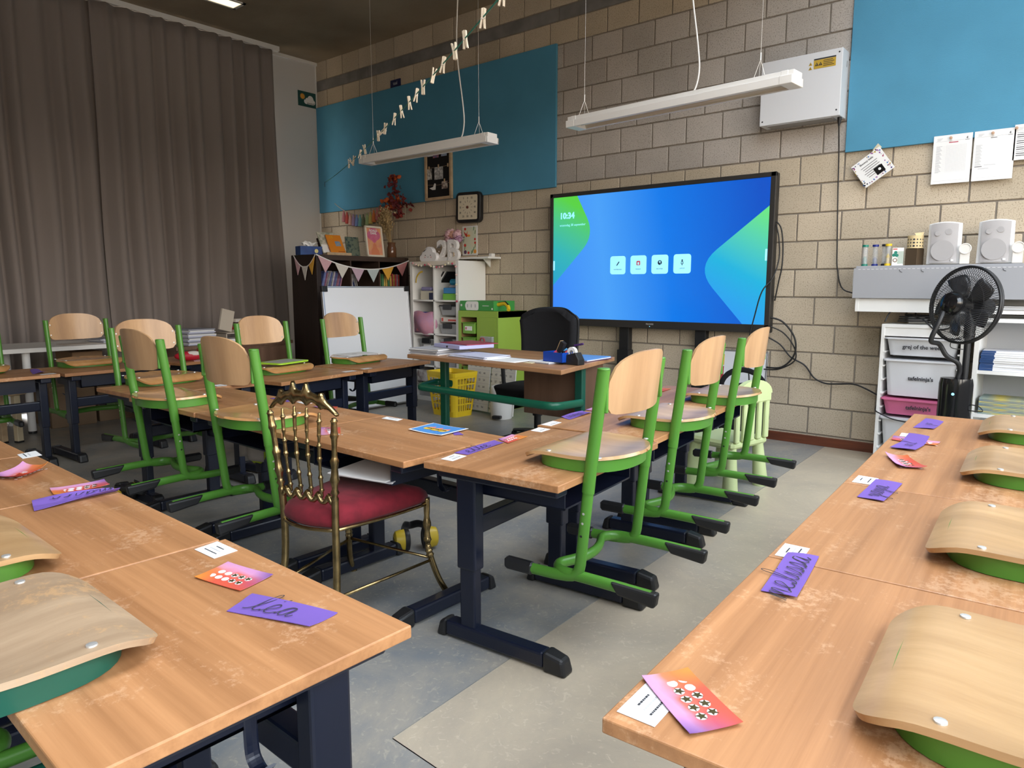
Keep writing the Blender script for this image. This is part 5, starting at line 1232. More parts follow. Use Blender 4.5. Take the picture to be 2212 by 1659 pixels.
def sheet_paper(name, quad, z, th, m_, label, cat, curl=0.0, n=6):
    P = [Vector((x, y, 0)) for x, y in quad]; rows = []
    for i in range(n + 1):
        u = i / n; rows.append([tuple(P[0].lerp(P[1], u).lerp(P[3].lerp(P[2], u), v / n) + Vector((0, 0, z + th + curl * (4 * (u - .5) ** 2 * .7 + .5 * math.sin(u * 5 + v) * .2)))) for v in range(n + 1)])
    o = MB().sheet(rows if (P[1] - P[0]).cross(P[3] - P[0]).z > 0 else [r_[::-1] for r_ in rows], th).build(name, m_, smooth='all'); return tag(o, label, cat)
fr_ = lambda x, y, w, d, a: [(x + c * math.cos(R(a)) - s * math.sin(R(a)), y + c * math.sin(R(a)) + s * math.cos(R(a))) for c, s in ((-w / 2, -d / 2), (w / 2, -d / 2), (w / 2, d / 2), (-w / 2, d / 2))]
Zt = TZ + .0005
def stack(name, quad, z, n, th, mats, label, cat, jit=.004):
    k_ = empty(name, (0, 0, 0), 0, label, cat); rnd = random.Random(len(label))
    for i in range(n):
        q = [(x + rnd.uniform(-jit, jit), y + rnd.uniform(-jit, jit)) for x, y in quad]; MB().prism(q, z + th * i, z + th * (i + .92)).build('sheet', mats[i % len(mats)], k_)
    return k_
stack('folder_pile', fr_(4.19, -2.08, .24, .32, 5), Zt, 8, .005, [M_paper, M_rule, mat('folder_grey', (.30, .31, .36), .6)], 'pile of grey folders at the left end of the teacher desk', 'folders', .012)
k = empty('ring_binder', (4.35, -2.0, Zt + .041), R(0), 'lilac ring binder with a dark red edge lying on the folder pile', 'binder')
MB().prism(fr_(-.02, 0, .30, .27, -12), 0, .022).build('cover', mat('binder_lilac', (.42, .42, .66), .4), k, bevel=.002); MB().prism(fr_(-.02, .05, .31, .25, -12), .0225, .027).build('lid', mat('binder_red', (.30, .02, .06), .4), k)
for x in (-.03, .07): MB().lathe([(.007, 0), (.007, .001)], 10, Matrix.Translation((x, -.145 - .02 * x, .012)) @ Matrix.Rotation(R(90), 4, 'X')).build('ring_hole', M_blk, k)
stack('paper_pile', fr_(4.57, -2.12, .34, .21, -6), Zt, 4, .004, [M_paper, mat('paper_blue', (.60, .62, .76), .7)], 'pile of white and bluish papers in the middle of the teacher desk', 'papers', .02)
sheet_paper('loose_sheet', fr_(4.83, -2.14, .30, .21, -3), Zt + .0, .0012, M_paper, 'single white sheet on the teacher desk', 'paper', .002)
sheet_paper('sticky_note', fr_(5.03, -2.19, .06, .045, 5), Zt, .002, mat('note_cream', (.76, .66, .42), .7), 'small cream sticky note on the teacher desk', 'note')
stack('blue_folder', fr_(5.17, -1.83, .19, .28, 2), Zt, 3, .005, [mat('folder_plum', (.08, .03, .09), .5), M_paper, mat('folder_blue', (.14, .32, .70), .5)], 'light blue folder at the right end of the teacher desk', 'folder', .006)
stack('notebook', fr_(5.10, -2.12, .16, .12, -8), Zt, 2, .005, [mat('folder_grey'), M_paper], 'thin grey notebook under the blue pen tray', 'notebook', .004)
k = empty('pen_tray', (5.17, -2.10, Zt + .011), R(-8), 'clear blue pen tray full of markers on the teacher desk', 'pen tray')
M_bt = mat('blue_clear', (.01, .08, .50), .2, trans=.3)
t = MB(); a, b, h = .075, .05, .055
t.box(-a, a, -b, b, 0, .003); t.box(-a, a, -b, -b + .003, 0, h); t.box(-a, a, b - .003, b, 0, h); t.box(-a, -a + .003, -b, b, 0, h); t.box(a - .003, a, -b, b, 0, h); t.build('tray', M_bt, k)
PM = [(.65, .05, .12), (.70, .10, .20), (.50, .60, .05), (.05, .25, .50), (.70, .20, .05), (.5, .04, .06)]
rnd = random.Random(3)
for i, c in enumerate(PM): MB().cyl((-.05 + .018 * i, -.03, .02 + .004 * (i % 3)), (-.03 + .02 * i + rnd.uniform(-.01, .02), .03, .062 + .01 * (i % 2)), .007, 8).build('marker', mat('marker_%d' % i, c, .4), k, smooth=True)
MB().box(-.035, -.005, -.01, .015, .05, .115, Matrix.Rotation(R(28), 4, 'Y')).build('board_eraser', M_blk, k); MB().box(-.038, -.034, -.01, .015, .05, .115, Matrix.Rotation(R(28), 4, 'Y')).build('eraser_felt', mat('felt_tan', (.62, .42, .20), .9), k)
k = empty('tape_dispenser', (5.27, -2.10, Zt), R(-4), 'black desk tape dispenser with a white roll beside the pen tray', 'tape dispenser')
MB().add([(-.055, -.03, 0), (.06, -.03, 0), (.06, .03, 0), (-.055, .03, 0), (-.055, -.027, .07), (-.02, -.027, .055), (.035, -.027, .07), (.06, -.027, .03), (-.055, .027, .07), (-.02, .027, .055), (.035, .027, .07), (.06, .027, .03)],
         [(3, 2, 1, 0), (0, 1, 7, 6, 5, 4), (2, 3, 8, 9, 10, 11), (0, 4, 8, 3), (1, 2, 11, 7), (4, 5, 9, 8), (5, 6, 10, 9), (6, 7, 11, 10)]).build('body', M_blk, k, bevel=.004)
MB().lathe([(.012, -.01), (.030, -.01), (.030, .01), (.012, .01)], 20, Matrix.Translation((-.005, 0, .068)) @ Matrix.Rotation(R(90), 4, 'X'), cap=False).build('tape_roll', M_paper, k, smooth=True)
MB().box(-.06, -.052, -.028, .028, .055, .074).build('cutter', M_blks, k); MB().box(-.0555, -.055, -.012, .012, .03, .036).build('mark', M_rule, k)
tag(MB().tube([(5.25, -2.06, Zt + .102), (5.31, -2.06, Zt + .115)], .006, 8).build('purple_pen', mat('pen_violet', (.06, .02, .12), .4), smooth=True), 'dark purple pen resting on the tape dispenser', 'pen')
# office chair
k = empty('office_chair', (4.40, -1.30, 0), R(4), 'black fabric office chair behind the teacher desk', 'office chair')
rows = []
Wc, NB2 = .25, 16
for i in range(NB2 + 1):
    t_ = i / NB2; z = .53 + .475 * t_
    ct = max(0, (t_ - .8) / .2); cb = max(0, (.12 - t_) / .12)
    hw = Wc * (1 - .10 * (1 - t_)) * math.sqrt(max(.0, 1 - .42 * ct ** 2.5)) * (1 - .08 * cb)
    rows.append([(hw * u / 8, .17 + .055 * (u / 8) ** 2 * -1 + .03 * math.sin(t_ * 3), z - .04 * ct * abs(u / 8) ** 3) for u in range(-8, 9)])
MB().sheet([[Vector((x, y, z)) for x, y, z in r_] for r_ in rows], .05).build('backrest', M_fab, k, smooth='all', bevel=.0)
MB().sheet([[Vector((x * .96, y + .052, z)) for x, y, z in r_] for r_ in rows], .012).build('back_shell', M_blk, k, smooth='all')
rows = []
for i in range(15):
    v = i / 14 * 2 - 1; hw = .245 * (1 - abs(v) ** 4) ** .25 if abs(v) < 1 else .03
    rows.append([(max(hw, .08) * u / 8, -.06 + .235 * v, .445 + .018 * (1 - (u / 8) ** 4) * (1 - v ** 4) - .03 * max(0, -v - .6)) for u in range(-8, 9)])
MB().sheet([r_[::-1] for r_ in rows], .075).build('seat', M_fab, k, smooth='all')
MB().cbox(-.09, .09, -.12, .10, .34, .405, .012).build('mechanism', M_blk, k); MB().tube([(0, .10, .37), (0, .20, .40), (0, .17, .62)], .022, 8, flat=(.5, 1.3)).build('back_bar', M_blk, k)
MB().lathe([(.026, .08), (.026, .22), (.036, .22), (.045, .30), (.075, .345), (.001, .345)], 16).build('gas_column', M_blk, k, smooth=True)
for s in (-1, 1): MB().tube(fillet([(s * .12, -.02, .40), (s * .29, -.02, .40), (s * .29, -.04, .62)], .05), .016, 8).build('arm_post', M_blk, k, smooth=True) if s < 0 else MB().tube(fillet([(s * .12, .02, .42), (s * .26, .02, .42), (s * .255, .03, .66)], .05), .012, 8).build('arm_post', M_blk, k, smooth=True)
for i in range(5):
    a = 2 * PI * i / 5 + .3; c, s = math.cos(a), math.sin(a); MB().tube([(0, 0, .10), (.15 * c, .15 * s, .085), (.29 * c, .29 * s, .065)], [.03, .024, .018], 8, flat=(.7, 1)).build('base_spoke', M_blk, k)
    MB().lathe([(.001, -.012), (.026, -.012), (.03, -.006), (.03, .006), (.026, .012), (.001, .012)], 14, Matrix.Translation((.29 * c, .29 * s, .031)) @ Matrix.Rotation(a, 4, 'Z') @ Matrix.Rotation(R(90), 4, 'X')).build('castor', M_blk, k, smooth=True)
# ================================================================== RIGHT-HAND WALL FURNITURE
M_grey = mat('grey_panel', (.335, .34, .36), .5)
k = empty('wall_cabinet', (0, 0, 0), 0, 'long grey-fronted wall cabinet at the right, speakers standing on it', 'cabinet')
CX0, CX1 = 6.265, 8.5
MB().box(CX0 - .01, CX1, -.30, -.012, 1.268, 1.286).build('top_panel', M_grey, k, bevel=.002)
MB().box(CX0 - .018, CX1, -.318, -.302, 1.078, 1.272).build('front_flap', M_grey, k, bevel=.002)
MB().box(CX0, CX0 + .02, -.30, -.012, 1.0, 1.268).build('side_panel', M_whitel, k); MB().box(CX0, CX1, -.29, -.012, .992, 1.012).build('bottom_panel', M_whitel, k)
MB().box(CX0, 6.93, -.298, -.28, .992, 1.076).build('lower_front', M_whitel, k); MB().box(CX0, CX1, -.03, -.012, 1.0, 1.27).build('back_panel', M_whitel, k)
MB().box(CX0 - .022, CX0 - .016, -.31, -.16, 1.16, 1.25).build('end_tab', M_whitel, k)
for i in range(46): MB().box(CX0 + .01 + .026 * i, CX0 + .026 + .026 * i, -.3186, -.3182, 1.2635, 1.2655).build('chip_mark', M_paper, k)
for x in (6.52, 6.64, 7.06): MB().tube([(x - .004, -.3185, 1.258), (x, -.321, 1.248), (x + .012, -.3185, 1.243)], .0012, 5).build('scratch', M_ink, k)
stack('paper_pile', fr_(7.15, -.16, .30, .21, 6), 1.0125, 5, .005, [M_paper, M_rule], 'papers lying in the open bay below the grey flap, beside the fan', 'papers', .014)
ZC = 1.2865
def hourglass(x, y, c, cap, sand, label):
    r = empty('hourglass', (x, y, ZC), R(15), label, 'hourglass', 'coloured sand timers on the grey cabinet')
    mc = mat('cap_' + cap, c, .4)
    for z in (0, .125): MB().lathe([(.019, z), (.019, z + .014)], 18).build('cap', mc, r)
    MB().lathe([(.0165, .014), (.0165, .125)], 18, cap=False).build('tube', mat('clear_tube', (.7, .72, .72), .08, alpha=.28), r, smooth=True)
    MB().lathe([(.012, .016), (.012, .05), (.003, .069), (.003, .071), (.012, .09), (.012, .123)], 14, cap=False).build('glass', mat('clear_tube'), r, smooth=True)
    MB().lathe([(.0115, .015), (.0115, .014 + sand), (.002, .02 + sand * 1.3)], 14).build('sand', mc, r, smooth=True)
    return r
hourglass(6.283, -.21, (.01, .20, .14), 'teal', .035, 'sand timer with teal caps, furthest left on the grey cabinet')
hourglass(6.342, -.20, (.012, .025, .22), 'blue', .03, 'sand timer with navy blue caps, second from the left')
hourglass(6.402, -.215, (.02, .02, .03), 'black', .01, 'sand timer with black caps half hidden behind the yellow one')
hourglass(6.428, -.24, (.75, .52, .02), 'yellow', .045, 'sand timer with yellow caps and yellow sand')
k = empty('toy_packet', (6.485, -.24, ZC), R(8), 'small white packet with a green clover shape beside the sand timers', 'packet')
MB().box(-.032, .032, -.018, .018, 0, .112).build('carton', M_whitel, k, bevel=.002); MB().box(.0, .0325, -.019, .0, .012, .09).build('window', mat('packet_pale', (.45, .52, .45), .4), k)
for (x, z_, r_) in ((-.012, .082, .010), (-.022, .066, .010), (-.005, .064, .010)): MB().prism(disc(x, z_, r_), 0, .0008, XZ(-.0185)).build('clover', mat('clover_green', (.01, .20, .14), .5), k)
MB().prism(disc(-.014, .034, .013), 0, .0008, XZ(-.0185)).build('print_ring', mat('print_bronze', (.22, .16, .10), .4), k); MB().prism(disc(-.014, .034, .008), 0, .0008, XZ(-.0192)).build('print_ring', M_whitel, k); MB().box(-.028, -.004, -.0186, -.018, .10, .107).build('print_line', mat('carton_red'), k)
k = empty('tea_light_holder', (6.575, -.22, ZC), R(-20), 'brown glass holder topped with a dotted paper shade', 'lantern')
MB().box(-.038, .038, -.038, .038, 0, .105).build('glass', mat('smoke_glass', (.11, .075, .045), .12, trans=.3), k, bevel=.003)
M_sh = mat('shade_cream', (.66, .52, .28), .7)
MB().prism(disc(0, 0, .045, 20), .106, .185).build('shade', M_sh, k, smooth=True); MB().add([(.02, -.03, .18), (.045, .0, .18), (.045, .01, .205), (.01, -.03, .2)], [(0, 1, 2, 3)]).build('torn_edge', M_sh, k)
for a in range(-3, 4):
    for z_ in (.12, .14, .16):
        t_ = R(-70 + a * 24); MB().lathe([(.005 if a else .007, 0), (.004, .001)], 6, Matrix.Translation((.0445 * math.cos(t_), .0445 * math.sin(t_), z_)) @ Matrix.Rotation(t_, 4, 'Z') @ Matrix.Rotation(R(90), 4, 'Y')).build('hole', M_ink, k)
def speaker(x, label):
    r = empty('wall_speaker', (x, -.20, ZC + .004), R(2), label, 'speaker', 'white loudspeakers on the grey cabinet')
    W_, H_ = .185, .245; mb = MB(); sec = []
    rows = []
    for i in range(9):
        u = -1 + i / 4; rows.append((u * W_ / 2, -.03 - .022 * (1 - u * u)))
    poly = rows + [(W_ / 2 - .02, .10), (-W_ / 2 + .02, .10)]
    n = len(poly); vs = []
    for z in (0, H_):
        for (x_, y_) in poly: vs.append((x_ * (1 if z == 0 else .97), y_, z + (.012 * (1 - (2 * x_ / W_) ** 2) if z else -.006 * (1 - (2 * x_ / W_) ** 2) * 0)))
    mb.add(vs, [tuple(range(n))[::-1], tuple(range(n, 2 * n))] + [(i, (i + 1) % n, n + (i + 1) % n, n + i) for i in range(n)]); mb.build('cabinet', M_white, r, bevel=.004)
    rows = []
    for j in range(2):
        z = .008 + (H_ - .012) * j; rows.append([(u * .072, -.0535 - .014 * (1 - (u) ** 2), z + (.008 * (1 - u * u) if j else 0)) for u in [-1 + i / 4 for i in range(9)]])
    MB().sheet(rows, -.002).build('grille', mat('grille_grey', (.52, .50, .50), .7, bump=.6, bscale=900), r, smooth=True)
    mg = mat('grille_dark', (.40, .385, .385), .7)
    o = MB().prism(disc(0, 0, .062, 28), 0, .001, XZ(0)).build('woofer_ring', mg, r); o.location = (-.004, -.0695, .082)
    for (x_, z_, r_) in ((-.035, .185, .014), (.022, .195, .017)):
        o = MB().prism(disc(0, 0, r_, 16), 0, .001, XZ(0)).build('tweeter', mg, r); o.location = (x_, -.068, z_)
    MB().box(.044, .058, -.069, -.062, .016, .028).build('badge', M_paper, r)
    b_ = MB(); b_.lathe([(.033, 0), (.033, .008), (.027, .008), (.026, .005), (.001, .005)], 20, Matrix.Translation((.115, -.06, .09)) @ Matrix.Rotation(R(90), 4, 'X')); b_.box(.09, .14, -.062, -.052, 0, .085)
    b_.build('bracket', mat('bracket_cream', (.76, .73, .68), .5), r, bevel=.001); MB().box(-.06, .14, -.02, .06, -.004, .0).build('foot_plate', M_grey, r)
    return r
speaker(6.735, 'white loudspeaker on the grey cabinet, the left of the two'); speaker(6.998, 'white loudspeaker on the grey cabinet, the right of the two')
# white drawer tower
TX0, TX1, TY0, TH = 6.435, 6.898, -.31, .915
k = empty('drawer_tower', (0, 0, 0), 0, 'white tower with labelled plastic drawers beside the fan', 'drawer unit')
for x in (TX0, TX1 - .02): MB().box(x, x + .02, TY0, -.02, 0, TH).build('side_panel', M_whitel, k, bevel=.002)
MB().box(TX0 + .02, TX1 - .02, TY0, -.02, TH - .02, TH).build('top_panel', M_whitel, k); MB().box(TX0 + .02, TX1 - .02, TY0 + .004, TY0 + .02, TH - .075, TH - .02).build('top_rail', M_whitel, k); MB().box(TX0 + .02, TX1 - .02, TY0, -.02, 0.02, .04).build('bottom_panel', M_whitel, k); MB().box(TX0 + .01, TX1 - .01, -.03, -.02, .02, TH - .01).build('back_panel', M_whitel, k)
M_bin = mat('bin_white', (.66, .67, .70), .35); M_pinkb = mat('bin_pink', (.62, .14, .28), .35)
for z in (.835, .745, .655, .565, .475, .385, .295, .205, .115):
    for x in (TX0 + .02, TX1 - .032): MB().box(x, x + .012, TY0 - .004, -.04, z - .012, z - .004).build('runner', M_whitel, k)
for (zt, h, m_, txt) in ((.832, .115, M_bin, 'grej of the week'), (.692, .235, M_bin, "tafelninja's"), (.440, .105, M_pinkb, "tafelninja's"), (.315, .22, M_bin, None)):
    a, b = TX0 + .024, TX1 - .024; t = MB(); mx = (a + b) / 2; w2 = (b - a) / 2
    lo = rrect(2 * w2 - .05, .20, .035, 4, mx, TY0 + .125); hi = rrect(2 * w2 - .018, .235, .03, 4, mx, TY0 + .115); n = len(lo)
    t.add([(x, y, zt - h) for x, y in lo] + [(x, y, zt - .008) for x, y in hi], [tuple(range(n))[::-1]] + [(i, (i + 1) % n, n + (i + 1) % n, n + i) for i in range(n)])
    o = t.build('drawer', m_, k, smooth=True)
    MB().prism(rrect(2 * w2, .26, .02, 3, mx, TY0 + .115), zt - .010, zt).build('drawer_rim', m_, o)
    if txt: text('lettering', txt, .034, M_ink, o, (mx + .01, TY0 - .0005 + .006 * (h > .2), zt - h * .5), (R(90 - 4 * .1 / h), 0, 0), bold=.0009)
cable('coiled_cable', [(6.60 + .09 * math.cos(a) * (1 + .06 * math.sin(a * .37)), -.20 + .05 * math.sin(a), .926 + .0022 * a) for a in [i * .45 for i in range(48)]] + [(6.66, -.28, .95), (6.72, -.315, .90), (6.78, -.318, .89), (6.85, -.318, .92)], 'black cable coiled on top of the white drawer tower', .0045, None, 2)
cable('adapter_cable', [(6.45, -.30, .93), (6.47, -.27, .99), (6.53, -.24, 1.05), (6.585, -.22, 1.05), (6.605, -.21, .985), (6.61, -.21, .962)], 'black cable arching above the drawer tower', .0045)
tag(MB().cbox(6.555, 6.70, -.17, -.06, .917, .957, .006).build('white_router', M_paper), 'white flat box on the drawer tower behind the cable coil', 'box')
cable('side_cable', [(6.425, -.10, .46), (6.422, -.16, .40), (6.428, -.30, .355), (6.47, -.335, .335), (6.54, -.34, .31), (6.62, -.345, .30), (6.70, -.345, .29)], 'black cable crossing in front of the lowest drawers', .004)
# open white shelf on the right
k = empty('open_shelf', (0, 0, 0), 0, 'open white shelf unit with workbook piles at the right picture edge', 'shelf')
OX0, OX1 = 6.955, 8.35; M_os = mat('shelf_grey_white', (.60, .62, .65), .45)
MB().box(OX0, OX0 + .025, -.37, -.02, 0, .985).build('side_panel', M_whitel, k); MB().box(OX1 - .025, OX1, -.37, -.02, 0, .985).build('side_panel', M_whitel, k); MB().box(7.70, 7.72, -.36, -.02, 0, .97).build('divider', M_whitel, k)
for z in (.02, .40, .66, .965): MB().box(OX0 + .025, OX1 - .025, -.368, -.03, z - .02, z).build('shelf_board', M_whitel, k) if z != .40 else MB().box(OX0 + .025, OX1 - .025, -.368, -.03, z - .02, z).build('shelf_board', M_whitel, k)
MB().box(OX0 + .02, OX1 - .02, -.03, -.02, 0, .98).build('back_panel', M_os, k)
def pile(x, y, z, n, th, m1, m2, lab, ordn):
    for i in range(n):
        dx = random.uniform(-.006, .006); r = empty('workbook', (x + dx, y + random.uniform(-.004, .004), z + th * i), R(random.uniform(-2, 2)), '%s, %s from the bottom' % (lab, ordn[i]), 'book', lab.split(',')[0] + 's')
        MB().box(0, .30, 0, .21, .001, th - .001).build('pages', M_paper, r); c = MB(); c.box(-.001, .301, -.001, .211, 0, .0012); c.box(-.001, .301, -.001, .211, th - .0012, th); c.build('cover', m2, r); MB().box(-.0025, .065, -.0025, .2125, .0, th * .97).build('spine', m1, r)
OR2 = 'first second third fourth fifth sixth seventh eighth ninth tenth eleventh twelfth'.split()
pile(6.992, -.352, .661, 10, .0118, mat('book_navy', (.02, .06, .18), .4), mat('cover_white', (.60, .60, .64), .4), 'white workbook with a navy spine in the open shelf', OR2)
for i in range(10):
    y = .4015 + .0095 * i; r = tag(MB().box(7.0, 7.30, -.352, -.14, y, y + .0085).build('exercise_book', mat('exbook_%d' % (i % 3), ((.22, .30, .30), (.50, .44, .18), (.16, .22, .26))[i % 3], .6, col2=((.55, .45, .10), (.2, .3, .3), (.4, .36, .2))[i % 3], vscale=9, stretch=(1, .1, .1))), 'thin patterned exercise book in the lower shelf pile, %s from the bottom' % OR2[i], 'book', 'patterned exercise books')
# pedestal mist fan
k = empty('pedestal_fan', (6.915, -.64, 0), 0, 'tall black mist fan with round grille and hose before the shelves', 'fan')
MB().lathe([(.0001, .06), (.082, .06), (.086, .08), (.086, .60), (.080, .635), (.001, .64)], 28, Matrix.Diagonal((1, .85, 1, 1))).build('tank', M_blks, k, smooth=True)
MB().lathe([(.16, .0), (.165, .02), (.15, .05), (.09, .075), (.001, .075)], 28).build('base', M_blk, k, smooth=True)
MB().lathe([(.008, 0), (.007, .002)], 10, Matrix.Translation((-.002, -.0735, .55)) @ Matrix.Rotation(R(90), 4, 'X')).build('button', S_tile, k)
MB().cyl((.035, .02, .63), (.035, .03, .98), .017, 14).build('pole', M_blk, k, smooth=True); MB().cyl((.035, .028, .86), (.035, .03, 1.06), .025, 14).build('pole_sleeve', M_blk, k, smooth=True)
yaw = R(-32); HC = Vector((-.005, -.07, 1.055)); FM_ = Matrix.Translation(HC) @ Matrix.Rotation(yaw, 4, 'Z') @ Matrix.Rotation(R(-6), 4, 'X') @ Matrix.Rotation(R(90), 4, 'X')
# local of FM_: z = out of the front, x right, y up
def fx(p): return FM_ @ Vector(p)
RF = .212
g = MB()
for rr_, z_ in ((RF, -.03), (RF, -.045), (.16, .025), (.11, .045)): g.tube([fx((rr_ * math.cos(a), rr_ * math.sin(a), z_)) for a in [2 * PI * i / 48 for i in range(48)]], .0075 if rr_ == RF else .0012, 8 if rr_ == RF else 5, closed=True)
g.build('grille_rim', M_blk, k, smooth=True)
g = MB(); nW = 96
for i in range(nW):
    a = 2 * PI * i / nW; da = .42
    g.tube([fx((r_ * math.cos(a + da * (r_ / RF) ** 1.3), r_ * math.sin(a + da * (r_ / RF) ** 1.3), z_)) for r_, z_ in ((.06, .055), (.11, .046), (.16, .026), (.195, .0), (RF, -.03))], .0013, 4)
    g.tube([fx((r_ * math.cos(a - da * (r_ / RF)), r_ * math.sin(a - da * (r_ / RF)), z_)) for r_, z_ in ((.05, -.10), (.13, -.10), (.18, -.085), (RF, -.045))], .0013, 4)
o = g.build('grille_wires', M_blk, k); o['kind'] = 'stuff'
hb = MB(); hb.lathe([(.001, .10), (.03, .098), (.055, .085), (.066, .06), (.066, .04)], 24, FM_); hb.build('mist_head', M_blks, k, smooth=True)
MB().lathe([(.001, -.22), (.05, -.21), (.06, -.17), (.06, -.11), (.05, -.10), (.001, -.10)], 20, FM_).build('motor', M_blk, k, smooth=True)
M_blade = mat('blade_dark', (.03, .03, .033), .25)
for i in range(5):
    a0 = 2 * PI * i / 5 + .5; rows = []
    for u in range(7):
        r_ = .04 + .135 * u / 6; row = []
        for v in range(5):
            a = a0 + (-.42 + .84 * v / 4) * (.6 + .4 * math.sin(PI * u / 6)) + .25 * u / 6; row.append(fx((r_ * math.cos(a), r_ * math.sin(a), -.03 + .035 * (v / 4 - .5))))
        rows.append(row)
    MB().sheet(rows, .002).build('blade', M_blade, k, smooth='all')
MB().lathe([(.001, .0), (.035, .0), (.04, -.05), (.001, -.05)], 16, FM_).build('hub', M_blk, k, smooth=True)
h0 = fx((-.02, -.05, .085)); MB().tube(smooth_path([h0, h0 + Vector((-.015, -.03, -.06)), h0 + Vector((-.045, -.035, -.16)), (-.085, -.09, .83), (-.05, -.06, .765), (.0, -.02, .725), (.012, .0, .68), (.005, .0, .635)], 6), .0135, 10).build('hose', M_blk, k, smooth='all')
MB().tube(smooth_path([(.03, .02, .88), (-.03, -.03, .85), (-.035, -.03, .81), (.02, .0, .80)], 5), .0025, 6).build('remote_cord', M_blk, k); MB().tube(smooth_path([(.07, .0, .49), (.12, -.02, .485), (.14, -.03, .46), (.07, .0, .455)], 5), .003, 6).build('side_hook', M_blk, k)
# ================================================================== GOLD CHAIR AND FLOOR THINGS
G = empty('gold_chair', (5.55, -3.865, 0), R(9), 'gold metal chair with beaded spindle back and red velvet seat', 'chair')
def beads(path, r0, rings, n=64):
    # path function t->Vector; rings: list of (t, width, extra radius)
    P = [path(i / n) for i in range(n + 1)]; rr_ = []
    for i in range(n + 1):
        t = i / n; r_ = r0(t)
        for (c, w, e_) in rings: r_ += e_ * math.exp(-((t - c) / w) ** 2)
        rr_.append(r_)
    return P, rr_
FL_, FR_, RL_, RR_ = Vector((-.193, .195, 0)), Vector((.193, .195, 0)), Vector((-.122, -.185, 0)), Vector((.122, -.185, 0))
for s in (-1, 1):
    # rear post: curved foot, straight post, beaded upper part
    pts = [(s * .150, -.235, 0), (s * .130, -.205, .12), (s * .120, -.188, .25), (s * .119, -.186, .40), (s * .126, -.190, .52), (s * .138, -.198, .66), (s * .146, -.204, .745)]
    sp = smooth_path(pts, 12); L = len(sp) - 1
    f_ = lambda t: sp[min(L, int(round(t * L)))]
    P, rr_ = beads(f_, lambda t: .0125 if t < .62 else .0075 + .0035 * abs(math.sin((t - .62) * 17)), [(.64, .008, .006), (.69, .010, .006), (.715, .006, .004), (.76, .01, .006), (.80, .006, .004), (.88, .008, .005), (.97, .008, .004)], L)
    MB().tube(P, rr_, 12).build('rear_post', M_brass, G, smooth='all')
    pts = [(s * .245, .265, 0), (s * .222, .225, .08), (s * .200, .200, .18), (s * .193, .195, .25), (s * .193, .195, .395)]
    sp2 = smooth_path(pts, 14); L2 = len(sp2) - 1
    P, rr_ = beads(lambda t: sp2[min(L2, int(round(t * L2)))], lambda t: .0115 - .003 * (t < .12), [(.0, .02, .006), (.50, .012, .004), (.55, .010, .004), (.66, .02, -.003), (.72, .012, .005), (.78, .012, -.002), (.83, .014, .006), (.88, .01, -.002)], L2)
    MB().tube(P, rr_, 12).build('front_leg', M_brass, G, smooth='all')
# inner spindles
for j in range(4):
    u = -.6 + .4 * j
    a = Vector((u * .118, -.192, .478)); b = Vector((u * .140, -.205, .745 + .03 * (1 - abs(u))))
    P, rr_ = beads(lambda t: a.lerp(b, t) + Vector((0, -.006 * math.sin(PI * t), 0)), lambda t: .0042 + .0022 * abs(math.sin(t * PI * 3.0)), [(.08, .012, .004), (.24, .010, .0045), (.34, .008, .003), (.46, .010, .0045), (.62, .010, .0045), (.74, .008, .003), (.9, .012, .004)], 60)
    MB().tube(P, rr_, 10).build('spindle', M_brass, G, smooth='all')
# wavy crest rail with peaks, scalloped lower rail
def crest(n=60):
    top, bot = [], []
    for i in range(n + 1):
        u = -1 + 2 * i / n; x = u * .150
        arch = .755 + .045 * (1 - abs(u) ** 2.4)
        pk = .0
        for c, h in ((-.62, .018), (-.2, .030), (.2, .030), (.62, .018)): pk += h * math.exp(-((u - c) / .055) ** 2)
        scal = .016 * abs(math.sin((u + 1) * PI * 2.5))
        hw = .020 * (1 - abs(u) ** 3) + .006
        top.append((x, arch + hw + pk)); bot.append((x, arch - hw * .9 + scal * (1 - abs(u) ** 4)))
    return top, bot
tp, bt = crest(); mb = MB(); vs = []; fs = []
for (x, z), (x2, z2) in zip(tp, bt):
    y = -.205 + .012 * (x / .15) ** 2
    vs += [(x, y - .007, z - .004), (x, y + .007, z - .004), (x, y + .009, (z + z2) / 2), (x, y + .006, z2), (x, y - .006, z2), (x, y - .009, (z + z2) / 2)]
n = len(tp)
for i in range(n - 1):
    for q in range(6): a, b = 6 * i, 6 * (i + 1); fs.append((a + q, a + (q + 1) % 6, b + (q + 1) % 6, b + q))
fs += [tuple(range(6))[::-1], tuple(range(6 * n - 6, 6 * n))]
mb.add(vs, fs); mb.build('crest_rail', M_brass, G, smooth='all')
pts = []
for i in range(51):
    u = -1 + 2 * i / 50; pts.append((u * .121, -.190, .470 - .026 * abs(math.cos((u + 1) * PI * 2.5 + PI / 2 * 0)) + .014))
MB().tube(pts, [.006 + .004 * abs(math.sin((-1 + 2 * i / 50 + 1) * PI * 2.5)) for i in range(51)], 8).build('lower_rail', M_brass, G, smooth='all')
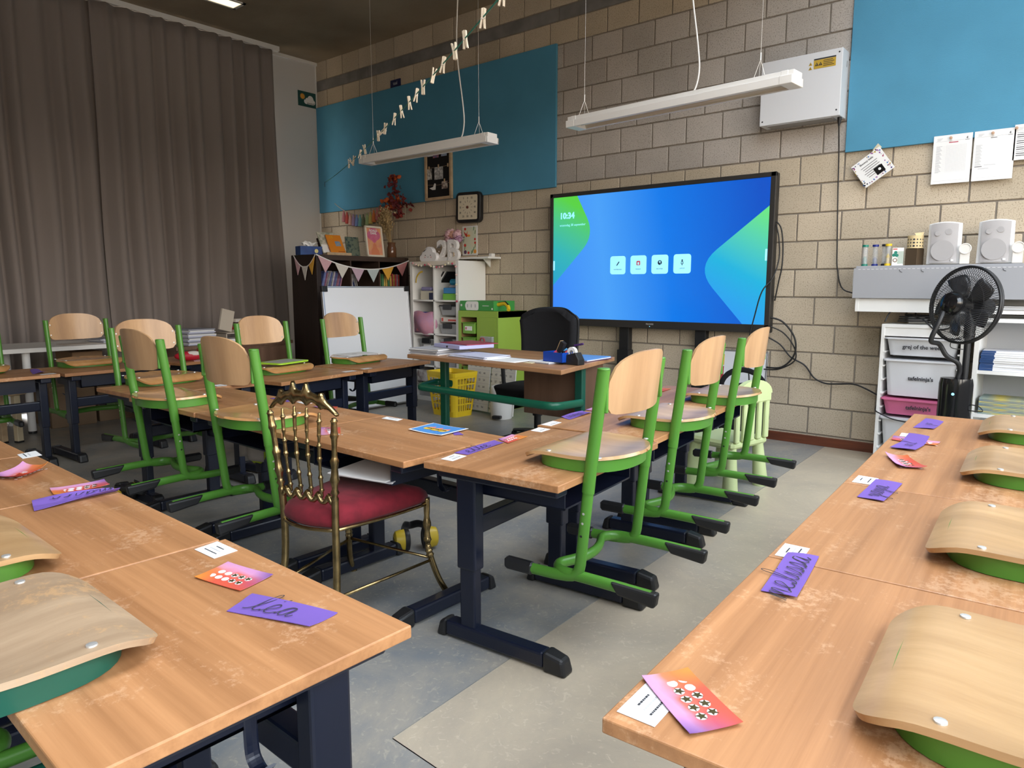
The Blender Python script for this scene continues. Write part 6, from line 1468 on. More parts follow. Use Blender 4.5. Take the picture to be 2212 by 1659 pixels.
# seat ring, cushion, stretchers
def seatpoly(k, n=10):
    c = [(.195, .195), (-.195, .195), (-.120, -.188), (.120, -.188)]; out = []
    for i in range(4):
        a, b = Vector(c[i]), Vector(c[(i + 1) % 4]); d = (b - a); nrm = Vector((d.y, -d.x)).normalized(); bow = (.016, .012, .03, .012)[i]
        for j in range(n): t = j / n; p = a.lerp(b, t) - nrm * bow * math.sin(PI * t) * -1; out.append((p.x * k, p.y * k))
    return out
MB().tube([(x, y, .372) for x, y in seatpoly(1.0)], .0065, 8, closed=True).build('seat_ring', M_brass, G, smooth='all')
M_velvet = mat('red_velvet', (.20, .007, .018), .9, col2=(.14, .004, .012), vscale=25)
M_velvet.node_tree.nodes['Principled BSDF'].inputs['Sheen Weight'].default_value = .06
mb = MB(); sp = seatpoly(1.0); n = len(sp); prof = [(.93, .374), (1.0, .385), (1.012, .402), (.985, .420), (.90, .436), (.72, .447), (.45, .453), (.2, .455)]; vs = []; fs = []
for (k_, z_) in prof: vs += [(x * k_, y * k_, z_) for x, y in sp]
for j in range(len(prof) - 1):
    for i in range(n): fs.append((j * n + i, j * n + (i + 1) % n, (j + 1) * n + (i + 1) % n, (j + 1) * n + i))
fs += [tuple(range(n))[::-1], tuple(range((len(prof) - 1) * n, len(prof) * n))]
mb.add(vs, fs); mb.build('seat_cushion', M_velvet, G, smooth='all')
for (a, b) in (((-.128, -.20, .155), (.128, -.20, .155)), ((.128, -.20, .150), (.206, .205, .160)), ((-.128, -.20, .150), (-.206, .205, .160)), ((-.206, .205, .165), (.206, .205, .165))): MB().cyl(a, b, .0055, 8).build('stretcher', M_brass, G, smooth='all')
# --- ear muffs
def earmuffs(x, y, rz, label):
    k = empty('ear_muffs', (x, y, 0), R(rz), label, 'ear muffs', 'yellow ear muffs on the floor')
    my = mat('muff_yellow', (.62, .44, .03), .4)
    T = Matrix.Translation((0, 0, .052)) @ Matrix.Rotation(R(90), 4, 'Y')
    for s, d in ((-1, 0), (1, .105)):
        Tm = Matrix.Translation((d, 0, .0)) @ T @ (Matrix.Rotation(PI, 4, 'X') if s > 0 else Matrix.Identity(4))
        MB().lathe([(.001, -.045), (.03, -.045), (.042, -.038), (.048, -.015), (.048, .0)], 20, Tm @ Matrix.Diagonal((1, .82, 1, 1))).build('cup', my, k, smooth=True)
        MB().lathe([(.048, .0), (.05, .004), (.048, .020), (.036, .024), (.03, .02)], 20, Tm @ Matrix.Diagonal((1, .82, 1, 1))).build('cushion', M_blk, k, smooth=True)
        if s < 0:
            for dy in (-.012, .012): MB().sphere((d - .0455, dy, .062), .004, 8, 6, (.4, 1, 1.3)).build('eye', M_ink, k)
            MB().tube([(d - .0455, .022 * math.cos(a), .048 + .018 * math.sin(a)) for a in [PI + PI * i / 8 for i in range(9)]], .0018, 5).build('smile', M_ink, k)
    MB().tube(smooth_path([(-.01, .0, .098), (.02, .09, .088), (.052, .13, .07), (.085, .09, .088), (.115, .0, .098)], 6), .012, 8, flat=(1.4, .25), up=(0, 0, 1)).build('headband', M_blk, k, smooth='all')
    return k
earmuffs(5.265, -3.365, 60, 'yellow smiley ear muffs on the floor behind the gold chair')
earmuffs(3.56, -3.80, -70, 'yellow and black ear muffs on the floor at left, past the desk edge')
# --- pouch and apron hanging under the middle desk
k = empty('hanging_pouch', (4.505, -3.60, .33), R(30), 'yellow-green kid pouch hanging below the middle desk', 'pouch')
rows = []
for i in range(9):
    t_ = i / 8; w = .055 * math.sqrt(max(.02, 1 - (1 - min(1, t_ * 1.6)) ** 2)); rows.append([(w * u / 4, -.012 * (1 - (u / 4) ** 2), .15 * t_) for u in range(-4, 5)])
MB().sheet(rows, .015).build('bag', mat('pouch_lime', (.36, .46, .02), .5), k, smooth='all'); text('lettering', 'Kid', .032, M_ink, k, (0, -.0135, .125), WALLROT)
for s in (-1, 1): MB().tube([(s * .045, 0, .14), (s * .055, .0, .05), (s * .05, 0, .16)], .003, 5).build('strap', M_blk, k)
MB().tube([(0, 0, .145), (0, .01, .24)], .003, 5).build('loop', M_blk, k)
rows = [[(-.09 + .18 * u / 8, .02 * math.sin(u * .9), -.0 - .105 * v / 5 - .02 * (v / 5) * abs(u / 8 - .5)) for v in range(6)] for u in range(9)]
o = MB().sheet(rows, .004).build('grey_cloth', mat('cloth_taupe', (.24, .21, .19), .7), smooth='all'); o.location = (4.61, -3.70, .488); tag(o, 'grey-brown folder flap hanging under the middle desk of the cross row', 'cloth')
stack('tray_papers', fr_(5.60, -3.78, .26, .20, 12), .495, 3, .004, [M_paper, M_rule], 'papers sticking out of the tray below the desk behind the gold chair', 'papers', .012)
# --- light green plastic children's chair
k = empty('plastic_child_chair', (5.90, -1.43, 0), R(78), 'pale green plastic child chair behind the last middle desk', 'chair')
M_pg = mat('pale_green_plastic', (.52, .60, .30), .45)
MB().cbox(-.17, .17, -.16, .16, .25, .295, .015).build('seat', M_pg, k, smooth=True)
for (x, y) in ((-.13, -.12), (.13, -.12), (-.13, .12), (.13, .12)): MB().tube([(x * 1.15, y * 1.15, 0), (x, y, .26)], [.044, .030], 14).build('leg', M_pg, k, smooth=True)
bkm = MB(); rows = []
MB().cbox(-.17, .17, -.175, -.145, .50, .56, .01).build('back_rail', M_pg, k); 
pr = [(-.17, .55), (.17, .55)] + [(.17 * math.cos(a), .55 + .085 * math.sin(a)) for a in [PI * i / 12 for i in range(13)]]
MB().prism([(.17 * math.cos(a), .55 + .085 * math.sin(a)) for a in [PI * i / 14 for i in range(15)]], .145, .175, XZ(0)).build('back_top', M_pg, k)
for i in range(5): x = -.14 + .07 * i; MB().cbox(x - .018, x + .018, -.172, -.148, .29, .51, .006).build('back_slat', M_pg, k)
k = empty('black_bag', (5.60, -.45, 0), 0, 'black fabric bag under the screen behind the last chair', 'bag')
mb = MB(); mb.sphere((0, 0, .24), .19, 16, 10, (1.0, .7, 1.25)); mb.build('body', M_fab, k, smooth='all'); MB().tube([(.16 * math.cos(a), -.02, .44 + .13 * math.sin(a)) for a in [PI * i / 12 for i in range(13)]], .012, 8, flat=(1.6, .4)).build('handle', M_fab, k, smooth='all')
# ================================================================== SIDE TABLE AT THE CURTAIN
k = empty('side_table', (0, 0, 0), 0, 'long white side table in front of the curtain', 'table')
MB().box(.50, 1.16, -4.9, -2.62, .645, .68).build('tabletop', M_whitel, k, bevel=.003)
for (x, y) in ((1.08, -3.55), (.58, -3.55), (1.08, -2.72), (.58, -2.72), (1.08, -4.8)): MB().cyl((x, y, .0), (x, y, .645), .028, 14).build('leg', M_white, k, smooth=True)
for (x, y) in ((1.08, -3.55), (1.08, -2.72)): MB().cyl((x, y, 0.0), (x, y, .02), .030, 14).build('leg_foot', M_blk, k)
stack('magazine_pile', fr_(.92, -2.85, .22, .30, 10), .6805, 6, .006, [M_paper, mat('paper_blue'), mat('folder_grey')], 'pile of white magazines on the side table', 'papers', .02)
sheet_paper('brown_sheet', fr_(.98, -3.12, .21, .30, 2), .6805, .002, mat('sheet_warm', (.70, .62, .55), .7), 'pale sheet lying on the white side table', 'paper', .001)
M_card = mat('cardboard', (.20, .13, .075), .8, var=.1, vscale=4)
for (x, y, w, d, h, z, m_, lab) in ((.78, -3.22, .45, .34, .34, 0, M_card, 'brown cardboard box under the side table'), (.80, -2.86, .30, .30, .40, .0, M_card, 'taller brown carton under the side table, beside the other'), (.92, -2.70, .26, .20, .20, .42, mat('carton_pale', (.62, .58, .54), .7), 'pale carton at the end of the side table'), (.62, -3.02, .40, .24, .24, .36, mat('cardboard2', (.28, .17, .09), .8), 'open brown carton on top of the cardboard box')):
    tag(MB().cbox(x - w / 2, x + w / 2, y - d / 2, y + d / 2, z, z + h, .004).build('carton', m_), lab, 'box')
for i, z in enumerate((.14, .35)):
    o = tag(MB().cbox(1.14, 1.46, -2.86, -2.50, z, z + .14, .008).build('white_basket', M_whitel), '%s white plastic tray behind the desks under the side table' % ('lower', 'upper')[i], 'tray'); 
MB().cyl((1.30, -2.7, 0), (1.30, -2.7, .14), .02, 10).build('tray_post', M_white, bpy.data.objects['white_basket']); MB().box(1.18, 1.42, -2.78, -2.62, 0, .012).build('tray_foot', M_white, bpy.data.objects['white_basket']); MB().cyl((1.30, -2.7, .28), (1.30, -2.7, .35), .02, 10).build('tray_post', M_white, bpy.data.objects['white_basket'])
for (x, y, c, lab) in ((1.30, -3.78, (.60, .46, .28), 'pale wooden stool leg stack at the left below the desks'),):
    k = empty('wooden_stool', (x, y, 0), R(20), 'small wooden stool under the desk at the left edge', 'stool')
    for (a, b, m_) in ((-.10, -.02, M_oak), (.02, -.04, M_oak), (.10, .02, mat('cream_wood', (.66, .56, .38), .5))): MB().cbox(a - .022, a + .022, b - .022, b + .022, 0.012, .36, .003).build('leg', m_, k); MB().cbox(a - .023, a + .023, b - .023, b + .023, 0, .014, .002).build('foot', M_blk, k)
    MB().cbox(-.14, .14, -.08, .08, .36, .38, .004).build('seat', M_oak, k)
# low cabinet beside the bookcase with binders
k = empty('low_cabinet', (0, 0, 0), 0, 'low brown wooden cabinet left of the dark bookcase', 'cabinet')
MB().box(.55, 1.35, -2.50, -1.34, .60, .63).build('top_panel', M_ped, k); MB().box(.60, 1.33, -2.48, -1.36, 0, .60).build('body', M_ped, k)
for i in range(2): MB().box(1.33, 1.345, -2.46 + .56 * i, -1.92 + .56 * i, .03, .58).build('door', M_ped, k)
stack('booklet_pile', fr_(1.14, -2.22, .22, .26, 6), .6305, 12, .012, [mat('paper_blue'), M_paper, mat('folder_grey')], 'pile of bluish booklets on the low cabinet', 'papers', .012)
k = empty('paper_tray', (1.10, -1.80, .6305), R(90), 'beige plastic letter tray with sheets on the low cabinet', 'tray')
M_bei = mat('beige_plastic', (.56, .50, .42), .5)
MB().box(-.17, .17, -.13, .13, 0, .008).build('base', M_bei, k); MB().box(-.17, -.162, -.13, .13, 0, .09).build('side', M_bei, k); MB().box(.162, .17, -.13, .13, 0, .09).build('side', M_bei, k); MB().box(-.15, .15, -.12, .12, .01, .035).build('sheets', M_paper, k); MB().box(-.17, .17, -.13, .13, .085, .093).build('shelf', M_bei, k)
k = empty('beige_binder', (1.10, -1.86, .7245), R(100), 'beige open binder standing on the letter tray', 'binder')
MB().box(-.14, .0, -.02, .0, 0, .20, Matrix.Rotation(R(14), 4, 'Y')).build('cover', M_bei, k)
MB().box(.02, .17, -.04, .06, .0, .02).build('base', M_bei, k); 
for i, c in enumerate(((.45, .02, .03), (.12, .05, .06), (.60, .55, .50))): MB().box(.03, .19, -.05, .06, .022 + .036 * i, .052 + .036 * i).build('booklet', mat('booklet_%d' % i, c, .5), k)
# red pencil case
k = empty('pencil_case', (2.26, -2.83, DT + .0005), R(70), 'red and white pencil case on the desk near the curtain', 'pencil case')
MB().sphere((0, 0, .036), .1, 14, 8, (1.0, .42, .36)).build('body', mat('case_red', (.50, .01, .03), .5), k, smooth='all'); MB().sphere((.03, -.012, .052), .055, 12, 8, (1, .5, .4)).build('flap', mat('case_white', (.72, .66, .60), .6), k, smooth='all')
k = tag(MB().sphere((2.10, -2.62, DT + .05), .075, 12, 8, (1, .8, .66)).build('red_bundle', mat('case_red'), smooth='all'), 'crumpled red fabric bundle beside the pencil case', 'cloth')
tag(MB().prism(fr_(2.33, -2.74, .16, .10, 70), DT + .0005, DT + .0025).build('pink_card', mat('card_pink', (.66, .30, .32), .7, col2=(.75, .65, .62), vscale=60)), 'pink patterned card in front of the red pencil case', 'card')
# tablet and sheet on seats
def on_chair(d, lx, ly, z):
    o = [c for c in bpy.data.objects if c.get('category') == 'chair' and c.get('label', '').startswith(d)][0]; c, s = math.cos(o.rotation_euler.z), math.sin(o.rotation_euler.z)
    return (o.location.x + c * lx - s * ly, o.location.y + s * lx + c * ly, o.location.z + z), o.rotation_euler.z
p_, a_ = on_chair('green framed chair with a lime', -.05, .10, .4075)
k = empty('lime_tablet', p_, a_ + R(8), 'grey slate with a lime green rim lying on a chair seat', 'slate')
MB().prism(rrect(.29, .20, .03, 4), 0, .010).build('rim', mat('lime_rim', (.36, .62, .04), .4), k, bevel=.002); MB().prism(rrect(.235, .15, .012, 3), .0102, .0112).build('slate', mat('slate_grey', (.36, .36, .37), .4), k)
p_, a_ = on_chair('green framed chair with a white sheet', -.01, .09, .4085)
k = empty('seat_sheet', p_, a_ + R(-6), 'white sheet with a small picture lying on a chair seat', 'paper'); MB().prism(rrect(.29, .20, .002, 1), 0, .0015).build('sheet', M_paper, k); MB().prism(disc(.02, .0, .022, 10, .6), .0016, .0022).build('picture', M_rule, k)
# ================================================================== CARDS ON THE DESKS
ZD = DT + .0006
def qgrid(q, nu, nv, f):
    P = [Vector((x, y, 0)) for x, y in q]; return [[P[0].lerp(P[1], u / nu).lerp(P[3].lerp(P[2], u / nu), v / nv) + Vector((0, 0, f(u / nu, v / nv))) for v in range(nv + 1)] for u in range(nu + 1)]
def qpt(q, u, v, z):
    P = [Vector((x, y, 0)) for x, y in q]; return P[0].lerp(P[1], u).lerp(P[3].lerp(P[2], u), v) + Vector((0, 0, z))
def cardmesh(q, th, f, nu=8, nv=8):
    g = qgrid(q, nu, nv, f); P = [Vector((x, y, 0)) for x, y in q]
    if (P[1] - P[0]).cross(P[3] - P[0]).z < 0: g = [r_[::-1] for r_ in g]
    return MB().sheet(g, th)
def star_mat():
    m = bpy.data.materials.new('star_card'); m.use_nodes = True; N = m.node_tree.nodes; Lk = m.node_tree.links; b = N['Principled BSDF']; b.inputs['Roughness'].default_value = .55
    at = N.new('ShaderNodeAttribute'); at.attribute_name = 'cuv'; n = N.new('ShaderNodeTexNoise'); n.inputs['Scale'].default_value = 2.2; Lk.new(at.outputs['Vector'], n.inputs['Vector'])
    sp = N.new('ShaderNodeSeparateXYZ'); Lk.new(at.outputs['Vector'], sp.inputs[0]); ad = N.new('ShaderNodeMath'); ad.operation = 'MULTIPLY_ADD'; Lk.new(n.outputs['Fac'], ad.inputs[0]); ad.inputs[1].default_value = .55; Lk.new(sp.outputs['Y'], ad.inputs[2])
    r = N.new('ShaderNodeValToRGB'); Lk.new(ad.outputs[0], r.inputs[0]); e = r.color_ramp.elements; e[0].position = .2; e[0].color = (.50, .24, .48, 1); e[1].position = 1.2; e[1].color = (.60, .09, .05, 1)
    for p, c in ((.45, (.60, .28, .45, 1)), (.68, (.66, .14, .10, 1)), (.9, (.62, .08, .05, 1))): q = e.new(p); q.color = c
    e[-1].position = 1.0
    # left end purple, right end orange
    r2 = N.new('ShaderNodeValToRGB'); Lk.new(sp.outputs['X'], r2.inputs[0]); r2.color_ramp.elements[0].position = .0; r2.color_ramp.elements[0].color = (1, 1, 1, 1); r2.color_ramp.elements[1].position = .32; r2.color_ramp.elements[1].color = (0, 0, 0, 1)
    mx = N.new('ShaderNodeMix'); mx.data_type = 'RGBA'; iv = N.new('ShaderNodeMath'); iv.operation = 'SUBTRACT'; iv.inputs[0].default_value = 1.0; Lk.new(sp.outputs['Y'], iv.inputs[1]); mm = N.new('ShaderNodeMath'); mm.operation = 'MULTIPLY'; Lk.new(r2.outputs[0], mm.inputs[0]); Lk.new(iv.outputs[0], mm.inputs[1])
    Lk.new(mm.outputs[0], mx.inputs[0]); Lk.new(r.outputs[0], mx.inputs[6]); mx.inputs[7].default_value = (.17, .08, .30, 1)
    r3 = N.new('ShaderNodeValToRGB'); Lk.new(sp.outputs['X'], r3.inputs[0]); r3.color_ramp.elements[0].position = .62; r3.color_ramp.elements[0].color = (0, 0, 0, 1); r3.color_ramp.elements[1].position = .95; r3.color_ramp.elements[1].color = (.85, .85, .85, 1)
    m2 = N.new('ShaderNodeMath'); m2.operation = 'MULTIPLY'; Lk.new(r3.outputs[0], m2.inputs[0]); Lk.new(sp.outputs['Y'], m2.inputs[1])
    mx2 = N.new('ShaderNodeMix'); mx2.data_type = 'RGBA'; Lk.new(m2.outputs[0], mx2.inputs[0]); Lk.new(mx.outputs[2], mx2.inputs[6]); mx2.inputs[7].default_value = (.68, .26, .03, 1)
    Lk.new(mx2.outputs[2], b.inputs['Base Color']); return m
M_star = star_mat(); M_gold = mat('sticker_gold', (.075, .062, .02), .35, metal=.3); M_spot = mat('card_spot', (.78, .76, .80), .7)
def set_cuv(o, q, uv):
    # uv order matches q corners: bilinear inverse by nearest (grid is regular so use projection)
    me = o.data; P = [Vector(c) for c in q]; O = P[uv[0]]; U = P[uv[1]] - O; V_ = P[uv[2]] - O; det = U.x * V_.y - U.y * V_.x
    a = me.attributes.new('cuv', 'FLOAT_VECTOR', 'POINT')
    for i, v in enumerate(me.vertices):
        d = Vector((v.co.x, v.co.y)) - O; a.data[i].vector = ((d.x * V_.y - d.y * V_.x) / det, (U.x * d.y - U.y * d.x) / det, 0)
def bil(q, uv, u, v, z):
    P = [Vector(c) for c in q]; O = P[uv[0]]; p = O + (P[uv[1]] - O) * u + (P[uv[2]] - O) * v; return Vector((p.x, p.y, z))
def star_card(q, uv, z, label, stars, curl=.004, detail=True, tilt=0):
    # uv = indices of q: origin, +u corner (long side), +v corner
    f = lambda u, v: z + .0009 + curl * (abs(2 * u - 1) ** 3) * .5 + curl * (abs(2 * v - 1) ** 3) * .5 + tilt * u
    k = cardmesh(q, .0008, f).build('star_card', M_star, smooth=True); set_cuv(k, q, uv); tag(k, label, 'card', 'pink and orange star cards')
    if detail:
        n = 0; P = [Vector(c) for c in q]; U = (P[uv[1]] - P[uv[0]]); V_ = (P[uv[2]] - P[uv[0]])
        zz = z + .0012 + (tilt * .5)
        for i in range(5):
            for j in range(2):
                cu, cv = .22 + .145 * i + .03 * j, .45 + .25 * j; c = bil(q, uv, cu, cv, zz); r_ = .085 * U.length * .72
                MB().prism([((U.normalized() * r_ * .92 * math.cos(a) + V_.normalized() * r_ * .92 * math.sin(a)).x + c.x, (U.normalized() * r_ * .92 * math.cos(a) + V_.normalized() * r_ * .92 * math.sin(a)).y + c.y) for a in [2 * PI * t / 14 for t in range(14)]], zz, zz + .0004).build('spot', M_spot, k)
                if n < stars:
                    pts = []
                    for t in range(10):
                        a = 2 * PI * t / 10 + .3 * n; rr_ = r_ * (.98 if t % 2 == 0 else .42); pts.append((c.x + rr_ * math.cos(a), c.y + rr_ * math.sin(a)))
                    MB().prism(pts, zz + .0005, zz + .0010).build('star_sticker', M_gold, k)
                n += 1
        for (cu, cv) in ((.06, .12), (.10, .30), (.94, .9), (.9, .78), (.05, .8)):
            c = bil(q, uv, cu, cv, zz); s_ = .03 * U.length; MB().prism([(c.x + s_ * (1 if t % 2 == 0 else .3) * math.cos(PI * t / 4), c.y + s_ * (1 if t % 2 == 0 else .3) * math.sin(PI * t / 4)) for t in range(8)], zz, zz + .0004).build('sparkle', M_spot, k)
    return k
def align_text(o, q, uv, u, v, z):
    P = [Vector(c) for c in q]; U = P[uv[1]] - P[uv[0]]; c = bil(q, uv, u, v, z); o.location = c; o.rotation_euler = (0, 0, math.atan2(U.y, U.x))
CUR = {'l': ((0, .0), (.18, .1), (.42, .75), (.40, 1.1), (.28, 1.05), (.24, .5), (.28, .1), (.42, 0), (.55, .1)),
       'e': ((0, .05), (.15, .15), (.38, .38), (.32, .55), (.18, .5), (.12, .25), (.2, .03), (.38, 0), (.55, .12)),
       'a': ((.0, .05), (.1, .25), (.22, .5), (.4, .5), (.22, .52), (.1, .3), (.14, .05), (.3, .05), (.42, .48), (.40, .1), (.48, 0), (.6, .12)),
       'm': ((0, .0), (.1, .5), (.1, 0), (.22, .48), (.34, .48), (.34, 0), (.46, .48), (.58, .48), (.58, .06), (.66, 0), (.76, .1)),
       'n': ((0, .0), (.1, .5), (.1, 0), (.22, .48), (.34, .48), (.36, .06), (.42, 0), (.52, .1)),
       'i': ((0, .05), (.14, .5), (.14, .1), (.22, 0), (.34, .1)), 's': ((0, .05), (.2, .52), (.3, .3), (.26, .04), (.1, .02), (.26, .0), (.42, .12)),
       'y': ((0, .3), (.08, .5), (.12, .12), (.26, .1), (.36, .5), (.32, -.4), (.18, -.5), (.2, -.25), (.5, .1)), 'r': ((0, .05), (.14, .52), (.3, .46), (.28, .06), (.36, 0), (.48, .1)),
       'c': ((0, .05), (.12, .3), (.34, .5), (.16, .5), (.1, .2), (.24, .0), (.46, .1)), 'o': ((0, .1), (.2, .5), (.08, .25), (.2, .0), (.36, .25), (.22, .5), (.5, .4)),
       'x': ((0, .45), (.2, .45), (.26, .05), (.44, .05)), 'j': ((0, .1), (.16, .5), (.14, -.4), (.02, -.45), (.08, -.2), (.4, .1))}
CUR['é'] = CUR['e']
def script(word, size, parent):
    # cursive pen line as a thin ribbon
    x = 0; pts = []; dots = []
    for ch in word:
        L = CUR[ch]; pts += [(x + a, b) for a, b in L]
        if ch == 'é': dots.append(((x + .2, .75), (x + .34, .92)))
        if ch == 'i': dots.append(((x + .15, .72), (x + .18, .74)))
        x += L[-1][0]
    f = lambda a, b: ((a - x / 2 + .22 * b) * size * 1.15, (b - .3) * size * 1.15, 0)
    mb = MB(); mb.tube(smooth_path([f(a, b) for a, b in pts], 4), size * .022, 5, flat=(.3, 1), up=(0, 0, 1))
    for a, b in dots: mb.tube([f(*a), f(*b)], size * .024, 5, flat=(.3, 1), up=(0, 0, 1))
    return mb.build('handwriting', M_ink, parent)
def name_strip(q, uv, z, label, word, size, wave=.003, fold=0.0, detail=True):
    f = lambda u, v: z + .001 + wave * (.5 + .5 * math.sin(3.2 * u + 5 * v)) * abs(2 * v - 1) + fold * max(0, .35 - v) ** 1.0
    k = cardmesh(q, .0009, f, 10, 10).build('name_strip', M_purple, smooth=True); tag(k, label, 'name card', 'purple name strips')
    if word:
        o = script(word, size, k); align_text(o, q, uv, .42, .48, z + .0016 + wave * .6)
    return k
def addr_label(q, uv, z, label, lines=3):
    k = cardmesh(q, .0007, lambda u, v: z + .0008, 2, 2).build('address_label', M_paper, smooth=True); tag(k, label, 'label', 'white desk labels')
    P = [Vector(c) for c in q]; U = P[uv[1]] - P[uv[0]]; V_ = P[uv[2]] - P[uv[0]]
    rnd = random.Random(int(P[0].x * 1000))
    for i in range(lines):
        v = .72 - .21 * i; u = .22 + .06 * i
        while u < .80 - .05 * i:
            w = rnd.uniform(.03, .07); a, b = bil(q, uv, u, v, 0), bil(q, uv, min(u + w, .84), v, 0); h = V_.normalized() * V_.length * .028
            MB().prism([(a.x - h.x, a.y - h.y), (b.x - h.x, b.y - h.y), (b.x + h.x, b.y + h.y), (a.x + h.x, a.y + h.y)], z + .0009, z + .0012).build('text_line', M_rule if i % 2 else M_ink, k); u += w + .014
    return k
def ccw(q):
    a = sum(q[i][0] * q[(i + 1) % 4][1] - q[(i + 1) % 4][0] * q[i][1] for i in range(4)); return a > 0
Q = lambda *p: list(p)
addr_label(Q((7.098, -4.609), (7.094, -4.524), (7.148, -4.522), (7.152, -4.607)), (0, 1, 3), ZD, 'white address label on the corner of the nearest right-hand desk')
star_card(Q((7.084, -4.52), (7.124, -4.458), (7.236, -4.533), (7.195, -4.598)), (3, 0, 2), ZD + .0012, 'pink and orange star card over the label on the nearest right-hand desk', 7)
addr_label(Q((7.053, -3.848), (7.104, -3.846), (7.112, -3.926), (7.060, -3.930)), (3, 0, 2), ZD, 'white label on the second right-hand desk, partly under a purple strip')
name_strip(Q((7.078, -3.906), (7.135, -3.888), (7.166, -4.118), (7.104, -4.123)), (3, 0, 2), ZD + .0012, 'purple strip with the long cursive name, near the bottom right', 'melissa', .055, .004)
addr_label(Q((7.024, -3.143), (7.078, -3.144), (7.080, -3.23), (7.028, -3.231)), (3, 0, 2), ZD, 'white label on the third right-hand desk beside a purple strip')
name_strip(Q((7.076, -3.168), (7.144, -3.169), (7.145, -3.39), (7.08, -3.382)), (3, 0, 2), ZD + .0012, 'purple strip with a short cursive name across the seam of the right-hand row', 'yaya', .05, .003)
star_card(Q((7.022, -2.814), (7.088, -2.816), (7.166, -2.943), (7.095, -2.977)), (3, 0, 2), ZD, 'curled star card alone on the third right-hand desk', 7, .012)
star_card(Q((6.974, -2.465), (7.127, -2.478), (7.124, -2.551), (6.984, -2.545)), (0, 1, 3), ZD, 'star card under the folded purple strip on the right-hand row', 5, .003)
addr_label(Q((6.983, -2.375), (7.054, -2.373), (7.060, -2.445), (6.990, -2.445)), (3, 0, 2), ZD, 'white label at the edge of the far right-hand desk', 1)
name_strip(Q((7.029, -2.489), (7.098, -2.509), (7.089, -2.698), (7.011, -2.694)), (3, 0, 2), ZD + .0045, 'purple strip with a curled-up end on the right-hand row', 'axl', .04, .003, .05)
name_strip(Q((6.997, -1.985), (7.067, -2.021), (7.066, -2.229), (6.995, -2.23)), (3, 0, 2), ZD, 'purple strip furthest back on the right-hand row, before the fan', 'jo', .04, .004)
addr_label(Q((6.101, -4.628), (6.185, -4.628), (6.19, -4.682), (6.109, -4.683)), (1, 0, 2), ZD, 'white label at the front edge of the big bottom left desk')
star_card(Q((6.234, -4.676), (6.36, -4.653), (6.38, -4.732), (6.255, -4.755)), (1, 0, 2), ZD, 'star card on the big bottom left desk above the purple strip', 5, .003)
name_strip(Q((6.406, -4.723), (6.587, -4.671), (6.594, -4.732), (6.434, -4.787)), (3, 2, 0), ZD, 'purple strip with the short cursive name on the big bottom left desk', 'léa', .05, .003)
addr_label(Q((4.802, -4.587), (4.891, -4.595), (4.899, -4.652), (4.819, -4.645)), (1, 0, 2), ZD, 'white label at the far left edge of the bottom left row', 2)
star_card(Q((5.041, -4.690), (5.108, -4.643), (5.196, -4.742), (5.125, -4.793)), (3, 0, 2), ZD, 'bent star card at the left picture edge', 2, .022)
star_card(Q((5.373, -4.722), (5.388, -4.59), (5.455, -4.601), (5.45, -4.736)), (1, 0, 2), ZD, 'star card behind the folded purple strip of the bottom left row', 4, .006)
addr_label(Q((5.486, -4.690), (5.483, -4.622), (5.512, -4.622), (5.515, -4.688)), (1, 0, 2), ZD, 'white label hidden under the folded purple strip at the left', 1)
name_strip(Q((5.473, -4.794), (5.505, -4.611), (5.545, -4.608), (5.555, -4.813)), (1, 0, 2), ZD + .0012, 'folded purple strip standing up along the bottom left row', 'marco', .045, .012)
k = cardmesh(Q((5.494, -3.396), (5.684, -3.392), (5.693, -3.547), (5.512, -3.547)), .0008, lambda u, v: ZD + .0035 + .003 * abs(2 * u - 1) ** 2, 6, 6).build('photo_card', M_paper, smooth=True); tag(k, 'white-edged blue card with yellow faces on the desk behind the gold chair', 'card')
qq = Q((5.504, -3.402), (5.676, -3.399), (5.684, -3.540), (5.521, -3.540)); cardmesh(qq, .0005, lambda u, v: ZD + .0046 + .003 * abs(2 * u - 1) ** 2, 6, 6).build('blue_field', mat('card_blue', (.07, .26, .60), .6), k, smooth=True)
for i, u in enumerate((.28, .52, .76)):
    c = bil(qq, (3, 2, 0), u, .42, ZD + .006); MB().prism([(c.x + .024 * math.cos(a), c.y + .020 * math.sin(a)) for a in [2 * PI * t / 16 for t in range(16)]], ZD + .0058, ZD + .0062).build('yellow_face', mat('face_yellow', (.80, .50, .05), .6), k)
    MB().prism([(c.x - .016, c.y + .016), (c.x + .018, c.y + .012), (c.x + .004, c.y + .036)], ZD + .0058, ZD + .0063).build('party_hat', mat('hat_coral', (.72, .22, .20), .6), k); MB().prism([(c.x - .014, c.y - .002), (c.x + .016, c.y - .002), (c.x + .010, c.y + .007), (c.x - .010, c.y + .007)], ZD + .0063, ZD + .0066).build('dark_glasses', M_ink, k)
name_strip(Q((5.553, -3.381), (5.594, -3.40), (5.732, -3.470), (5.708, -3.495)), (0, 3, 1), ZD, 'purple strip half hidden under the blue card with yellow faces', None, .03, .001)
name_strip(Q((5.913, -3.704), (5.885, -3.469), (5.938, -3.480), (5.964, -3.692)), (3, 2, 0), ZD, 'purple strip with a cursive name on the nearest middle desk', 'ellie', .045, .002)
star_card(Q((5.885, -3.447), (5.870, -3.353), (5.938, -3.342), (5.955, -3.477)), (0, 1, 3), ZD, 'star card next to the purple strip on the nearest middle desk', 1, .002)
addr_label(Q((5.937, -3.79), (5.920, -3.708), (5.973, -3.708), (5.986, -3.786)), (0, 1, 3), ZD, 'white label on the front corner of the nearest middle desk')
addr_label(Q((5.876, -3.247), (5.860, -3.174), (5.918, -3.176), (5.925, -3.243)), (0, 1, 3), ZD, 'white label at the far end of the nearest middle desk', 2)
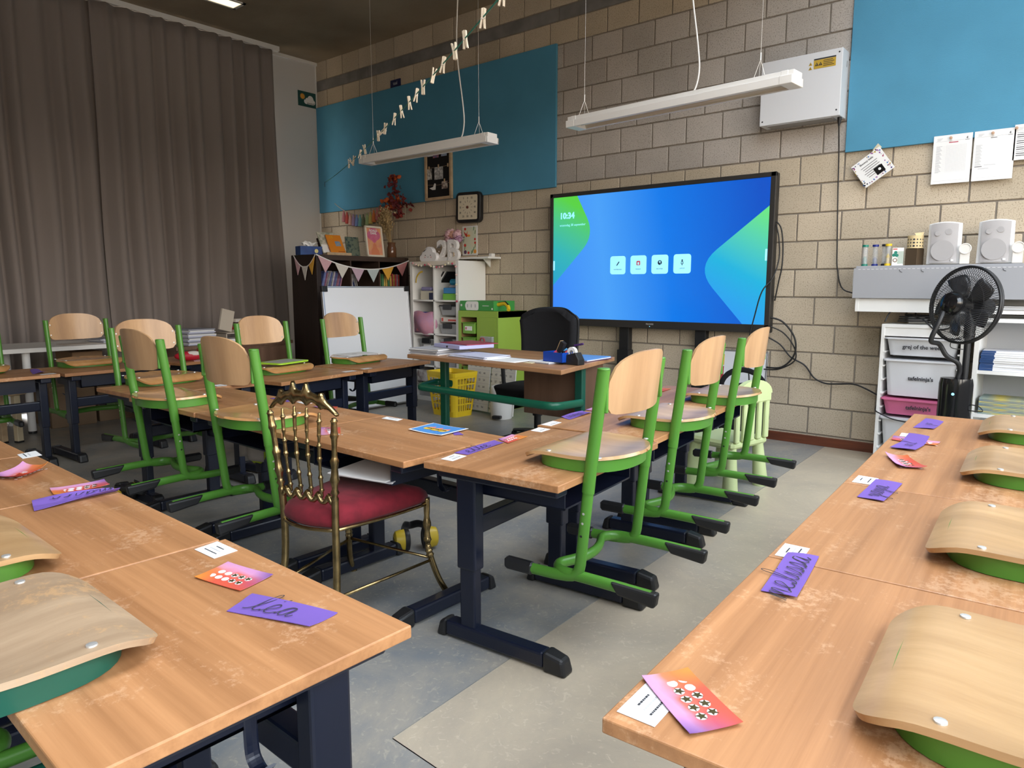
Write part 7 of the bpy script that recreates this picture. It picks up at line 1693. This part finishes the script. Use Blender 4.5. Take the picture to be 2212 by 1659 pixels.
addr_label(Q((5.832, -3.124), (5.822, -3.03), (5.870, -3.035), (5.88, -3.124)), (0, 1, 3), ZD, 'white label on the second middle desk, beside the purple strip', 2)
addr_label(Q((5.233, -3.447), (5.219, -3.407), (5.316, -3.403), (5.329, -3.443)), (0, 3, 1), ZD, 'white label at the far edge of the cross row', 2)
name_strip(Q((5.80, -2.943), (5.785, -2.76), (5.843, -2.770), (5.857, -2.962)), (0, 1, 3), ZD, 'purple strip on the second middle desk below the teacher desk', 'sanya', .042, .006)
star_card(Q((5.777, -2.724), (5.765, -2.625), (5.835, -2.632), (5.847, -2.732)), (0, 1, 3), ZD, 'star card on the second middle desk', 0, .002, False)
star_card(Q((5.194, -3.74), (5.264, -3.682), (5.365, -3.755), (5.329, -3.819)), (0, 3, 1), ZD, 'star card seen through the back of the gold chair', 4, .002)
star_card(Q((4.775, -3.471), (4.771, -3.406), (4.871, -3.404), (4.931, -3.458)), (0, 3, 1), ZD, 'star card at the far edge of the cross row beside the gold chair top', 0, .006, False)
name_strip(Q((4.38, -3.45), (4.40, -3.405), (4.548, -3.415), (4.544, -3.457)), (0, 3, 1), ZD, 'purple strip behind the gold chair top', None, .03, .001)
addr_label(Q((4.578, -3.428), (4.591, -3.397), (4.67, -3.40), (4.673, -3.444)), (0, 3, 1), ZD, 'white label beside the purple strip behind the gold chair top', 1)
star_card(Q((3.775, -3.331), (3.76, -3.197), (3.825, -3.19), (3.840, -3.325)), (0, 1, 3), ZD, 'star card at the corner where the left row meets the cross row', 0, .004, False)
addr_label(Q((3.70, -3.402), (3.695, -3.325), (3.775, -3.345), (3.77, -3.40)), (0, 1, 3), ZD, 'white label at the corner where the left row meets the cross row', 1)
addr_label(Q((3.73, -2.532), (3.72, -2.44), (3.76, -2.435), (3.772, -2.53)), (0, 1, 3), ZD, 'white label on the desk with the lime-rimmed slate', 1)
addr_label(Q((3.69, -2.35), (3.68, -2.27), (3.72, -2.265), (3.735, -2.345)), (0, 1, 3), ZD, 'white label on the desk before the standing white board', 1)
name_strip(Q((2.10, -3.82), (2.12, -3.77), (2.325, -3.80), (2.33, -3.87)), (0, 3, 1), ZD, 'purple strip at the left edge, on the desk by the curtain', None, .03, .012)
addr_label(Q((2.37, -3.848), (2.355, -3.765), (2.405, -3.76), (2.415, -3.85)), (0, 1, 3), ZD, 'white label on the desk at the left picture edge', 1)
star_card(Q((5.70, -2.0), (5.685, -1.88), (5.76, -1.87), (5.775, -1.99)), (0, 1, 3), ZD, 'star card on the middle desk nearest the screen', 0, .003, False)
name_strip(Q((5.72, -2.23), (5.71, -2.05), (5.765, -2.045), (5.775, -2.225)), (0, 1, 3), ZD, 'purple strip on the middle desk nearest the screen', None, .03, .002)
